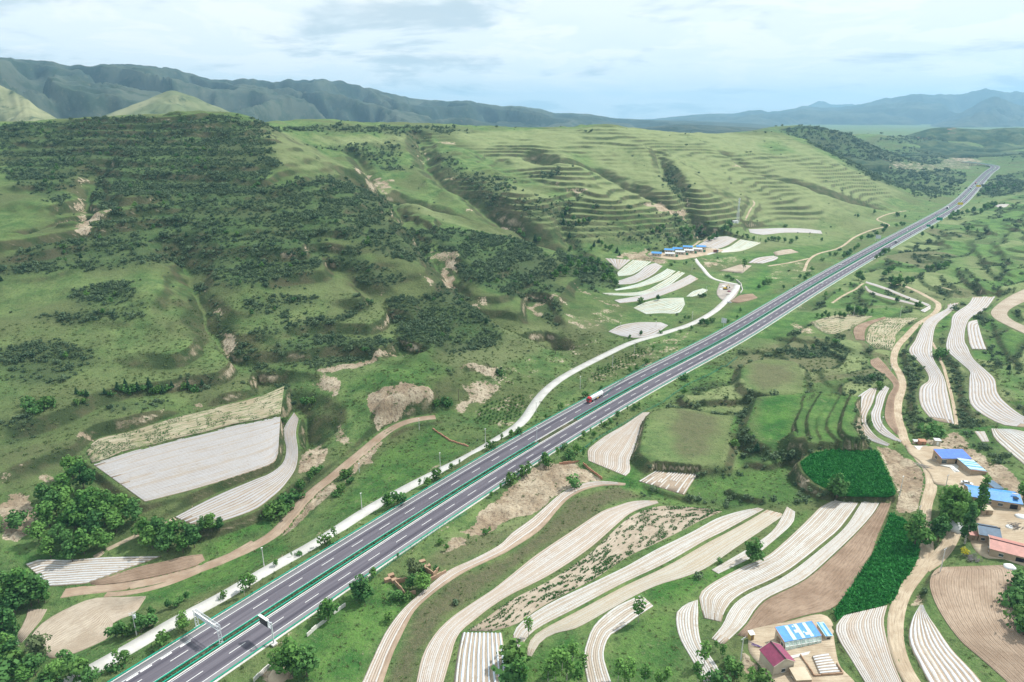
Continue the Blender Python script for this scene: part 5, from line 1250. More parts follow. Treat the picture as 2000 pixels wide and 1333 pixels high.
t.color(c); t.rough(0.95); t.b.inputs['Specular IOR Level'].default_value = 0.05; t.bump(n2, 0.6, 4.0); M_MTNP = t.m
t = NT('dark_hill_cover'); P = t.pos(); n2 = t.noise(P, 0.02, 5, 0.65); n3 = t.noise(P, 0.12, 4, 0.7)
c = t.mix(t.ramp(n2, 0.42, 0.6), (0.028, 0.062, 0.030), (0.085, 0.115, 0.055)); c = t.mix(t.ramp(n3, 0.5, 0.65, 0, .6), c, (0.024, 0.050, 0.026)); c = t.mix(t.ramp(t.noise(P, 0.009, 4, .6), 0.64, 0.70, 0, .8), c, (0.30, 0.17, 0.12))
t.color(c); t.rough(0.95); t.b.inputs['Specular IOR Level'].default_value = 0.05; t.bump(n3, 0.6, 3.0); M_MTND = t.m
def mountain(label, crest, W, base, mat, n=260, m=70, rough=0.95, scale=460, seed=1, back=0.6):
    """crest: (u, v, Y) sightings; W: run-out in front of the crest"""
    K = np.array([at_y(*c) for c in crest]); C = catmull(K, n)
    C[:, 2] += 0.02 * (C[:, 2] - base) * fbm(C[:, 0], C[:, 1], 90, 3, seed + 3) * 3
    d = -C[:, :2] / np.linalg.norm(C[:, :2], axis=1)[:, None]       # run-out direction: towards the valley
    tt = np.concatenate([-np.linspace(1, 0, m // 3, endpoint=False) ** 1.3 * back, np.linspace(0, 1, m) ** 1.25])
    X = C[:, None, 0] + d[:, None, 0] * tt[None] * W; Y = C[:, None, 1] + d[:, None, 1] * tt[None] * W
    hgt = (C[:, 2] - base)[:, None]
    p = np.clip(1 - np.abs(tt) / np.where(tt < 0, back, 1), 0, 1)[None]
    wx = X + 0.3 * scale * fbm(X, Y, scale, 2, seed + 11); wy = Y + 0.3 * scale * fbm(X, Y, scale, 2, seed + 12)
    rd = 1 - 2.2 * np.abs(fbm(wx, wy, scale, 5, seed)); env = np.clip(4 * p * (1 - p), 0, 1) ** 0.8
    Z = base + hgt * (p ** 1.15) + rough * hgt * env * (rd - 0.55)
    Z = np.minimum(Z, C[:, None, 2] * p + base * (1 - p) + hgt * env * 0.22)
    Z = np.where(p < 0.02, base - 30, Z)
    V = np.stack([X, Y, Z], -1).reshape(-1, 3); fc = grid_faces(n, len(tt))
    a = V[fc[0, 1]] - V[fc[0, 0]]; b = V[fc[0, 3]] - V[fc[0, 0]]
    if np.cross(a, b)[2] < 0: fc = fc[:, ::-1]
    return tag(obj('mountain', mesh_np('mountain', V, fc, True, [mat])), label, kind='structure')
def YL(pts, y0, y1):
    return [(u, v, y0 + (y1 - y0) * k / (len(pts) - 1)) for k, (u, v) in enumerate(pts)]
mountain('long dark green mountain ridge behind the near hill',
         YL([(-420, 120), (-250, 104), (-100, 98), (0, 115), (40, 122), (100, 128), (160, 131), (215, 127), (250, 130), (310, 135), (340, 138), (380, 152), (430, 160), (490, 157), (540, 160), (575, 157), (640, 160), (700, 168), (770, 186), (840, 196), (905, 197),
             (960, 206), (1000, 208), (1040, 211), (1090, 221), (1150, 223), (1200, 231), (1280, 235), (1330, 236), (1400, 239), (1480, 243), (1530, 252)], 3600, 7600), 2300, 60, M_MTN, n=420, m=90, scale=520, seed=5)
mountain('dark low ridge before the blue mountains', YL([(1180, 262), (1240, 252), (1300, 246), (1360, 244), (1430, 248), (1500, 252), (1580, 262), (1650, 275)], 4300, 4600), 900, 55, M_MTN, n=160, m=40, scale=330, seed=17)
mountain('pale grassy spur at the foot of the ridge', YL([(-200, 90), (-80, 132), (0, 166), (50, 195), (100, 226), (130, 245)], 2500, 2100), 520, 90, M_MTNP, n=120, m=50, scale=260, seed=23, rough=0.2)
mountain('pale rounded hill with terraces at the foot of the ridge', YL([(150, 250), (200, 228), (260, 206), (300, 192), (335, 181), (365, 186), (400, 200), (440, 214), (490, 240)], 2500, 2700), 620, 90, M_MTNP, n=140, m=50, scale=260, seed=29, rough=0.2)
mountain('dark shrubby hills beyond the viaduct', YL([(1640, 300), (1700, 282), (1760, 268), (1800, 256), (1830, 250), (1870, 250), (1920, 254), (1960, 251), (2000, 250), (2080, 248), (2200, 246)], 3300, 3500), 620, 30, M_MTND, n=170, m=50, scale=240, seed=61, rough=.45)
mountain('dark green knoll behind the stepped hill', YL([(1440, 275), (1500, 258), (1540, 249), (1572, 245), (1610, 252), (1650, 263), (1690, 280), (1740, 305)], 2350, 2350), 420, 30, M_MTND, n=130, m=50, scale=200, seed=67, rough=.4)
mountain('low dark ridge with red cuttings behind the viaduct', YL([(1660, 318), (1700, 303), (1750, 292), (1820, 286), (1880, 291), (1950, 297), (2050, 288), (2200, 290)], 2950, 3000), 290, 20, M_MTND, n=150, m=40, scale=130, seed=71, rough=.5)
mountain('blue mountain range on the horizon', YL([(1150, 258), (1230, 240), (1300, 230), (1380, 223), (1430, 222), (1480, 215), (1500, 219), (1550, 213), (1570, 207), (1600, 211), (1650, 209), (1700, 201), (1725, 194), (1780, 186), (1860, 185), (1905, 179), (1925, 174), (1960, 182), (2000, 180), (2080, 186), (2200, 175), (2350, 190)], 13000, 12500), 4200, 40, M_MTN, n=260, m=60, scale=1300, seed=37)
mountain('pale far peak behind the blue range', YL([(1540, 232), (1575, 210), (1590, 203), (1606, 199), (1630, 205), (1665, 204), (1700, 215), (1740, 232)], 17000, 17000), 3000, 40, M_MTN, n=90, m=40, scale=1200, seed=41)
mountain('blue cone mountain before the range', YL([(1760, 262), (1830, 240), (1890, 215), (1915, 200), (1937, 189), (1960, 194), (2000, 208), (2080, 222), (2200, 240)], 9500, 9000), 2300, 40, M_MTN, n=150, m=50, scale=800, seed=43)
mountain('very far faint ridge', YL([(1080, 240), (1180, 236), (1300, 232), (1420, 229), (1500, 232), (1600, 238)], 18000, 17500), 2500, 30, M_MTN, n=80, m=30, scale=1300, seed=47)

# ------------------------------------------------------------------ unseen clouds, added above the frame to shade the near hill and far valley
cm = bpy.data.materials.new('shade_cloud_vapour'); cm.use_nodes = True; cm.node_tree.nodes.clear(); co_ = cm.node_tree.nodes.new('ShaderNodeOutputMaterial'); cmx = cm.node_tree.nodes.new('ShaderNodeMixShader'); ctr = cm.node_tree.nodes.new('ShaderNodeBsdfTransparent'); cdf = cm.node_tree.nodes.new('ShaderNodeBsdfTranslucent'); cdf.inputs['Color'].default_value = (.95, .96, .97, 1); cmx.inputs[0].default_value = .13
cm.node_tree.links.new(ctr.outputs[0], cmx.inputs[1]); cm.node_tree.links.new(cdf.outputs[0], cmx.inputs[2]); cm.node_tree.links.new(cmx.outputs[0], co_.inputs['Surface'])
def shade_cloud(tx, ty, tz, rx, ry, alt, label, seed):
    k = (alt - tz) / math.tan(SUN_EL); c = (tx + k * math.sin(SUN_AZ), ty + k * math.cos(SUN_AZ), alt); b = bmesh.new(); bmesh.ops.create_icosphere(b, subdivisions=5, radius=1.0)
    X = np.array([v.co for v in b.verts]); n = 1 + .55 * fbm(X[:, 0] * 2 + seed * 7, X[:, 1] * 2 + X[:, 2], 1.0, 4, seed)
    for v, q in zip(b.verts, n): v.co = Vector((v.co.x * rx * q, v.co.y * ry * q, (v.co.z if v.co.z > 0 else v.co.z * .35) * 140 * q))
    me = bpy.data.meshes.new('shade_cloud'); b.to_mesh(me); b.free(); me.materials.append(cm); o = obj('shade_cloud', me); o.location = c; return tag(o, label, kind='stuff')
shade_cloud(-300, 640, 80, 480, 330, 1700, 'unseen cumulus added to shade the near hill', 3)
shade_cloud(1250, 2500, 60, 800, 560, 1900, 'unseen cumulus added to shade the far valley', 9)
# ------------------------------------------------------------------ haze: one box of air round the whole place
hb = MB(); hb.box((0, 9900, 372), (41000, 21600, 786))
ht = bpy.data.materials.new('haze_air'); ht.use_nodes = True; ht.node_tree.nodes.clear()
ho_ = ht.node_tree.nodes.new('ShaderNodeOutputMaterial'); hv = ht.node_tree.nodes.new('ShaderNodeVolumePrincipled')
hv.inputs['Color'].default_value = (0.40, 0.73, 1.0, 1); hv.inputs['Density'].default_value = 7.4e-5; hv.inputs['Anisotropy'].default_value = 0.2
ht.node_tree.links.new(hv.outputs[0], ho_.inputs['Volume'])
HAZE = tag(hb.build('haze', ht), 'pale blue air filling the valley', kind='stuff')

# ------------------------------------------------------------------ plants
def leaf_mat(name, a, b, trans=0.25):
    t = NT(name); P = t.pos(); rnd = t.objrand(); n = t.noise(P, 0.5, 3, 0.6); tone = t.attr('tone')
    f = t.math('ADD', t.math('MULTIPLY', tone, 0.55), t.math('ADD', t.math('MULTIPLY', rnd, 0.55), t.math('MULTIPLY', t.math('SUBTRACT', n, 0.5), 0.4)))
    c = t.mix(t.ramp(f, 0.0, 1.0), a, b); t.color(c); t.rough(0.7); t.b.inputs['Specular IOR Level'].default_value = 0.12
    tr = t.n.new('ShaderNodeBsdfTranslucent'); t.l.new(c, tr.inputs['Color']); mx = t.n.new('ShaderNodeMixShader'); mx.inputs[0].default_value = trans
    t.l.new(t.b.outputs[0], mx.inputs[1]); t.l.new(tr.outputs[0], mx.inputs[2]); t.l.new(mx.outputs[0], t.out.inputs['Surface'])
    return t.m
L_POPLAR = leaf_mat('poplar_leaves', (0.036, 0.130, 0.028), (0.150, 0.300, 0.070))
L_DARK = leaf_mat('dark_leaves', (0.028, 0.105, 0.030), (0.100, 0.225, 0.062))
L_WILLOW = leaf_mat('willow_leaves', (0.085, 0.130, 0.055), (0.170, 0.215, 0.100))
L_PINE = leaf_mat('pine_needles', (0.016, 0.066, 0.030), (0.050, 0.125, 0.052))
L_SHRUB = leaf_mat('shrub_leaves', (0.040, 0.092, 0.050), (0.130, 0.190, 0.100))
L_BUSH = leaf_mat('bush_leaves', (0.034, 0.110, 0.028), (0.115, 0.225, 0.055))
L_YELLOW = leaf_mat('yellow_blossom', (0.40, 0.36, 0.02), (0.62, 0.56, 0.05))
L_GRASS = leaf_mat('grass_blades', (0.080, 0.140, 0.045), (0.200, 0.245, 0.100))
L_CROP = leaf_mat('crop_leaves', (0.012, 0.135, 0.026), (0.060, 0.290, 0.065))
L_SPROUT = leaf_mat('sprout_leaves', (0.022, 0.110, 0.022), (0.065, 0.190, 0.045))
M_BARK = flat_mat('bark', (0.15, 0.125, 0.095), 0.9, 0.3, 2.0, 0.1)
M_PBARK = flat_mat('pale_bark', (0.42, 0.40, 0.35), 0.9, 0.25, 2.0, 0.1)
def leaves(name, blobs, per, size, mat, seed, up=0.35, flat=1.0):
    """crown of leaf clumps: blobs (x, y, z, rx, rz); faces spread through each blob's shell"""
    r = np.random.default_rng(seed); V = []; tone = []
    for (bx, by, bz, rx, rz) in blobs:
        n = max(5, int(per * rx * rx))
        d = r.normal(size=(n, 3)); d /= np.linalg.norm(d, axis=1)[:, None]; rad = r.uniform(0.55, 1.05, (n, 1)) ** 0.6
        c = np.array([bx, by, bz]) + d * rad * np.array([rx, rx, rz])
        nm = d + r.normal(0, 0.55, (n, 3)) + np.array([0, 0, up]); nm /= np.linalg.norm(nm, axis=1)[:, None]
        a = np.cross(nm, r.normal(size=(n, 3))); a /= np.linalg.norm(a, axis=1)[:, None]; b = np.cross(nm, a) * flat
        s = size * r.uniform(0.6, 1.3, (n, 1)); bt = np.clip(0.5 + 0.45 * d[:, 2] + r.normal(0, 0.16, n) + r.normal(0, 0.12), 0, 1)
        bend = nm * s * 0.35
        q = np.stack([c - a * s - b * s * .6, c + a * s * .2 - b * s + bend, c + a * s + b * s * .5, c - a * s * .3 + b * s + bend], 1)
        V.append(q.reshape(-1, 3)); tone.append(np.repeat(bt, 4))
    V = np.vstack(V); F = np.arange(len(V)).reshape(-1, 4)
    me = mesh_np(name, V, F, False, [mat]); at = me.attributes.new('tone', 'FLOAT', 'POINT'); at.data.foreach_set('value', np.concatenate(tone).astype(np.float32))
    return me
def limbs(name, h, r0, tips, mat, lean=0.0):
    m = MB(); m.tube([(0, 0, -.4), (lean * .3, 0, h * .35), (lean * .7, 0, h * .7), (lean, 0, h)], [r0, r0 * .8, r0 * .5, r0 * .15], 6)
    for (x, y, z) in tips:
        z0 = max(h * .22, z - math.hypot(x, y) * 1.3); m.tube([(lean * z0 / h, 0, z0), (x * .5, y * .5, (z0 + z) / 2 + .2), (x, y, z)], [r0 * .4, r0 * .26, r0 * .08], 5)
    return m.mesh(name, mat)
PROTO = {}
def proto(kind, v):
    """(crown mesh, trunk mesh, height) of a plant kind, built once"""
    if (kind, v) in PROTO: return PROTO[kind, v]
    r = random.Random(hash(kind) % 1000 * 0 + v * 31 + len(kind) * 7)
    sd = v * 13 + len(kind)
    if kind in ('broad', 'dark', 'willow'):
        h = 9.0; bl = []; 
        for k in range(15):
            a = r.uniform(0, 6.28); q = r.uniform(0, 1) ** .6 * 2.3; z = r.uniform(2.6, 8.0); q *= 1.05 - abs(z - 4.8) / 5.2; s = r.uniform(.9, 1.55) * (1.15 - max(0, z - 5) * .12)
            bl.append((math.cos(a) * q, math.sin(a) * q, z, s, s * .85))
        bl.append((0, 0, 8.1, .9, .9)); bl.append((0, 0, 5.5, 1.6, 2.0))
        mat = {'broad': L_POPLAR, 'dark': L_DARK, 'willow': L_WILLOW}[kind]
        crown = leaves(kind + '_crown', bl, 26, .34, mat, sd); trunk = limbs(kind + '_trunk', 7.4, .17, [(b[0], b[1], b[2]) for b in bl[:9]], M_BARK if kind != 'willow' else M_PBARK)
    elif kind == 'young':
        h = 7.0; bl = []
        for k in range(11):
            a = r.uniform(0, 6.28); z = r.uniform(2.6, 6.5); q = r.uniform(.1, .9) * (1.1 - abs(z - 4.2) / 4); s = r.uniform(.45, .85); bl.append((math.cos(a) * q, math.sin(a) * q, z, s, s * 1.2))
        bl.append((0, 0, 6.6, .4, .6)); crown = leaves('young_crown', bl, 42, .25, L_POPLAR, sd); trunk = limbs('young_trunk', 6.2, .08, [(b[0], b[1], b[2]) for b in bl[:6]], M_PBARK)
    elif kind == 'column':
        h = 13.0; bl = []
        for k in range(26):
            z = 2.2 + k * .41; a = r.uniform(0, 6.28); env = 1.25 * math.sin(min(1, (z - 1) / 5) * 1.57) * (1 - max(0, z - 7) / 7.5); bl.append((math.cos(a) * env * .55, math.sin(a) * env * .55, z, .35 + env * .55, .8 + env * .3))
        crown = leaves('column_crown', bl, 40, .27, L_DARK if v % 2 else L_POPLAR, sd, .1); trunk = limbs('column_trunk', 11.5, .24, [(.8, .2, 5), (-.7, .4, 6), (.1, -.8, 7), (.3, .5, 9)], M_PBARK)
    elif kind == 'pine':
        h = 5.0; bl = []
        for k in range(9):
            z = .7 + k * .48; w = 1.25 * (1 - k / 9.3)
            for j in range(5 if k < 6 else 3):
                a = j * 1.257 + k + r.uniform(-.3, .3); bl.append((math.cos(a) * w * .6, math.sin(a) * w * .6, z - .1, .2 + w * .36, .28))
        bl.append((0, 0, 4.8, .18, .35)); crown = leaves('pine_crown', bl, 90, .19, L_PINE, sd, .2); trunk = limbs('pine_trunk', 4.6, .09, [], M_BARK)
    elif kind == 'bush':
        h = 3.0; bl = []
        for k in range(9):
            a = r.uniform(0, 6.28); q = r.uniform(0, 1.15); z = r.uniform(.6, 2.3) * (1.1 - q * .35); s = r.uniform(.55, .95); bl.append((math.cos(a) * q, math.sin(a) * q, z, s, s * .8))
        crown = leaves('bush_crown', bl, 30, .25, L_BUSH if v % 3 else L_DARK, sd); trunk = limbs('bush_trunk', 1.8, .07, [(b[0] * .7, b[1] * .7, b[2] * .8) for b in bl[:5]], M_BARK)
    elif kind == 'yellow':
        h = 3.0; bl = [(r.uniform(-.7, .7), r.uniform(-.7, .7), r.uniform(1.0, 2.3), .7, .6) for k in range(7)]
        crown = leaves('yellow_crown', bl, 40, .18, L_YELLOW, sd); trunk = limbs('yellow_trunk', 1.6, .06, [(b[0] * .7, b[1] * .7, b[2] * .8) for b in bl[:4]], M_BARK)
    elif kind in ('shrub', 'sapling'):
        h = 1.5; bl = []
        for k in range(5):
            a = r.uniform(0, 6.28); q = r.uniform(0, .8); s = r.uniform(.45, .75); bl.append((math.cos(a) * q, math.sin(a) * q, r.uniform(.4, .95), s, s * .75))
        crown = leaves('shrub_crown', bl, 34, .24, L_SHRUB if kind == 'shrub' else L_BUSH, sd); trunk = limbs('shrub_trunk', .8, .05, [(b[0] * .6, b[1] * .6, b[2] * .8) for b in bl[:3]], M_BARK)
    PROTO[kind, v] = (crown, trunk, h); return PROTO[kind, v]
NV = {'broad': 4, 'dark': 3, 'willow': 1, 'young': 3, 'column': 2, 'pine': 3, 'bush': 4, 'yellow': 1, 'shrub': 4, 'sapling': 4}
NAME = {'broad': 'poplar_tree', 'dark': 'elm_tree', 'willow': 'willow_tree', 'young': 'young_poplar_tree', 'column': 'columnar_poplar_tree', 'pine': 'pine_tree', 'bush': 'bush', 'yellow': 'flowering_bush', 'shrub': 'shrub', 'sapling': 'orchard_sapling'}
CATG = {'bush': 'bush', 'yellow': 'bush', 'shrub': 'shrub', 'sapling': 'sapling'}
NPL = [0]
def plant(kind, p, h, label, group, wide=1.0, rz=None):
    v = NPL[0] % NV[kind]; NPL[0] += 1; cr, tr, h0 = proto(kind, v); s = h / h0
    o = empty(NAME[kind], p, random.uniform(0, 6.28) if rz is None else rz); o.scale = (s * wide, s * wide, s)
    obj('crown', cr, o); obj('trunk', tr, o)
    return tag(o, label, CATG.get(kind, 'tree'), group)
ONES = 'first second third fourth fifth sixth seventh eighth ninth tenth eleventh twelfth thirteenth fourteenth fifteenth sixteenth seventeenth eighteenth nineteenth'.split()
def ordinal(k):
    return ONES[k] if k < 19 else ('twentieth', 'thirtieth', 'fortieth', 'fiftieth')[(k + 1) // 10 - 2] if (k + 1) % 10 == 0 else ('twenty', 'thirty', 'forty')[(k + 1) // 10 - 2] + '-' + ONES[(k + 1) % 10 - 1]
NOUN = {'broad': 'leafy tree', 'dark': 'dark tree', 'willow': 'pale tree', 'young': 'slim tree', 'column': 'narrow tree', 'pine': 'conifer', 'bush': 'bush', 'shrub': 'shrub', 'yellow': 'bush'}
def ordinal_label(k, n, kind, label, group):
    if not group or n > 49: return label
    return ('leftmost ' if k == 0 else 'rightmost ' if k == n - 1 else ordinal(k) + ' from left, ') + NOUN[kind] + ', among ' + group
def ground_pt(u, v):
    p = hit([(u, v)])[0]; return p
def px_height(p, hp):
    dep = p[1] * CT - (p[2] - CAM_H) * ST; el = math.atan2(CAM_H - p[2], math.hypot(p[0], p[1]))
    return hp * dep / FPX / math.cos(el) * (math.cos(el) / max(.3, math.cos(el - PITCH) if False else math.cos(el)))
def grove(kinds, lst, label, group, wide=1.0):
    P = hit([(q[0], q[1]) for q in lst]); rank = {i: k for k, i in enumerate(sorted(range(len(lst)), key=lambda i: lst[i][0]))}
    for p in P:                     # nothing grows on the carriageway
        i = int(np.argmin(((CLN[:, :2] - p[:2]) ** 2).sum(1))); d = float((p[:2] - CLN[i, :2]) @ HN[i])
        if abs(d) < 14.6: p[:2] = CLN[i, :2] + HN[i] * (14.6 + random.uniform(0, 1.2)) * (1 if d > 0 else -1)
    for k, (q, p) in enumerate(zip(lst, P)):
        h = px_height(p, q[2]) * random.uniform(.86, 1.04); kd = q[3] if len(q) > 3 else kinds[k % len(kinds)]
        plant(kd, (p[0], p[1], float(land(p[0], p[1]))), h, ordinal_label(rank[k], len(lst), kd, label, group) if len(q) < 5 else q[4], None if len(q) > 4 else group, wide)
random.seed(11)
grove(['broad', 'dark', 'broad'], [(145, 942, 58), (165, 960, 55), (130, 980, 58), (185, 1000, 56), (112, 1010, 55), (212, 1002, 52), (245, 1008, 50), (266, 1020, 48), (98, 1030, 52), (150, 1040, 58), (190, 1048, 56), (228, 1040, 48),
       (78, 1062, 50), (122, 1075, 58), (165, 1082, 52), (100, 1090, 45), (142, 1098, 45), (200, 1075, 45), (170, 1020, 60), (90, 985, 42), (205, 1025, 50), (135, 1012, 55)],
      'leafy tree in the dense grove left of the large film field', 'trees of the grove by the large film field', 1.15)
grove(['broad', 'dark'], [(286, 1056, 46), (312, 1060, 48), (342, 1065, 50), (368, 1068, 50), (298, 1072, 44), (328, 1078, 46), (358, 1080, 42), (380, 1070, 42)], 'leafy tree in the clump below the S-shaped film field', 'trees of the clump below the S-shaped film field', 1.1)
grove(['dark', 'broad'], [(398, 1038, 34), (414, 1038, 34), (430, 1036, 28)], 'small tree of the trio at the tail of the S-shaped field', 'trio of trees at the tail of the S-shaped field', 1.1)
grove(['dark', 'broad'], [(18, 1180, 72), (48, 1180, 70), (76, 1178, 58), (8, 1195, 65), (62, 1185, 55), (88, 1178, 48), (30, 1200, 55)], 'tree in the dark clump at the frame edge by the wide film strips', 'dark clump at the frame edge', 1.1)
grove(['dark', 'broad', 'bush'], [(15, 1262, 72), (5, 1290, 55), (30, 1310, 45), (70, 1320, 42), (112, 1328, 42), (150, 1332, 45), (130, 1310, 38), (50, 1335, 40), (95, 1340, 42), (180, 1345, 42), (165, 1318, 34), (10, 1335, 45), (30, 1288, 40)], 'leafy tree in the thicket at the bottom corner beside the highway', 'thicket at the bottom corner', 1.25)
grove(['column'], [(36, 1262, 78, 'column', 'tall narrow poplar beside the tan fan-shaped field'), (82, 1292, 56, 'willow', 'pale airy willow at the tip of the tan fan-shaped field')], '', None)
grove(['bush', 'dark'], [(226, 1243, 28), (240, 1244, 30), (254, 1238, 26), (276, 1236, 34), (288, 1228, 34), (296, 1205, 24), (272, 1218, 24), (330, 1190, 20), (350, 1183, 18), (366, 1172, 18)], 'bush by the transformer pole and ditch', 'bushes around the transformer pole', 1.1)
grove(['bush', 'young', 'broad'], [(636, 1066, 26), (654, 1056, 24), (540, 1106, 14), (585, 1085, 12), (570, 1088, 10), (758, 992, 28), (778, 984, 26), (820, 952, 16), (836, 950, 18), (853, 936, 22), (898, 910, 12), (882, 918, 13), (966, 880, 20), (986, 868, 17), (1004, 856, 15), (1020, 850, 16),
      (1100, 808, 14), (1110, 803, 13), (1160, 780, 14), (1135, 792, 11), (358, 1228, 32), (330, 1262, 28), (478, 1165, 40), (488, 1150, 30), (435, 1168, 14), (232, 1300, 30), (245, 1296, 26), (220, 1310, 25), (1053, 832, 10), (1072, 822, 10), (1190, 766, 9), (1225, 748, 9), (1250, 725, 14), (1262, 712, 14), (1275, 690, 16), (1230, 730, 14)],
      'roadside sapling or bush between highway and service road', 'plants along the service road', 1.15)
grove(['bush', 'broad', 'young'], [(1022, 926, 26), (1064, 908, 24), (1088, 898, 22), (1112, 894, 26), (1126, 886, 22), (1140, 897, 24), (1102, 878, 15), (1140, 855, 14), (1170, 832, 14), (1182, 834, 13), (1206, 818, 18), (1225, 806, 13), (1238, 800, 13), (1248, 796, 12), (1155, 872, 13), (1338, 742, 20), (1336, 772, 18), (1148, 845, 12), (1192, 826, 12), (1160, 855, 13),
      (971, 956, 18), (997, 942, 28), (953, 968, 12), (1032, 922, 22), (1072, 912, 20), (720, 1120, 20), (915, 1058, 14), (948, 1043, 14), (956, 1038, 10), (930, 1062, 9), (853, 1115, 11), (872, 1075, 12), (750, 1082, 13), (860, 1064, 12)],
      'roadside sapling or bush on the field side of the highway', 'plants along the field side of the highway', 1.1)
grove(['dark'], [(705, 1172, 50, 'dark', 'big round dark tree beside the highway rail above the ruins'), (642, 1212, 44, 'broad', 'loose tree beside the broken concrete wall'), (572, 1318, 62, 'broad', 'largest of the bushy trees by the message sign'), (600, 1322, 56, 'dark', 'dark bushy tree right of the message sign'), (556, 1302, 30, 'dark', 'bushy tree directly below the message sign'),
      (808, 1128, 34, 'willow', 'airy willow among the brick ruins'), (825, 1155, 34, 'broad', 'bright bush inside the brick ruins'), (806, 1150, 26, 'dark', 'dark bush inside the brick ruins'), (773, 1172, 22, 'bush', 'round bush below the brick ruins'), (824, 1113, 18, 'bush', 'bush behind the brick ruins'), (798, 1174, 17, 'bush', 'small bush at the corner of the ruin wall'), (760, 1214, 20, 'bush', 'lone pale bush on the grass below the ruins'),
      (1119, 951, 30, 'bush', 'round tree alone on the grey demolition ground'), (1032, 1245, 38, 'young', 'young tree at the tip of the long film field'), (1247, 1216, 48, 'young', 'slim tree at the corner of the curved film field'), (1470, 1095, 50, 'dark', 'lone oval tree on the grassy ditch'), (1405, 1100, 11, 'bush', 'tiny bush on the edge of the cream film field'),
      (1823, 853, 40, 'bush', 'broad bright tree above the blue-roofed workshop'), (1633, 975, 54, 'dark', 'dark tree at the edge of the leafy crop plateau'), (1717, 760, 20, 'bush', 'small tree between the hooked film strips'), (1836, 700, 26, 'bush', 'bush between the two winding film fields'),
      (1910, 1008, 78, 'column', 'tall columnar poplar before the long blue roof'), (1884, 1062, 84, 'column', 'tallest columnar poplar by the lane fork'), (1880, 1086, 17, 'yellow', 'yellow flowering bush beside the lane'), (1998, 975, 42, 'broad', 'bushy tree at the frame edge above the long blue roof'), (1452, 531, 24, 'young', 'tall pruned tree on the tan field'),
      (1786, 1066, 56, 'broad', 'leafy tree between leafy crop and lane'), (1790, 1030, 36, 'dark', 'smaller tree above the crop strip beside the lane'), (1832, 1058, 54, 'dark', 'dark tree with pale twin trunks by the lane fork')], '', None, 1.2)
grove(['broad'], [(1858, 1008, 66), (1876, 1016, 66), (1846, 1022, 50), (1866, 1034, 55), (1850, 996, 52), (1890, 1022, 50), (1838, 1040, 40)], 'leafy poplar in the clump between lane and long blue roof', 'poplar clump by the long blue roof', 1.0)
grove(['bush'], [(1992, 1150, 36), (1990, 1185, 44), (1995, 1215, 44), (1998, 1240, 40), (1985, 1165, 30), (2005, 1190, 50)], 'bush on the bank right of the ridged field', 'bushes right of the ridged field', 1.2)
grove(['young'], [(1085, 1328, 54), (1107, 1330, 50), (1118, 1292, 40), (1207, 1332, 42), (1230, 1334, 40), (1260, 1338, 36), (1300, 1340, 34), (1098, 1310, 46), (1130, 1336, 40), (1070, 1338, 44), (1220, 1345, 40), (1285, 1342, 30), (1140, 1310, 30)], 'young pale-trunked poplar on the grass at the lower edge', 'young poplars at the lower edge', 1.35)
grove(['bush', 'young'], [(1005, 1300, 46), (1012, 1335, 52), (1000, 1340, 45), (1020, 1345, 45), (1375, 1302, 44, 'young'), (1362, 1338, 36), (1400, 1335, 36), (1465, 1340, 34), (1490, 1336, 30), (1410, 1286, 26), (1425, 1300, 24), (1398, 1272, 18), (1440, 1318, 26), (1425, 1322, 30)], 'bush or sapling along the field edges at the lower frame', 'bushes at the lower frame', 1.25)
grove(['dark', 'broad'], [(1740, 554, 20), (1755, 557, 22), (1770, 558, 19), (1780, 554, 16), (1765, 564, 12), (1748, 560, 14)], 'tree in the dark clump on the terraces above the film strips', 'terrace tree clump', 1.2)
grove(['broad', 'dark', 'young'], [(1605, 622, 12), (1618, 622, 14), (1630, 622, 14), (1640, 620, 14), (1656, 614, 19), (1664, 614, 16), (1674, 615, 20), (1690, 616, 17), (1702, 616, 16), (1648, 622, 12), (1682, 618, 14), (1730, 609, 12), (1596, 620, 10), (1612, 616, 12)], 'tree in the belt behind the greenish terrace field', 'tree belt behind the terrace fields', 1.2)
grove(['dark', 'broad'], [(1751, 592, 13), (1795, 603, 16), (1788, 602, 12), (1677, 547, 19), (1683, 550, 14), (1612, 579, 11), (1720, 499, 14), (1726, 497, 13), (1712, 502, 12), (1735, 494, 12), (1810, 527, 12), (1820, 528, 13), (1832, 527, 13), (1845, 525, 14), (1852, 523, 13), (1735, 536, 16), (1727, 540, 14), (1742, 531, 15), (1705, 507, 10), (1640, 570, 9), (1660, 560, 9), (1928, 410, 16), (1935, 407, 16), (1942, 405, 14), (1922, 412, 14), (1860, 425, 14), (1868, 424, 15), (1855, 430, 12), (1878, 420, 10), (1888, 418, 10), (1900, 416, 12), (1915, 418, 12), (1890, 452, 12), (1898, 448, 10), (1910, 385, 10), (1920, 380, 10), (1930, 376, 12), (1940, 372, 12), (1952, 366, 12), (1925, 372, 10), (1965, 372, 10), (1980, 368, 10), (1820, 450, 9), (1830, 446, 9), (1800, 462, 9)], 'distant tree on the terraces right of the highway', 'distant trees right of the highway', 1.3)
grove(['broad', 'dark'], [(1275, 457, 11), (1283, 452, 11), (1295, 450, 12), (1330, 457, 14), (1340, 452, 13), (1345, 462, 14), (1355, 450, 12), (1365, 457, 14), (1370, 447, 12), (1335, 464, 13), (1350, 470, 12), (1320, 480, 14), (1310, 472, 10), (1375, 462, 12), (1385, 472, 10), (1400, 467, 13), (1390, 470, 11), (1394, 465, 10), (1290, 456, 10), (1303, 462, 9), (1348, 455, 12), (1360, 464, 11)], 'tree on the slope behind the village', 'trees behind the village', 1.25)
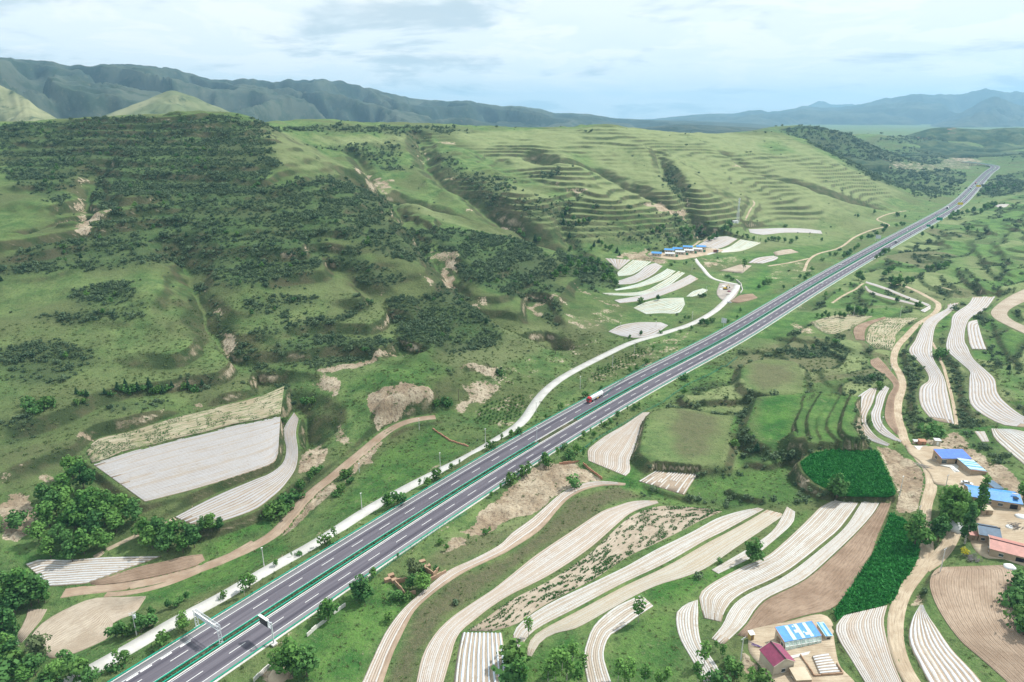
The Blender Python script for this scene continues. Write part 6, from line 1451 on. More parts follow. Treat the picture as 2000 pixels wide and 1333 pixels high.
grove(['dark', 'broad', 'young'], [(1415, 452, 13), (1420, 454, 12), (1427, 457, 12), (1410, 452, 11), (1440, 460, 10), (1452, 464, 10), (1460, 467, 9), (1472, 470, 9), (1485, 473, 8), (1495, 475, 9), (1424, 442, 12), (1418, 441, 10), (1428, 443, 9)], 'tree in the row near the lattice mast', 'trees near the lattice mast', 1.2)
grove(['dark', 'pine', 'broad'], [(1110, 442, 11), (1125, 440, 11), (1140, 436, 12), (1150, 436, 11), (1112, 465, 13), (1015, 460, 14), (1022, 466, 14), (1045, 472, 14), (1053, 474, 14), (1115, 492, 13), (1160, 482, 12), (1175, 480, 12), (1190, 490, 11), (1205, 494, 13), (1155, 490, 10), (1098, 428, 12), (1104, 420, 12), (1108, 412, 11), (1120, 432, 13), (1100, 440, 14), (1195, 486, 10), (1182, 488, 12), (1170, 474, 10), (1130, 438, 10), (1158, 410, 9), (1210, 500, 9)], 'small tree in the gully below the stepped hill', 'trees in the gully below the stepped hill', 1.2)
grove(['broad', 'dark'], [(1085, 545, 20), (1095, 535, 20), (1105, 540, 22), (1115, 525, 20), (1130, 525, 18), (1142, 520, 18), (1155, 515, 16), (1168, 520, 18), (1178, 530, 18), (1188, 540, 20), (1195, 552, 20), (1203, 560, 18), (1180, 550, 16), (1160, 535, 18), (1145, 535, 16), (1125, 540, 16), (1195, 535, 14), (1110, 512, 14), (1135, 508, 13)], 'tree of the wood on the end of the dark spur', 'wood on the end of the dark spur', 1.25)
grove(['bush', 'dark'], [(1253, 594, 15), (1285, 588, 13), (1375, 580, 9), (1338, 624, 9), (1345, 622, 7), (1380, 637, 14), (1375, 632, 12), (1368, 636, 12), (1390, 630, 12), (1350, 645, 10), (1290, 652, 9), (1252, 655, 10), (1310, 520, 8), (1340, 517, 8), (1420, 543, 8), (1490, 560, 14), (1500, 555, 14), (1482, 565, 12), (1430, 548, 8), (1230, 662, 8), (1328, 650, 8), (1445, 610, 10), (1420, 630, 8), (1440, 622, 8)], 'bush along the concrete lane below the village', 'bushes along the concrete lane', 1.2)
grove(['broad', 'dark', 'bush'], [(1675, 486, 13), (1660, 497, 13), (1654, 500, 12), (1648, 505, 12), (1620, 502, 9), (1632, 500, 10), (1572, 549, 12), (1562, 545, 11), (1578, 540, 10), (1682, 470, 11), (1695, 467, 11), (1702, 464, 10), (1712, 461, 12), (1725, 456, 12), (1762, 441, 10), (1750, 444, 9), (1767, 427, 8), (1752, 423, 10), (1707, 418, 9), (1675, 426, 9), (1606, 510, 9), (1668, 490, 11), (1730, 450, 12), (1640, 490, 9), (1585, 530, 10), (1530, 565, 9), (1510, 470, 10), (1520, 472, 11), (1532, 474, 10), (1545, 475, 10), (1555, 470, 9), (1500, 472, 9), (1534, 444, 8), (1605, 472, 9)], 'tree along the valley track beyond the highway', 'trees along the valley track', 1.25)
grove(['pine', 'bush'], [(150, 770, 16), (160, 772, 15), (170, 775, 15), (150, 790, 14), (230, 762, 18), (240, 764, 18), (250, 766, 20), (260, 768, 20), (270, 764, 20), (280, 762, 18), (292, 758, 20), (310, 766, 16), (318, 768, 18), (328, 762, 16), (336, 758, 15), (360, 760, 16), (368, 758, 16), (378, 764, 18), (395, 752, 12), (165, 788, 12), (205, 770, 14), (215, 772, 13), (245, 752, 14), (300, 770, 15)], 'small conifer in the sapling row on the lower slope', 'sapling rows on the lower slope', 1.15)
grove(['bush'], [(60, 800, 26), (72, 808, 28), (85, 800, 30), (98, 795, 24), (55, 790, 20), (550, 1000, 30), (540, 1010, 34), (530, 1015, 30), (560, 985, 26), (575, 975, 24), (590, 955, 20), (605, 935, 18), (615, 925, 16), (625, 918, 15), (554, 825, 14), (610, 790, 16), (595, 790, 18), (870, 790, 20), (855, 795, 18), (880, 792, 14), (35, 1030, 30), (30, 1015, 26), (680, 930, 18), (672, 935, 20), (685, 945, 16), (655, 970, 16), (665, 960, 18)], 'round bush on the valley side of the hill', 'bushes at the foot of the hill', 1.2)

# ---- hillside shrubs: the largest 300 singly, the rest as a mass
def candidates(xa, xb, ya, yb, step, seed):
    r = np.random.default_rng(seed); xs = np.arange(xa, xb, step); ys = np.arange(ya, yb, step); x, y = np.meshgrid(xs, ys); x = x.ravel() + r.uniform(-.5, .5, x.size) * step; y = y.ravel() + r.uniform(-.5, .5, y.size) * step
    ang = np.abs(np.arctan2(x, y)); m = ang < R(43); return x[m], y[m], r
SX, SY, SS, SK = [], [], [], []
for (xa, xb, ya, yb, st, lo, hi, base) in ((-420, 420, 180, 560, 2.0, 0, 560, .008), (-760, 560, 300, 1080, 2.6, 560, 1080, .010), (-1100, 1300, 700, 2000, 4.2, 1080, 1900, .008), (-200, 2600, 1400, 3600, 8.5, 1900, 3700, .01)):
    x, y, r = candidates(xa, xb, ya, yb, st, int(st * 100)); d = np.hypot(x, y); m = (d >= lo) & (d < hi); x, y = x[m], y[m]
    cv = cover(x, y, SHRUB_W, 0.014, 0.012); cl = fbm(x, y, 16, 3, 401); p = np.clip(cv * (0.92 + 1.1 * cl), 0, 1) + base * (fbm(x, y, 30, 2, 402) > 0.15)
    zz_ = land(x, y); sl_ = np.hypot(land(x + 1.5, y) - zz_, land(x, y + 1.5) - zz_) / 1.5; band = np.mod(zz_ / 9.5 + .35 * fbm(x, y, 90, 3, 71), 1.0); bk_ = bank_at(x, y); p = p * np.where((band > .40) & (band < .74), .25, 1.1) + (.28 * bk_ * (x > 60) * ((x - CLN[0, 0]) * HN[700, 0] + (y - CLN[0, 1]) * HN[700, 1] > 12) * (fbm(x, y, 25, 2, 411) > -.15)) + .3 * sstep(sl_, .32, .6) * (x > 60) * (np.hypot(x, y) < 1000) * (fbm(x, y, 12, 2, 410) > -.1)
    keep = (r.uniform(size=x.shape) < p) & ~taken(x, y) & (cover(x, y, BARE_W, .008) < .5); x, y = x[keep], y[keep]
    big = r.uniform(size=x.shape); s = np.clip(r.lognormal(-.14, .48, x.shape), .35, 2.8) * (st / 2.0) ** .75; k = r.integers(0, 4, x.shape)
    SX.append(x); SY.append(y); SS.append(s); SK.append(k)
SX, SY, SS, SK = map(np.concatenate, (SX, SY, SS, SK)); SZ = land(SX, SY)
print('shrubs', len(SX))
def mass(name, x, y, z, s, k, protos, label, tilt=0.15, parent=None):
    """one object: points that carry copies of a few plants (geometry nodes)"""
    me = bpy.data.meshes.new(name); n = len(x); me.vertices.add(n); me.vertices.foreach_set('co', np.stack([x, y, z], 1).astype(np.float32).ravel())
    r = np.random.default_rng(n); rot = np.stack([r.normal(0, tilt, n), r.normal(0, tilt, n), r.uniform(0, 6.28, n)], 1).astype(np.float32)
    me.attributes.new('sc', 'FLOAT', 'POINT').data.foreach_set('value', s.astype(np.float32)); me.attributes.new('rot', 'FLOAT_VECTOR', 'POINT').data.foreach_set('vector', rot.ravel()); me.attributes.new('kind_index', 'INT', 'POINT').data.foreach_set('value', k.astype(np.int32))
    o = obj(name, me, parent); g = bpy.data.node_groups.new(name, 'GeometryNodeTree'); g.interface.new_socket('Geometry', in_out='INPUT', socket_type='NodeSocketGeometry'); g.interface.new_socket('Geometry', in_out='OUTPUT', socket_type='NodeSocketGeometry')
    N, L = g.nodes, g.links; gi = N.new('NodeGroupInput'); go = N.new('NodeGroupOutput'); jn = N.new('GeometryNodeJoinGeometry'); pt = N.new('GeometryNodeMeshToPoints'); L.new(gi.outputs[0], pt.inputs['Mesh'])
    def na(nm, ty):
        a = N.new('GeometryNodeInputNamedAttribute'); a.data_type = ty; a.inputs['Name'].default_value = nm; return a.outputs['Attribute']
    sc, ro, ki = na('sc', 'FLOAT'), na('rot', 'FLOAT_VECTOR'), na('kind_index', 'INT')
    for i, src in enumerate(protos):
        oi = N.new('GeometryNodeObjectInfo'); oi.inputs['Object'].default_value = src; oi.inputs['As Instance'].default_value = True; oi.transform_space = 'ORIGINAL'
        cp_ = N.new('FunctionNodeCompare'); cp_.data_type = 'INT'; cp_.operation = 'EQUAL'; L.new(ki, cp_.inputs[2]); cp_.inputs[3].default_value = i
        ins = N.new('GeometryNodeInstanceOnPoints'); L.new(pt.outputs[0], ins.inputs['Points']); L.new(oi.outputs['Geometry'], ins.inputs['Instance']); L.new(cp_.outputs[0], ins.inputs['Selection']); L.new(ro, ins.inputs['Rotation']); L.new(sc, ins.inputs['Scale']); L.new(ins.outputs[0], jn.inputs[0])
    L.new(jn.outputs[0], go.inputs[0]); md = o.modifiers.new('plants', 'NODES'); md.node_group = g
    return tag(o, label, kind='stuff')
view = SS / np.hypot(SX, SY); order = np.argsort(-view); ahead = [i for i in order if abs(math.atan2(SX[i], SY[i])) < R(35.5) and SY[i] > 190]
single = ahead[:300]; SHR = []
for i in single:
    v = int(SK[i]); cr, tr, h0 = proto('shrub', v); o = empty('shrub', (SX[i], SY[i], SZ[i] - .05), random.uniform(0, 6.28)); o.scale = (SS[i],) * 3; c_ = obj('crown', cr, o); obj('trunk', tr, o); SHR.append((v, c_))
    tag(o, 'low dark green shrub among grass on the near slopes', 'shrub', 'low shrubs on the near slopes')
rest = np.ones(len(SX), bool); rest[single] = False
protos = [next(c for v, c in SHR if v == k) for k in range(4)]
mass('shrubbery', SX[rest], SY[rest], SZ[rest] - .05, SS[rest], SK[rest], protos, 'dark shrub cover on the hillsides')
# small trees standing above the shrubs
x, y, r = candidates(-760, 420, 300, 1100, 9.0, 5); cv = cover(x, y, SHRUB_W, .014); keep = (r.uniform(size=x.shape) < .16 * cv * (fbm(x, y, 60, 2, 55) > -.1)) & ~taken(x, y); x, y = x[keep], y[keep]
pr = r.permutation(len(x))[:280]
for i in pr:
    kd = ('pine', 'bush', 'broad', 'bush', 'dark')[i % 5]; plant(kd, (x[i], y[i], float(land(x[i], y[i]))), r.uniform(3.0, 5.2), 'small dark tree standing above the shrubs of the hillside', 'small trees on the shrub hillside', 1.2)

# ---- grass tufts, crop leaves, sprouts
def tuft_mesh(name, n, hgt, spread, mat, seed, wid=.09):
    r = np.random.default_rng(seed); V = []; tone = []
    for k in range(n):
        a = r.uniform(0, 6.28); q = r.uniform(0, spread); x, y = math.cos(a) * q, math.sin(a) * q; b = r.uniform(0, 6.28); dx, dy = math.cos(b) * wid, math.sin(b) * wid; h = hgt * r.uniform(.5, 1.1); lx, ly = r.normal(0, h * .8, 2)
        V += [(x - dx, y - dy, -.05), (x + dx, y + dy, -.05), (x + lx + dx * .5, y + ly + dy * .5, h), (x + lx - dx * .5, y + ly - dy * .5, h)]; tone += [r.uniform(0, 1)] * 4
    me = mesh_np(name, V, np.arange(len(V)).reshape(-1, 4), False, [mat]); me.attributes.new('tone', 'FLOAT', 'POINT').data.foreach_set('value', np.array(tone, np.float32)); return me
def seed_obj(name, me, p, label):
    o = obj(name, me); o.location = p; return tag(o, label, kind='stuff')
gx, gy, r = candidates(-330, 420, 125, 520, 1.55, 9)
m = (np.hypot(gx, gy) < 520) & ~taken(gx, gy) & (r.uniform(size=gx.shape) < .22 * (1 - .8 * np.clip(cover(gx, gy, BARE_W), 0, 1))) & (fbm(gx, gy, 9, 3, 77) > -.28)
gx, gy = gx[m], gy[m]; gz = land(gx, gy)
sp = [seed_obj('grass', tuft_mesh('grass_tuft', 16, .30, .6, L_GRASS, k, .14), (gx[k], gy[k], gz[k]), 'tuft of meadow grass') for k in range(3)]
mass('grass', gx[3:], gy[3:], gz[3:], r.uniform(.5, 1.35, len(gx) - 3) * (1 + .5 * (np.hypot(gx[3:], gy[3:]) > 330)), r.integers(0, 3, len(gx) - 3), sp, 'meadow grass of the verges and banks')
print('tufts', len(gx))
def in_field(f, step, seed, jit=.4):
    P = f['poly']; r = np.random.default_rng(seed); xs = np.arange(P[:, 0].min(), P[:, 0].max(), step); ys = np.arange(P[:, 1].min(), P[:, 1].max(), step); x, y = np.meshgrid(xs, ys); x = x.ravel() + r.uniform(-jit, jit, x.size) * step; y = y.ravel() + r.uniform(-jit, jit, y.size) * step
    m = sdf(x, y, P) < -.15; x, y = x[m], y[m]; return x, y, f['pl'][0] + f['pl'][1] * x + f['pl'][2] * y, r
cl_me = [tuft_mesh('crop_plant', 14, .55, .42, L_CROP, 40 + k, .16) for k in range(3)]; cx_, cy_, cz_ = [], [], []
for f in FLD:
    if f['kind'] == 'crop':
        x, y, z, r = in_field(f, .8, 3); cx_.append(x); cy_.append(y); cz_.append(z)
cx_, cy_, cz_ = map(np.concatenate, (cx_, cy_, cz_)); sp = [seed_obj('crop_leaves', cl_me[k], (cx_[k], cy_[k], cz_[k]), 'leafy green crop plant') for k in range(3)]
mass('crop_leaves', cx_[3:], cy_[3:], cz_[3:] + .1, np.random.default_rng(1).uniform(.5, 1.7, len(cx_) - 3), np.random.default_rng(2).integers(0, 3, len(cx_) - 3), sp, 'dense leaves of the dark green crop')
sx_, sy_, sz_ = [], [], []
for fi, f in enumerate(FLD):
    if f['kind'] not in ('scatter', 'seedling'): continue
    A, B = f['A'], f['B']; r = np.random.default_rng(fi); rows = f['rows'] * (3 if f['kind'] == 'scatter' else 1)
    for k in range(rows):
        L = curve_len(A); q = int(L / .8); s = (np.arange(q) + r.uniform(0, .8, q)) / q * (len(A) - 1); i = np.clip(s.astype(int), 0, len(A) - 2); fr = (s - i)[:, None]; tt = (k + .5 + r.normal(0, .08, (q, 1))) / rows
        p = (A[i] * (1 - fr) + A[i + 1] * fr) * (1 - tt) + (B[i] * (1 - fr) + B[i + 1] * fr) * tt
        sw = s / (len(A) - 1) * L; nn = .9 * fbm(sw, tt[:, 0] * rows * 1.3, 3.2, 2, 500 + fi) + .45 * fbm(p[:, 0], p[:, 1], 18, 2, 600); e = np.abs(tt[:, 0] - .5) * .35 if f['kind'] == 'scatter' else 0
        g_ = nn + e > (.30 if f['kind'] == 'scatter' else .08); p = p[g_]; sx_.append(p[:, 0]); sy_.append(p[:, 1]); sz_.append(p[:, 2])
sx_, sy_, sz_ = map(np.concatenate, (sx_, sy_, sz_)); sp = [seed_obj('seedlings', tuft_mesh('seedling', 12, .42, .38, L_SPROUT, 60 + k, .14), (sx_[k], sy_[k], sz_[k]), 'green seedling tuft') for k in range(3)]
mass('seedlings', sx_[3:], sy_[3:], sz_[3:] + .08, np.random.default_rng(1).uniform(.35, .85, len(sx_) - 3), np.random.default_rng(2).integers(0, 3, len(sx_) - 3), sp, 'green seedlings in the straw fields')
print('sprouts', len(sx_), 'crop', len(cx_))
# young orchard rows between service road and highway
for px_, st in (([(935, 800), (1000, 770), (1030, 775), (1015, 815), (985, 830), (930, 825)], 3.2), ([(1150, 735), (1200, 705), (1250, 680), (1265, 690), (1225, 715), (1170, 745)], 3.4)):
    Pw = region(px_); r = np.random.default_rng(4); a = .66
    xs = np.arange(-90, 90, st); gx_, gy_ = np.meshgrid(xs, xs); c = Pw.mean(0); x = c[0] + gx_ * math.cos(a) - gy_ * math.sin(a); y = c[1] + gx_ * math.sin(a) + gy_ * math.cos(a); x = x.ravel() + r.normal(0, .3, x.size); y = y.ravel() + r.normal(0, .3, y.size); m = (sdf(x, y, Pw) < 0) & ~taken(x, y)
    for X_, Y_ in list(zip(x[m], y[m]))[:110]:
        plant('sapling', (X_, Y_, float(land(X_, Y_))), r.uniform(1.0, 1.7), 'small planted sapling in the orchard rows beside the service road', 'orchard saplings beside the service road', .9)
# low plants in the median
x_, y_, k_ = [], [], 0
for s in np.arange(5, 1100, 1.1):
    if arc[g0] < s < arc[g1]: continue
    p, a = hwy_pt(s, random.uniform(-.5, .4)); x_.append(p.x); y_.append(p.y)
x_, y_ = np.array(x_), np.array(y_); mass('median_plants', x_, y_, np.full(len(x_), .02), np.random.default_rng(8).uniform(.35, .6, len(x_)), np.random.default_rng(9).integers(0, 4, len(x_)), protos, 'low plants between the median rails')

# ------------------------------------------------------------------ buildings
M_MUDWALL = conc_mat('mud_brick_wall', (0.30, 0.225, 0.155), (0.42, 0.335, 0.245), 0.4)
M_PLASTER = conc_mat('plaster_wall', (0.42, 0.36, 0.28), (0.55, 0.49, 0.40), 0.3)
M_BRICKRED = conc_mat('red_brick', (0.33, 0.165, 0.105), (0.44, 0.245, 0.165), 0.4)
def roof_mat(name, c, rib=True):
    t = NT(name); P = t.obj(); n = t.noise(P, 0.7, 4, 0.6); n2 = t.noise(P, 5.0, 3, 0.7)
    t.color(t.mix(t.ramp(n, 0.3, 0.75), tuple(x * .82 for x in c), tuple(min(1, x * 1.12) for x in c))); t.rough(0.5); t.b.inputs['Specular IOR Level'].default_value = 0.35
    w = t.wave(P, 2.2, 0, 1, 'X', 0); t.bump(t.math('ADD', w, t.math('MULTIPLY', n2, .3)), 0.35, 0.05); return t.m
R_BLUE = roof_mat('blue_sheet_roof', (0.045, 0.150, 0.520)); R_SKY = roof_mat('sky_blue_sheet_roof', (0.055, 0.250, 0.600)); R_PALE = roof_mat('pale_blue_sheet', (0.35, 0.58, 0.66)); R_GREEN = roof_mat('pale_green_sheet', (0.48, 0.66, 0.58))
R_SLATE = roof_mat('slate_blue_roof', (0.075, 0.135, 0.205)); R_RED = roof_mat('faded_red_tile_roof', (0.42, 0.185, 0.150)); R_PURPLE = roof_mat('purple_red_tile_roof', (0.235, 0.045, 0.095)); R_WHITE = roof_mat('grey_white_roof', (0.52, 0.53, 0.53)); R_FLAT = conc_mat('flat_roof_earth', (0.42, 0.35, 0.25), (0.53, 0.46, 0.35))
M_GLASS = flat_mat('dark_glass', (0.05, 0.07, 0.075), 0.15, 0.2, 1.0, 0.6); M_DOOR = flat_mat('green_door', (0.03, 0.22, 0.12), 0.5); M_WOOD = flat_mat('weathered_wood', (0.24, 0.17, 0.11), 0.85, 0.25); M_TRIM = flat_mat('red_roof_edge', (0.48, 0.22, 0.15), 0.6); M_STEEL = flat_mat('galvanised_steel', (0.60, 0.63, 0.66), 0.45, 0.12, 0.8, 0.5); M_BLACK = flat_mat('black_panel', (0.012, 0.013, 0.018), 0.35); M_RIDGE = flat_mat('dark_ridge_tile', (0.05, 0.035, 0.04), 0.8)
M_WHITEP = flat_mat('white_paint', (0.74, 0.74, 0.73), 0.45, 0.06, 0.8, 0.4)
def rect_from(BL, BR, FR, FL):
    BL, BR, FR, FL = [np.array(p, float) for p in (BL, BR, FR, FL)]
    ex = (BR - BL + FR - FL)[:2]; w = (np.linalg.norm((BR - BL)[:2]) + np.linalg.norm((FR - FL)[:2])) / 2; ex /= np.linalg.norm(ex); ey = np.array([-ex[1], ex[0]])
    dv = (BL - FL + BR - FR)[:2] / 2; d = abs(dv @ ey); c = (BL + BR + FR + FL)[:2] / 4
    return c, w, d, math.atan2(ex[1], ex[0])
def base_of(root, gz):
    return root
def openings(root, w, d, side, lst, wall_h):
    """side 'f' front (-y), 'l' (-x), 'r' (+x); lst of (kind, pos, z0, ww, hh)"""
    for kind, x, z0, ww, hh in lst:
        m = MB(); fr = MB(); e = .03
        if side == 'f': m.box((x, -d / 2 - e / 2 + .01, z0 + hh / 2), (ww, .06, hh)); B = [((x, -d / 2 - .04, z0 + hh), (ww + .16, .1, .08)), ((x, -d / 2 - .06, z0), (ww + .2, .14, .07))]
        else:
            sx = -1 if side == 'l' else 1; m.box((sx * (w / 2 + e / 2 - .01), x, z0 + hh / 2), (.06, ww, hh)); B = [((sx * (w / 2 + .04), x, z0 + hh), (.1, ww + .16, .08)), ((sx * (w / 2 + .06), x, z0), (.14, ww + .2, .07))]
        o = m.build('door' if kind in ('door', 'gate', 'dark') else 'window', {'door': M_WOOD, 'gate': M_DOOR, 'win': M_GLASS, 'dark': M_BLACK}[kind], root)
        if kind == 'win':
            for c, s in B: fr.box(c, s)
            fr.build('frame', M_WHITEP, o)
def shed(name, label, BL, BR, FR, FL, gz, hf, hb, wall, roof, opens=(), stripes=(), cat='house', over=.25, glazed=False, trim=True):
    """lean-to roofed building from the four roof corners (sightings) and eave heights"""
    W = [at_z(*BL, gz + hb), at_z(*BR, gz + hb), at_z(*FR, gz + hf), at_z(*FL, gz + hf)]
    c, w, d, a = rect_from(*W); root = empty(name, (c[0], c[1], gz), a); w -= 2 * over; d -= 2 * over
    m = MB(); s = d / 2; x = w / 2; zb, zf = hb - .12, hf - .12
    m.prism([(-x, -s, -.8), (x, -s, -.8), (x, s, -.8), (-x, s, -.8)], [(-x, -s, zf), (x, -s, zf), (x, s, zb), (-x, s, zb)]); m.build('wall', wall, root)
    X, S = x + over, s + over; k = (hb - hf) / d; z0, z1 = hf - k * over, hb + k * over; th = .09
    m = MB(); m.prism([(-X, -S, z0), (X, -S, z0), (X, S, z1), (-X, S, z1)], [(-X, -S, z0 + th), (X, -S, z0 + th), (X, S, z1 + th), (-X, S, z1 + th)]); ro = m.build('roof', roof, root)
    if trim:
        for sx in (-1, 1): m = MB(); m.bar((sx * (X + .05), -S, z0 + .06), (sx * (X + .05), S, z1 + .06), .12, .2); m.build('verge_trim', M_TRIM, ro)
    for (x0, x1, y0, y1, mat) in stripes:   # fractions of the roof
        xa, xb = -X + 2 * X * x0, -X + 2 * X * x1; ya, yb = -S + 2 * S * y0, -S + 2 * S * y1; f = lambda y: z0 + (z1 - z0) * (y + S) / (2 * S) + th + .012
        m = MB(); m.prism([(xa, ya, f(ya)), (xb, ya, f(ya)), (xb, yb, f(yb)), (xa, yb, f(yb))], [(xa, ya, f(ya) + .03), (xb, ya, f(ya) + .03), (xb, yb, f(yb) + .03), (xa, yb, f(yb) + .03)]); m.build('roof_sheet', mat, ro)
    for side, lst in opens: openings(root, w, d, side, [(k_, q * (w if side == 'f' else d), z_, a_, b_) for k_, q, z_, a_, b_ in lst], hf)
    if glazed:   # sun room along the front
        n = 9
        for i in range(n):
            xa = -x + w * i / n; xb = xa + w / n; m = MB(); m.poly([(xa + .06, -s - .9, .9), (xb - .06, -s - .9, .9), (xb - .06, -s - .75, 2.0), (xa + .06, -s - .75, 2.0)]); m.poly([(xa + .06, -s - .75, 2.0), (xb - .06, -s - .75, 2.0), (xb - .06, -s - .12, hf - .1), (xa + .06, -s - .12, hf - .1)]); p = m.build('glass_pane', M_PANE, root)
        m = MB()
        for i in range(n + 1):
            xa = -x + w * i / n; m.bar((xa, -s - .92, .9), (xa, -s - .77, 2.0), .1); m.bar((xa, -s - .77, 2.0), (xa, -s - .1, hf - .08), .1)
        m.bar((-x, -s - .92, .9), (x, -s - .92, .9), .1); m.bar((-x, -s - .77, 2.0), (x, -s - .77, 2.0), .1); m.build('glazing_frame', M_WHITEP, root); m = MB(); m.box((0, -s - .9, .05), (w, .24, 1.7)); m.build('parapet', wall, root)
    return tag(root, label, cat)
t = NT('sunroom_glass'); n = t.noise(t.obj(), .9, 3, .6); t.color(t.mix(t.ramp(n, .35, .65), (.30, .42, .38), (.62, .72, .66))); t.rough(.2); t.b.inputs['Specular IOR Level'].default_value = .6; M_PANE = t.m
def gable(name, label, R1, R2, E2, E1, gz, hr, he, wall, roof, opens=(), ridge=True, cat='house', over=.3, extra=None):
    """gabled building from one visible slope: ridge ends R1, R2 and eave ends E1, E2"""
    r1, r2, e2, e1 = at_z(*R1, gz + hr), at_z(*R2, gz + hr), at_z(*E2, gz + he), at_z(*E1, gz + he)
    c, w, hd, a = rect_from(r1, r2, e2, e1); rc = (r1 + r2)[:2] / 2; root = empty(name, (rc[0], rc[1], gz), a); x = w / 2 - over; s = hd - over
    m = MB(); k = (hr - he) / hd; zs = he + k * over - .1
    prof = [(-s, -.8), (s, -.8), (s, zs), (0, hr - .1), (-s, zs)]
    m.prism([(-x, y, z) for y, z in prof], [(x, y, z) for y, z in prof]); m.build('wall', wall, root)
    X = x + over; th = .12; ro = None
    for sg in (-1, 1):
        m = MB(); m.prism([(-X, 0, hr), (X, 0, hr), (X, sg * hd, he), (-X, sg * hd, he)], [(-X, 0, hr + th), (X, 0, hr + th), (X, sg * (hd + .02), he + th), (-X, sg * (hd + .02), he + th)]); o = m.build('roof', roof, root); ro = ro or o
    if ridge:
        m = MB(); m.bar((-X - .05, 0, hr + .17), (X + .05, 0, hr + .17), .28, .2); m.bar((-X, 0, hr + .3), (-X + .5, 0, hr + .2), .2); m.bar((X, 0, hr + .3), (X - .5, 0, hr + .2), .2); m.build('ridge', M_RIDGE, ro)
    for sx in (-1, 1):
        m = MB(); m.bar((sx * X, -hd, he + .1), (sx * X, 0, hr + .12), .12, .16); m.bar((sx * X, hd, he + .1), (sx * X, 0, hr + .12), .12, .16); m.build('verge_trim', M_PLASTER, ro)
    for side, lst in opens: openings(root, 2 * x, 2 * s, side, [(k_, q * (2 * x if side == 'f' else 2 * s), z_, a_, b_) for k_, q, z_, a_, b_ in lst], he)
    if extra: extra(root, X, hd, hr, he)
    return tag(root, label, cat)
def gz_of(u, v): return float(hit([(u, v)])[0][2])
g1z = gz_of(1855, 915); g2z = gz_of(1940, 1000); g3z = gz_of(1500, 1245)
shed('workshop', 'long blue-roofed mud-brick workshop in the earth yard', (1823.7, 877.4), (1881.8, 878.3), (1896.7, 896.3), (1837.9, 896.3), g1z, 3.0, 4.0, M_MUDWALL, R_BLUE,
     [('f', [('win', -.40, .5, 2.2, 1.9), ('door', .12, 0, 1.2, 2.2), ('dark', .02, 0, 1.0, 2.1), ('win', .30, .8, 1.4, 1.2)]), ('l', [('win', .1, .6, 1.5, 1.6)])], cat='workshop')
shed('barn', 'low barn with striped pale blue roof beside the workshop', (1930, 919), (1901, 896), (1868, 898), (1896, 922), g1z, 2.5, 3.3, M_MUDWALL, R_PALE,
     [('f', [('dark', -.32, 0, 2.0, 1.9), ('door', -.1, 0, 1.2, 2.0), ('win', .1, .7, 1.3, 1.0), ('win', .32, .7, 1.3, 1.0)])], [(.30, .42, 0, 1, R_SKY), (.55, .62, 0, 1, R_SKY), (.02, .1, 0, 1, R_SLATE), (.72, .8, 0, 1, R_SKY)], cat='barn')
def solar(root, X, hd, hr, he):
    o = MB(); o.box((X - 2.0, -hd * .55, (hr + he) / 2 + .5), (1.7, 1.6, .08)); p = o.build('solar_collector', M_BLACK, root); o = MB(); o.tube([(X - 3.0, -hd * .2, hr + .55), (X - 1.0, -hd * .2, hr + .55)], .26, 8); o.build('water_tank', M_WHITEP, root)
gable('farmhouse', 'long farmhouse with bright blue roof and solar heater', (1888.6, 952), (1993, 966), (1998, 987), (1895, 969.5), g2z + .4, 4.6, 3.0, M_MUDWALL, R_SKY, [('f', [('dark', .36, 0, 2.6, 2.3), ('win', .1, .8, 1.6, 1.3), ('win', -.12, .8, 1.6, 1.3), ('door', -.3, 0, 1.2, 2.1)]), ('l', [('dark', -.1, 0, 1.2, 2.0)])], False, extra=solar)
gable('farmhouse', 'farmhouse with slate-blue tiled roof', (1908, 1025), (1954, 1033), (1958.6, 1053), (1913.6, 1045), g2z - .2, 4.8, 3.1, M_MUDWALL, R_SLATE, [('f', [('win', -.3, .9, 1.2, 1.1), ('door', .2, 0, 1.1, 2.0)])])
shed('lean_to', 'small red flat-roofed annex left of the slate-blue roof', (1891, 1037), (1908, 1040), (1912, 1047), (1894, 1046), g2z - .4, 2.4, 2.7, M_MUDWALL, R_RED, [('f', [('door', 0, 0, .9, 1.9)])], cat='shed', trim=False)
gable('farmhouse', 'long low farmhouse with faded red tiles at the frame edge', (1933, 1052), (2012, 1072), (2012, 1093), (1931, 1072), gz_of(1955, 1100), 4.2, 2.8, M_MUDWALL, R_RED, [('f', [('dark', .28, 0, 2.4, 2.2), ('win', -.2, .8, 1.3, 1.1)]), ('l', [('win', 0, .7, 1.4, 1.4), ('win', -.3, .7, 1.0, 1.4)])])
shed('shed', 'grey sheet-roofed shed behind the long blue roof', (1934, 939), (1949, 939), (1952, 955), (1933, 956), g2z + 1.2, 2.6, 2.8, M_MUDWALL, R_SLATE, [('f', [('dark', 0, 0, 1.2, 1.8)])], cat='shed', trim=False)
gable('farmhouse', 'farmhouse with steep purple-red tiled roof', (1535, 1288), (1505, 1254), (1482.5, 1269), (1511, 1304), g3z, 6.0, 4.0, M_PLASTER, R_PURPLE, [('f', [('win', .1, 1.0, 1.2, 1.3), ('win', -.25, 1.0, 1.2, 1.3)]), ('l', [('win', 0, 1.2, 1.2, 1.2)])])
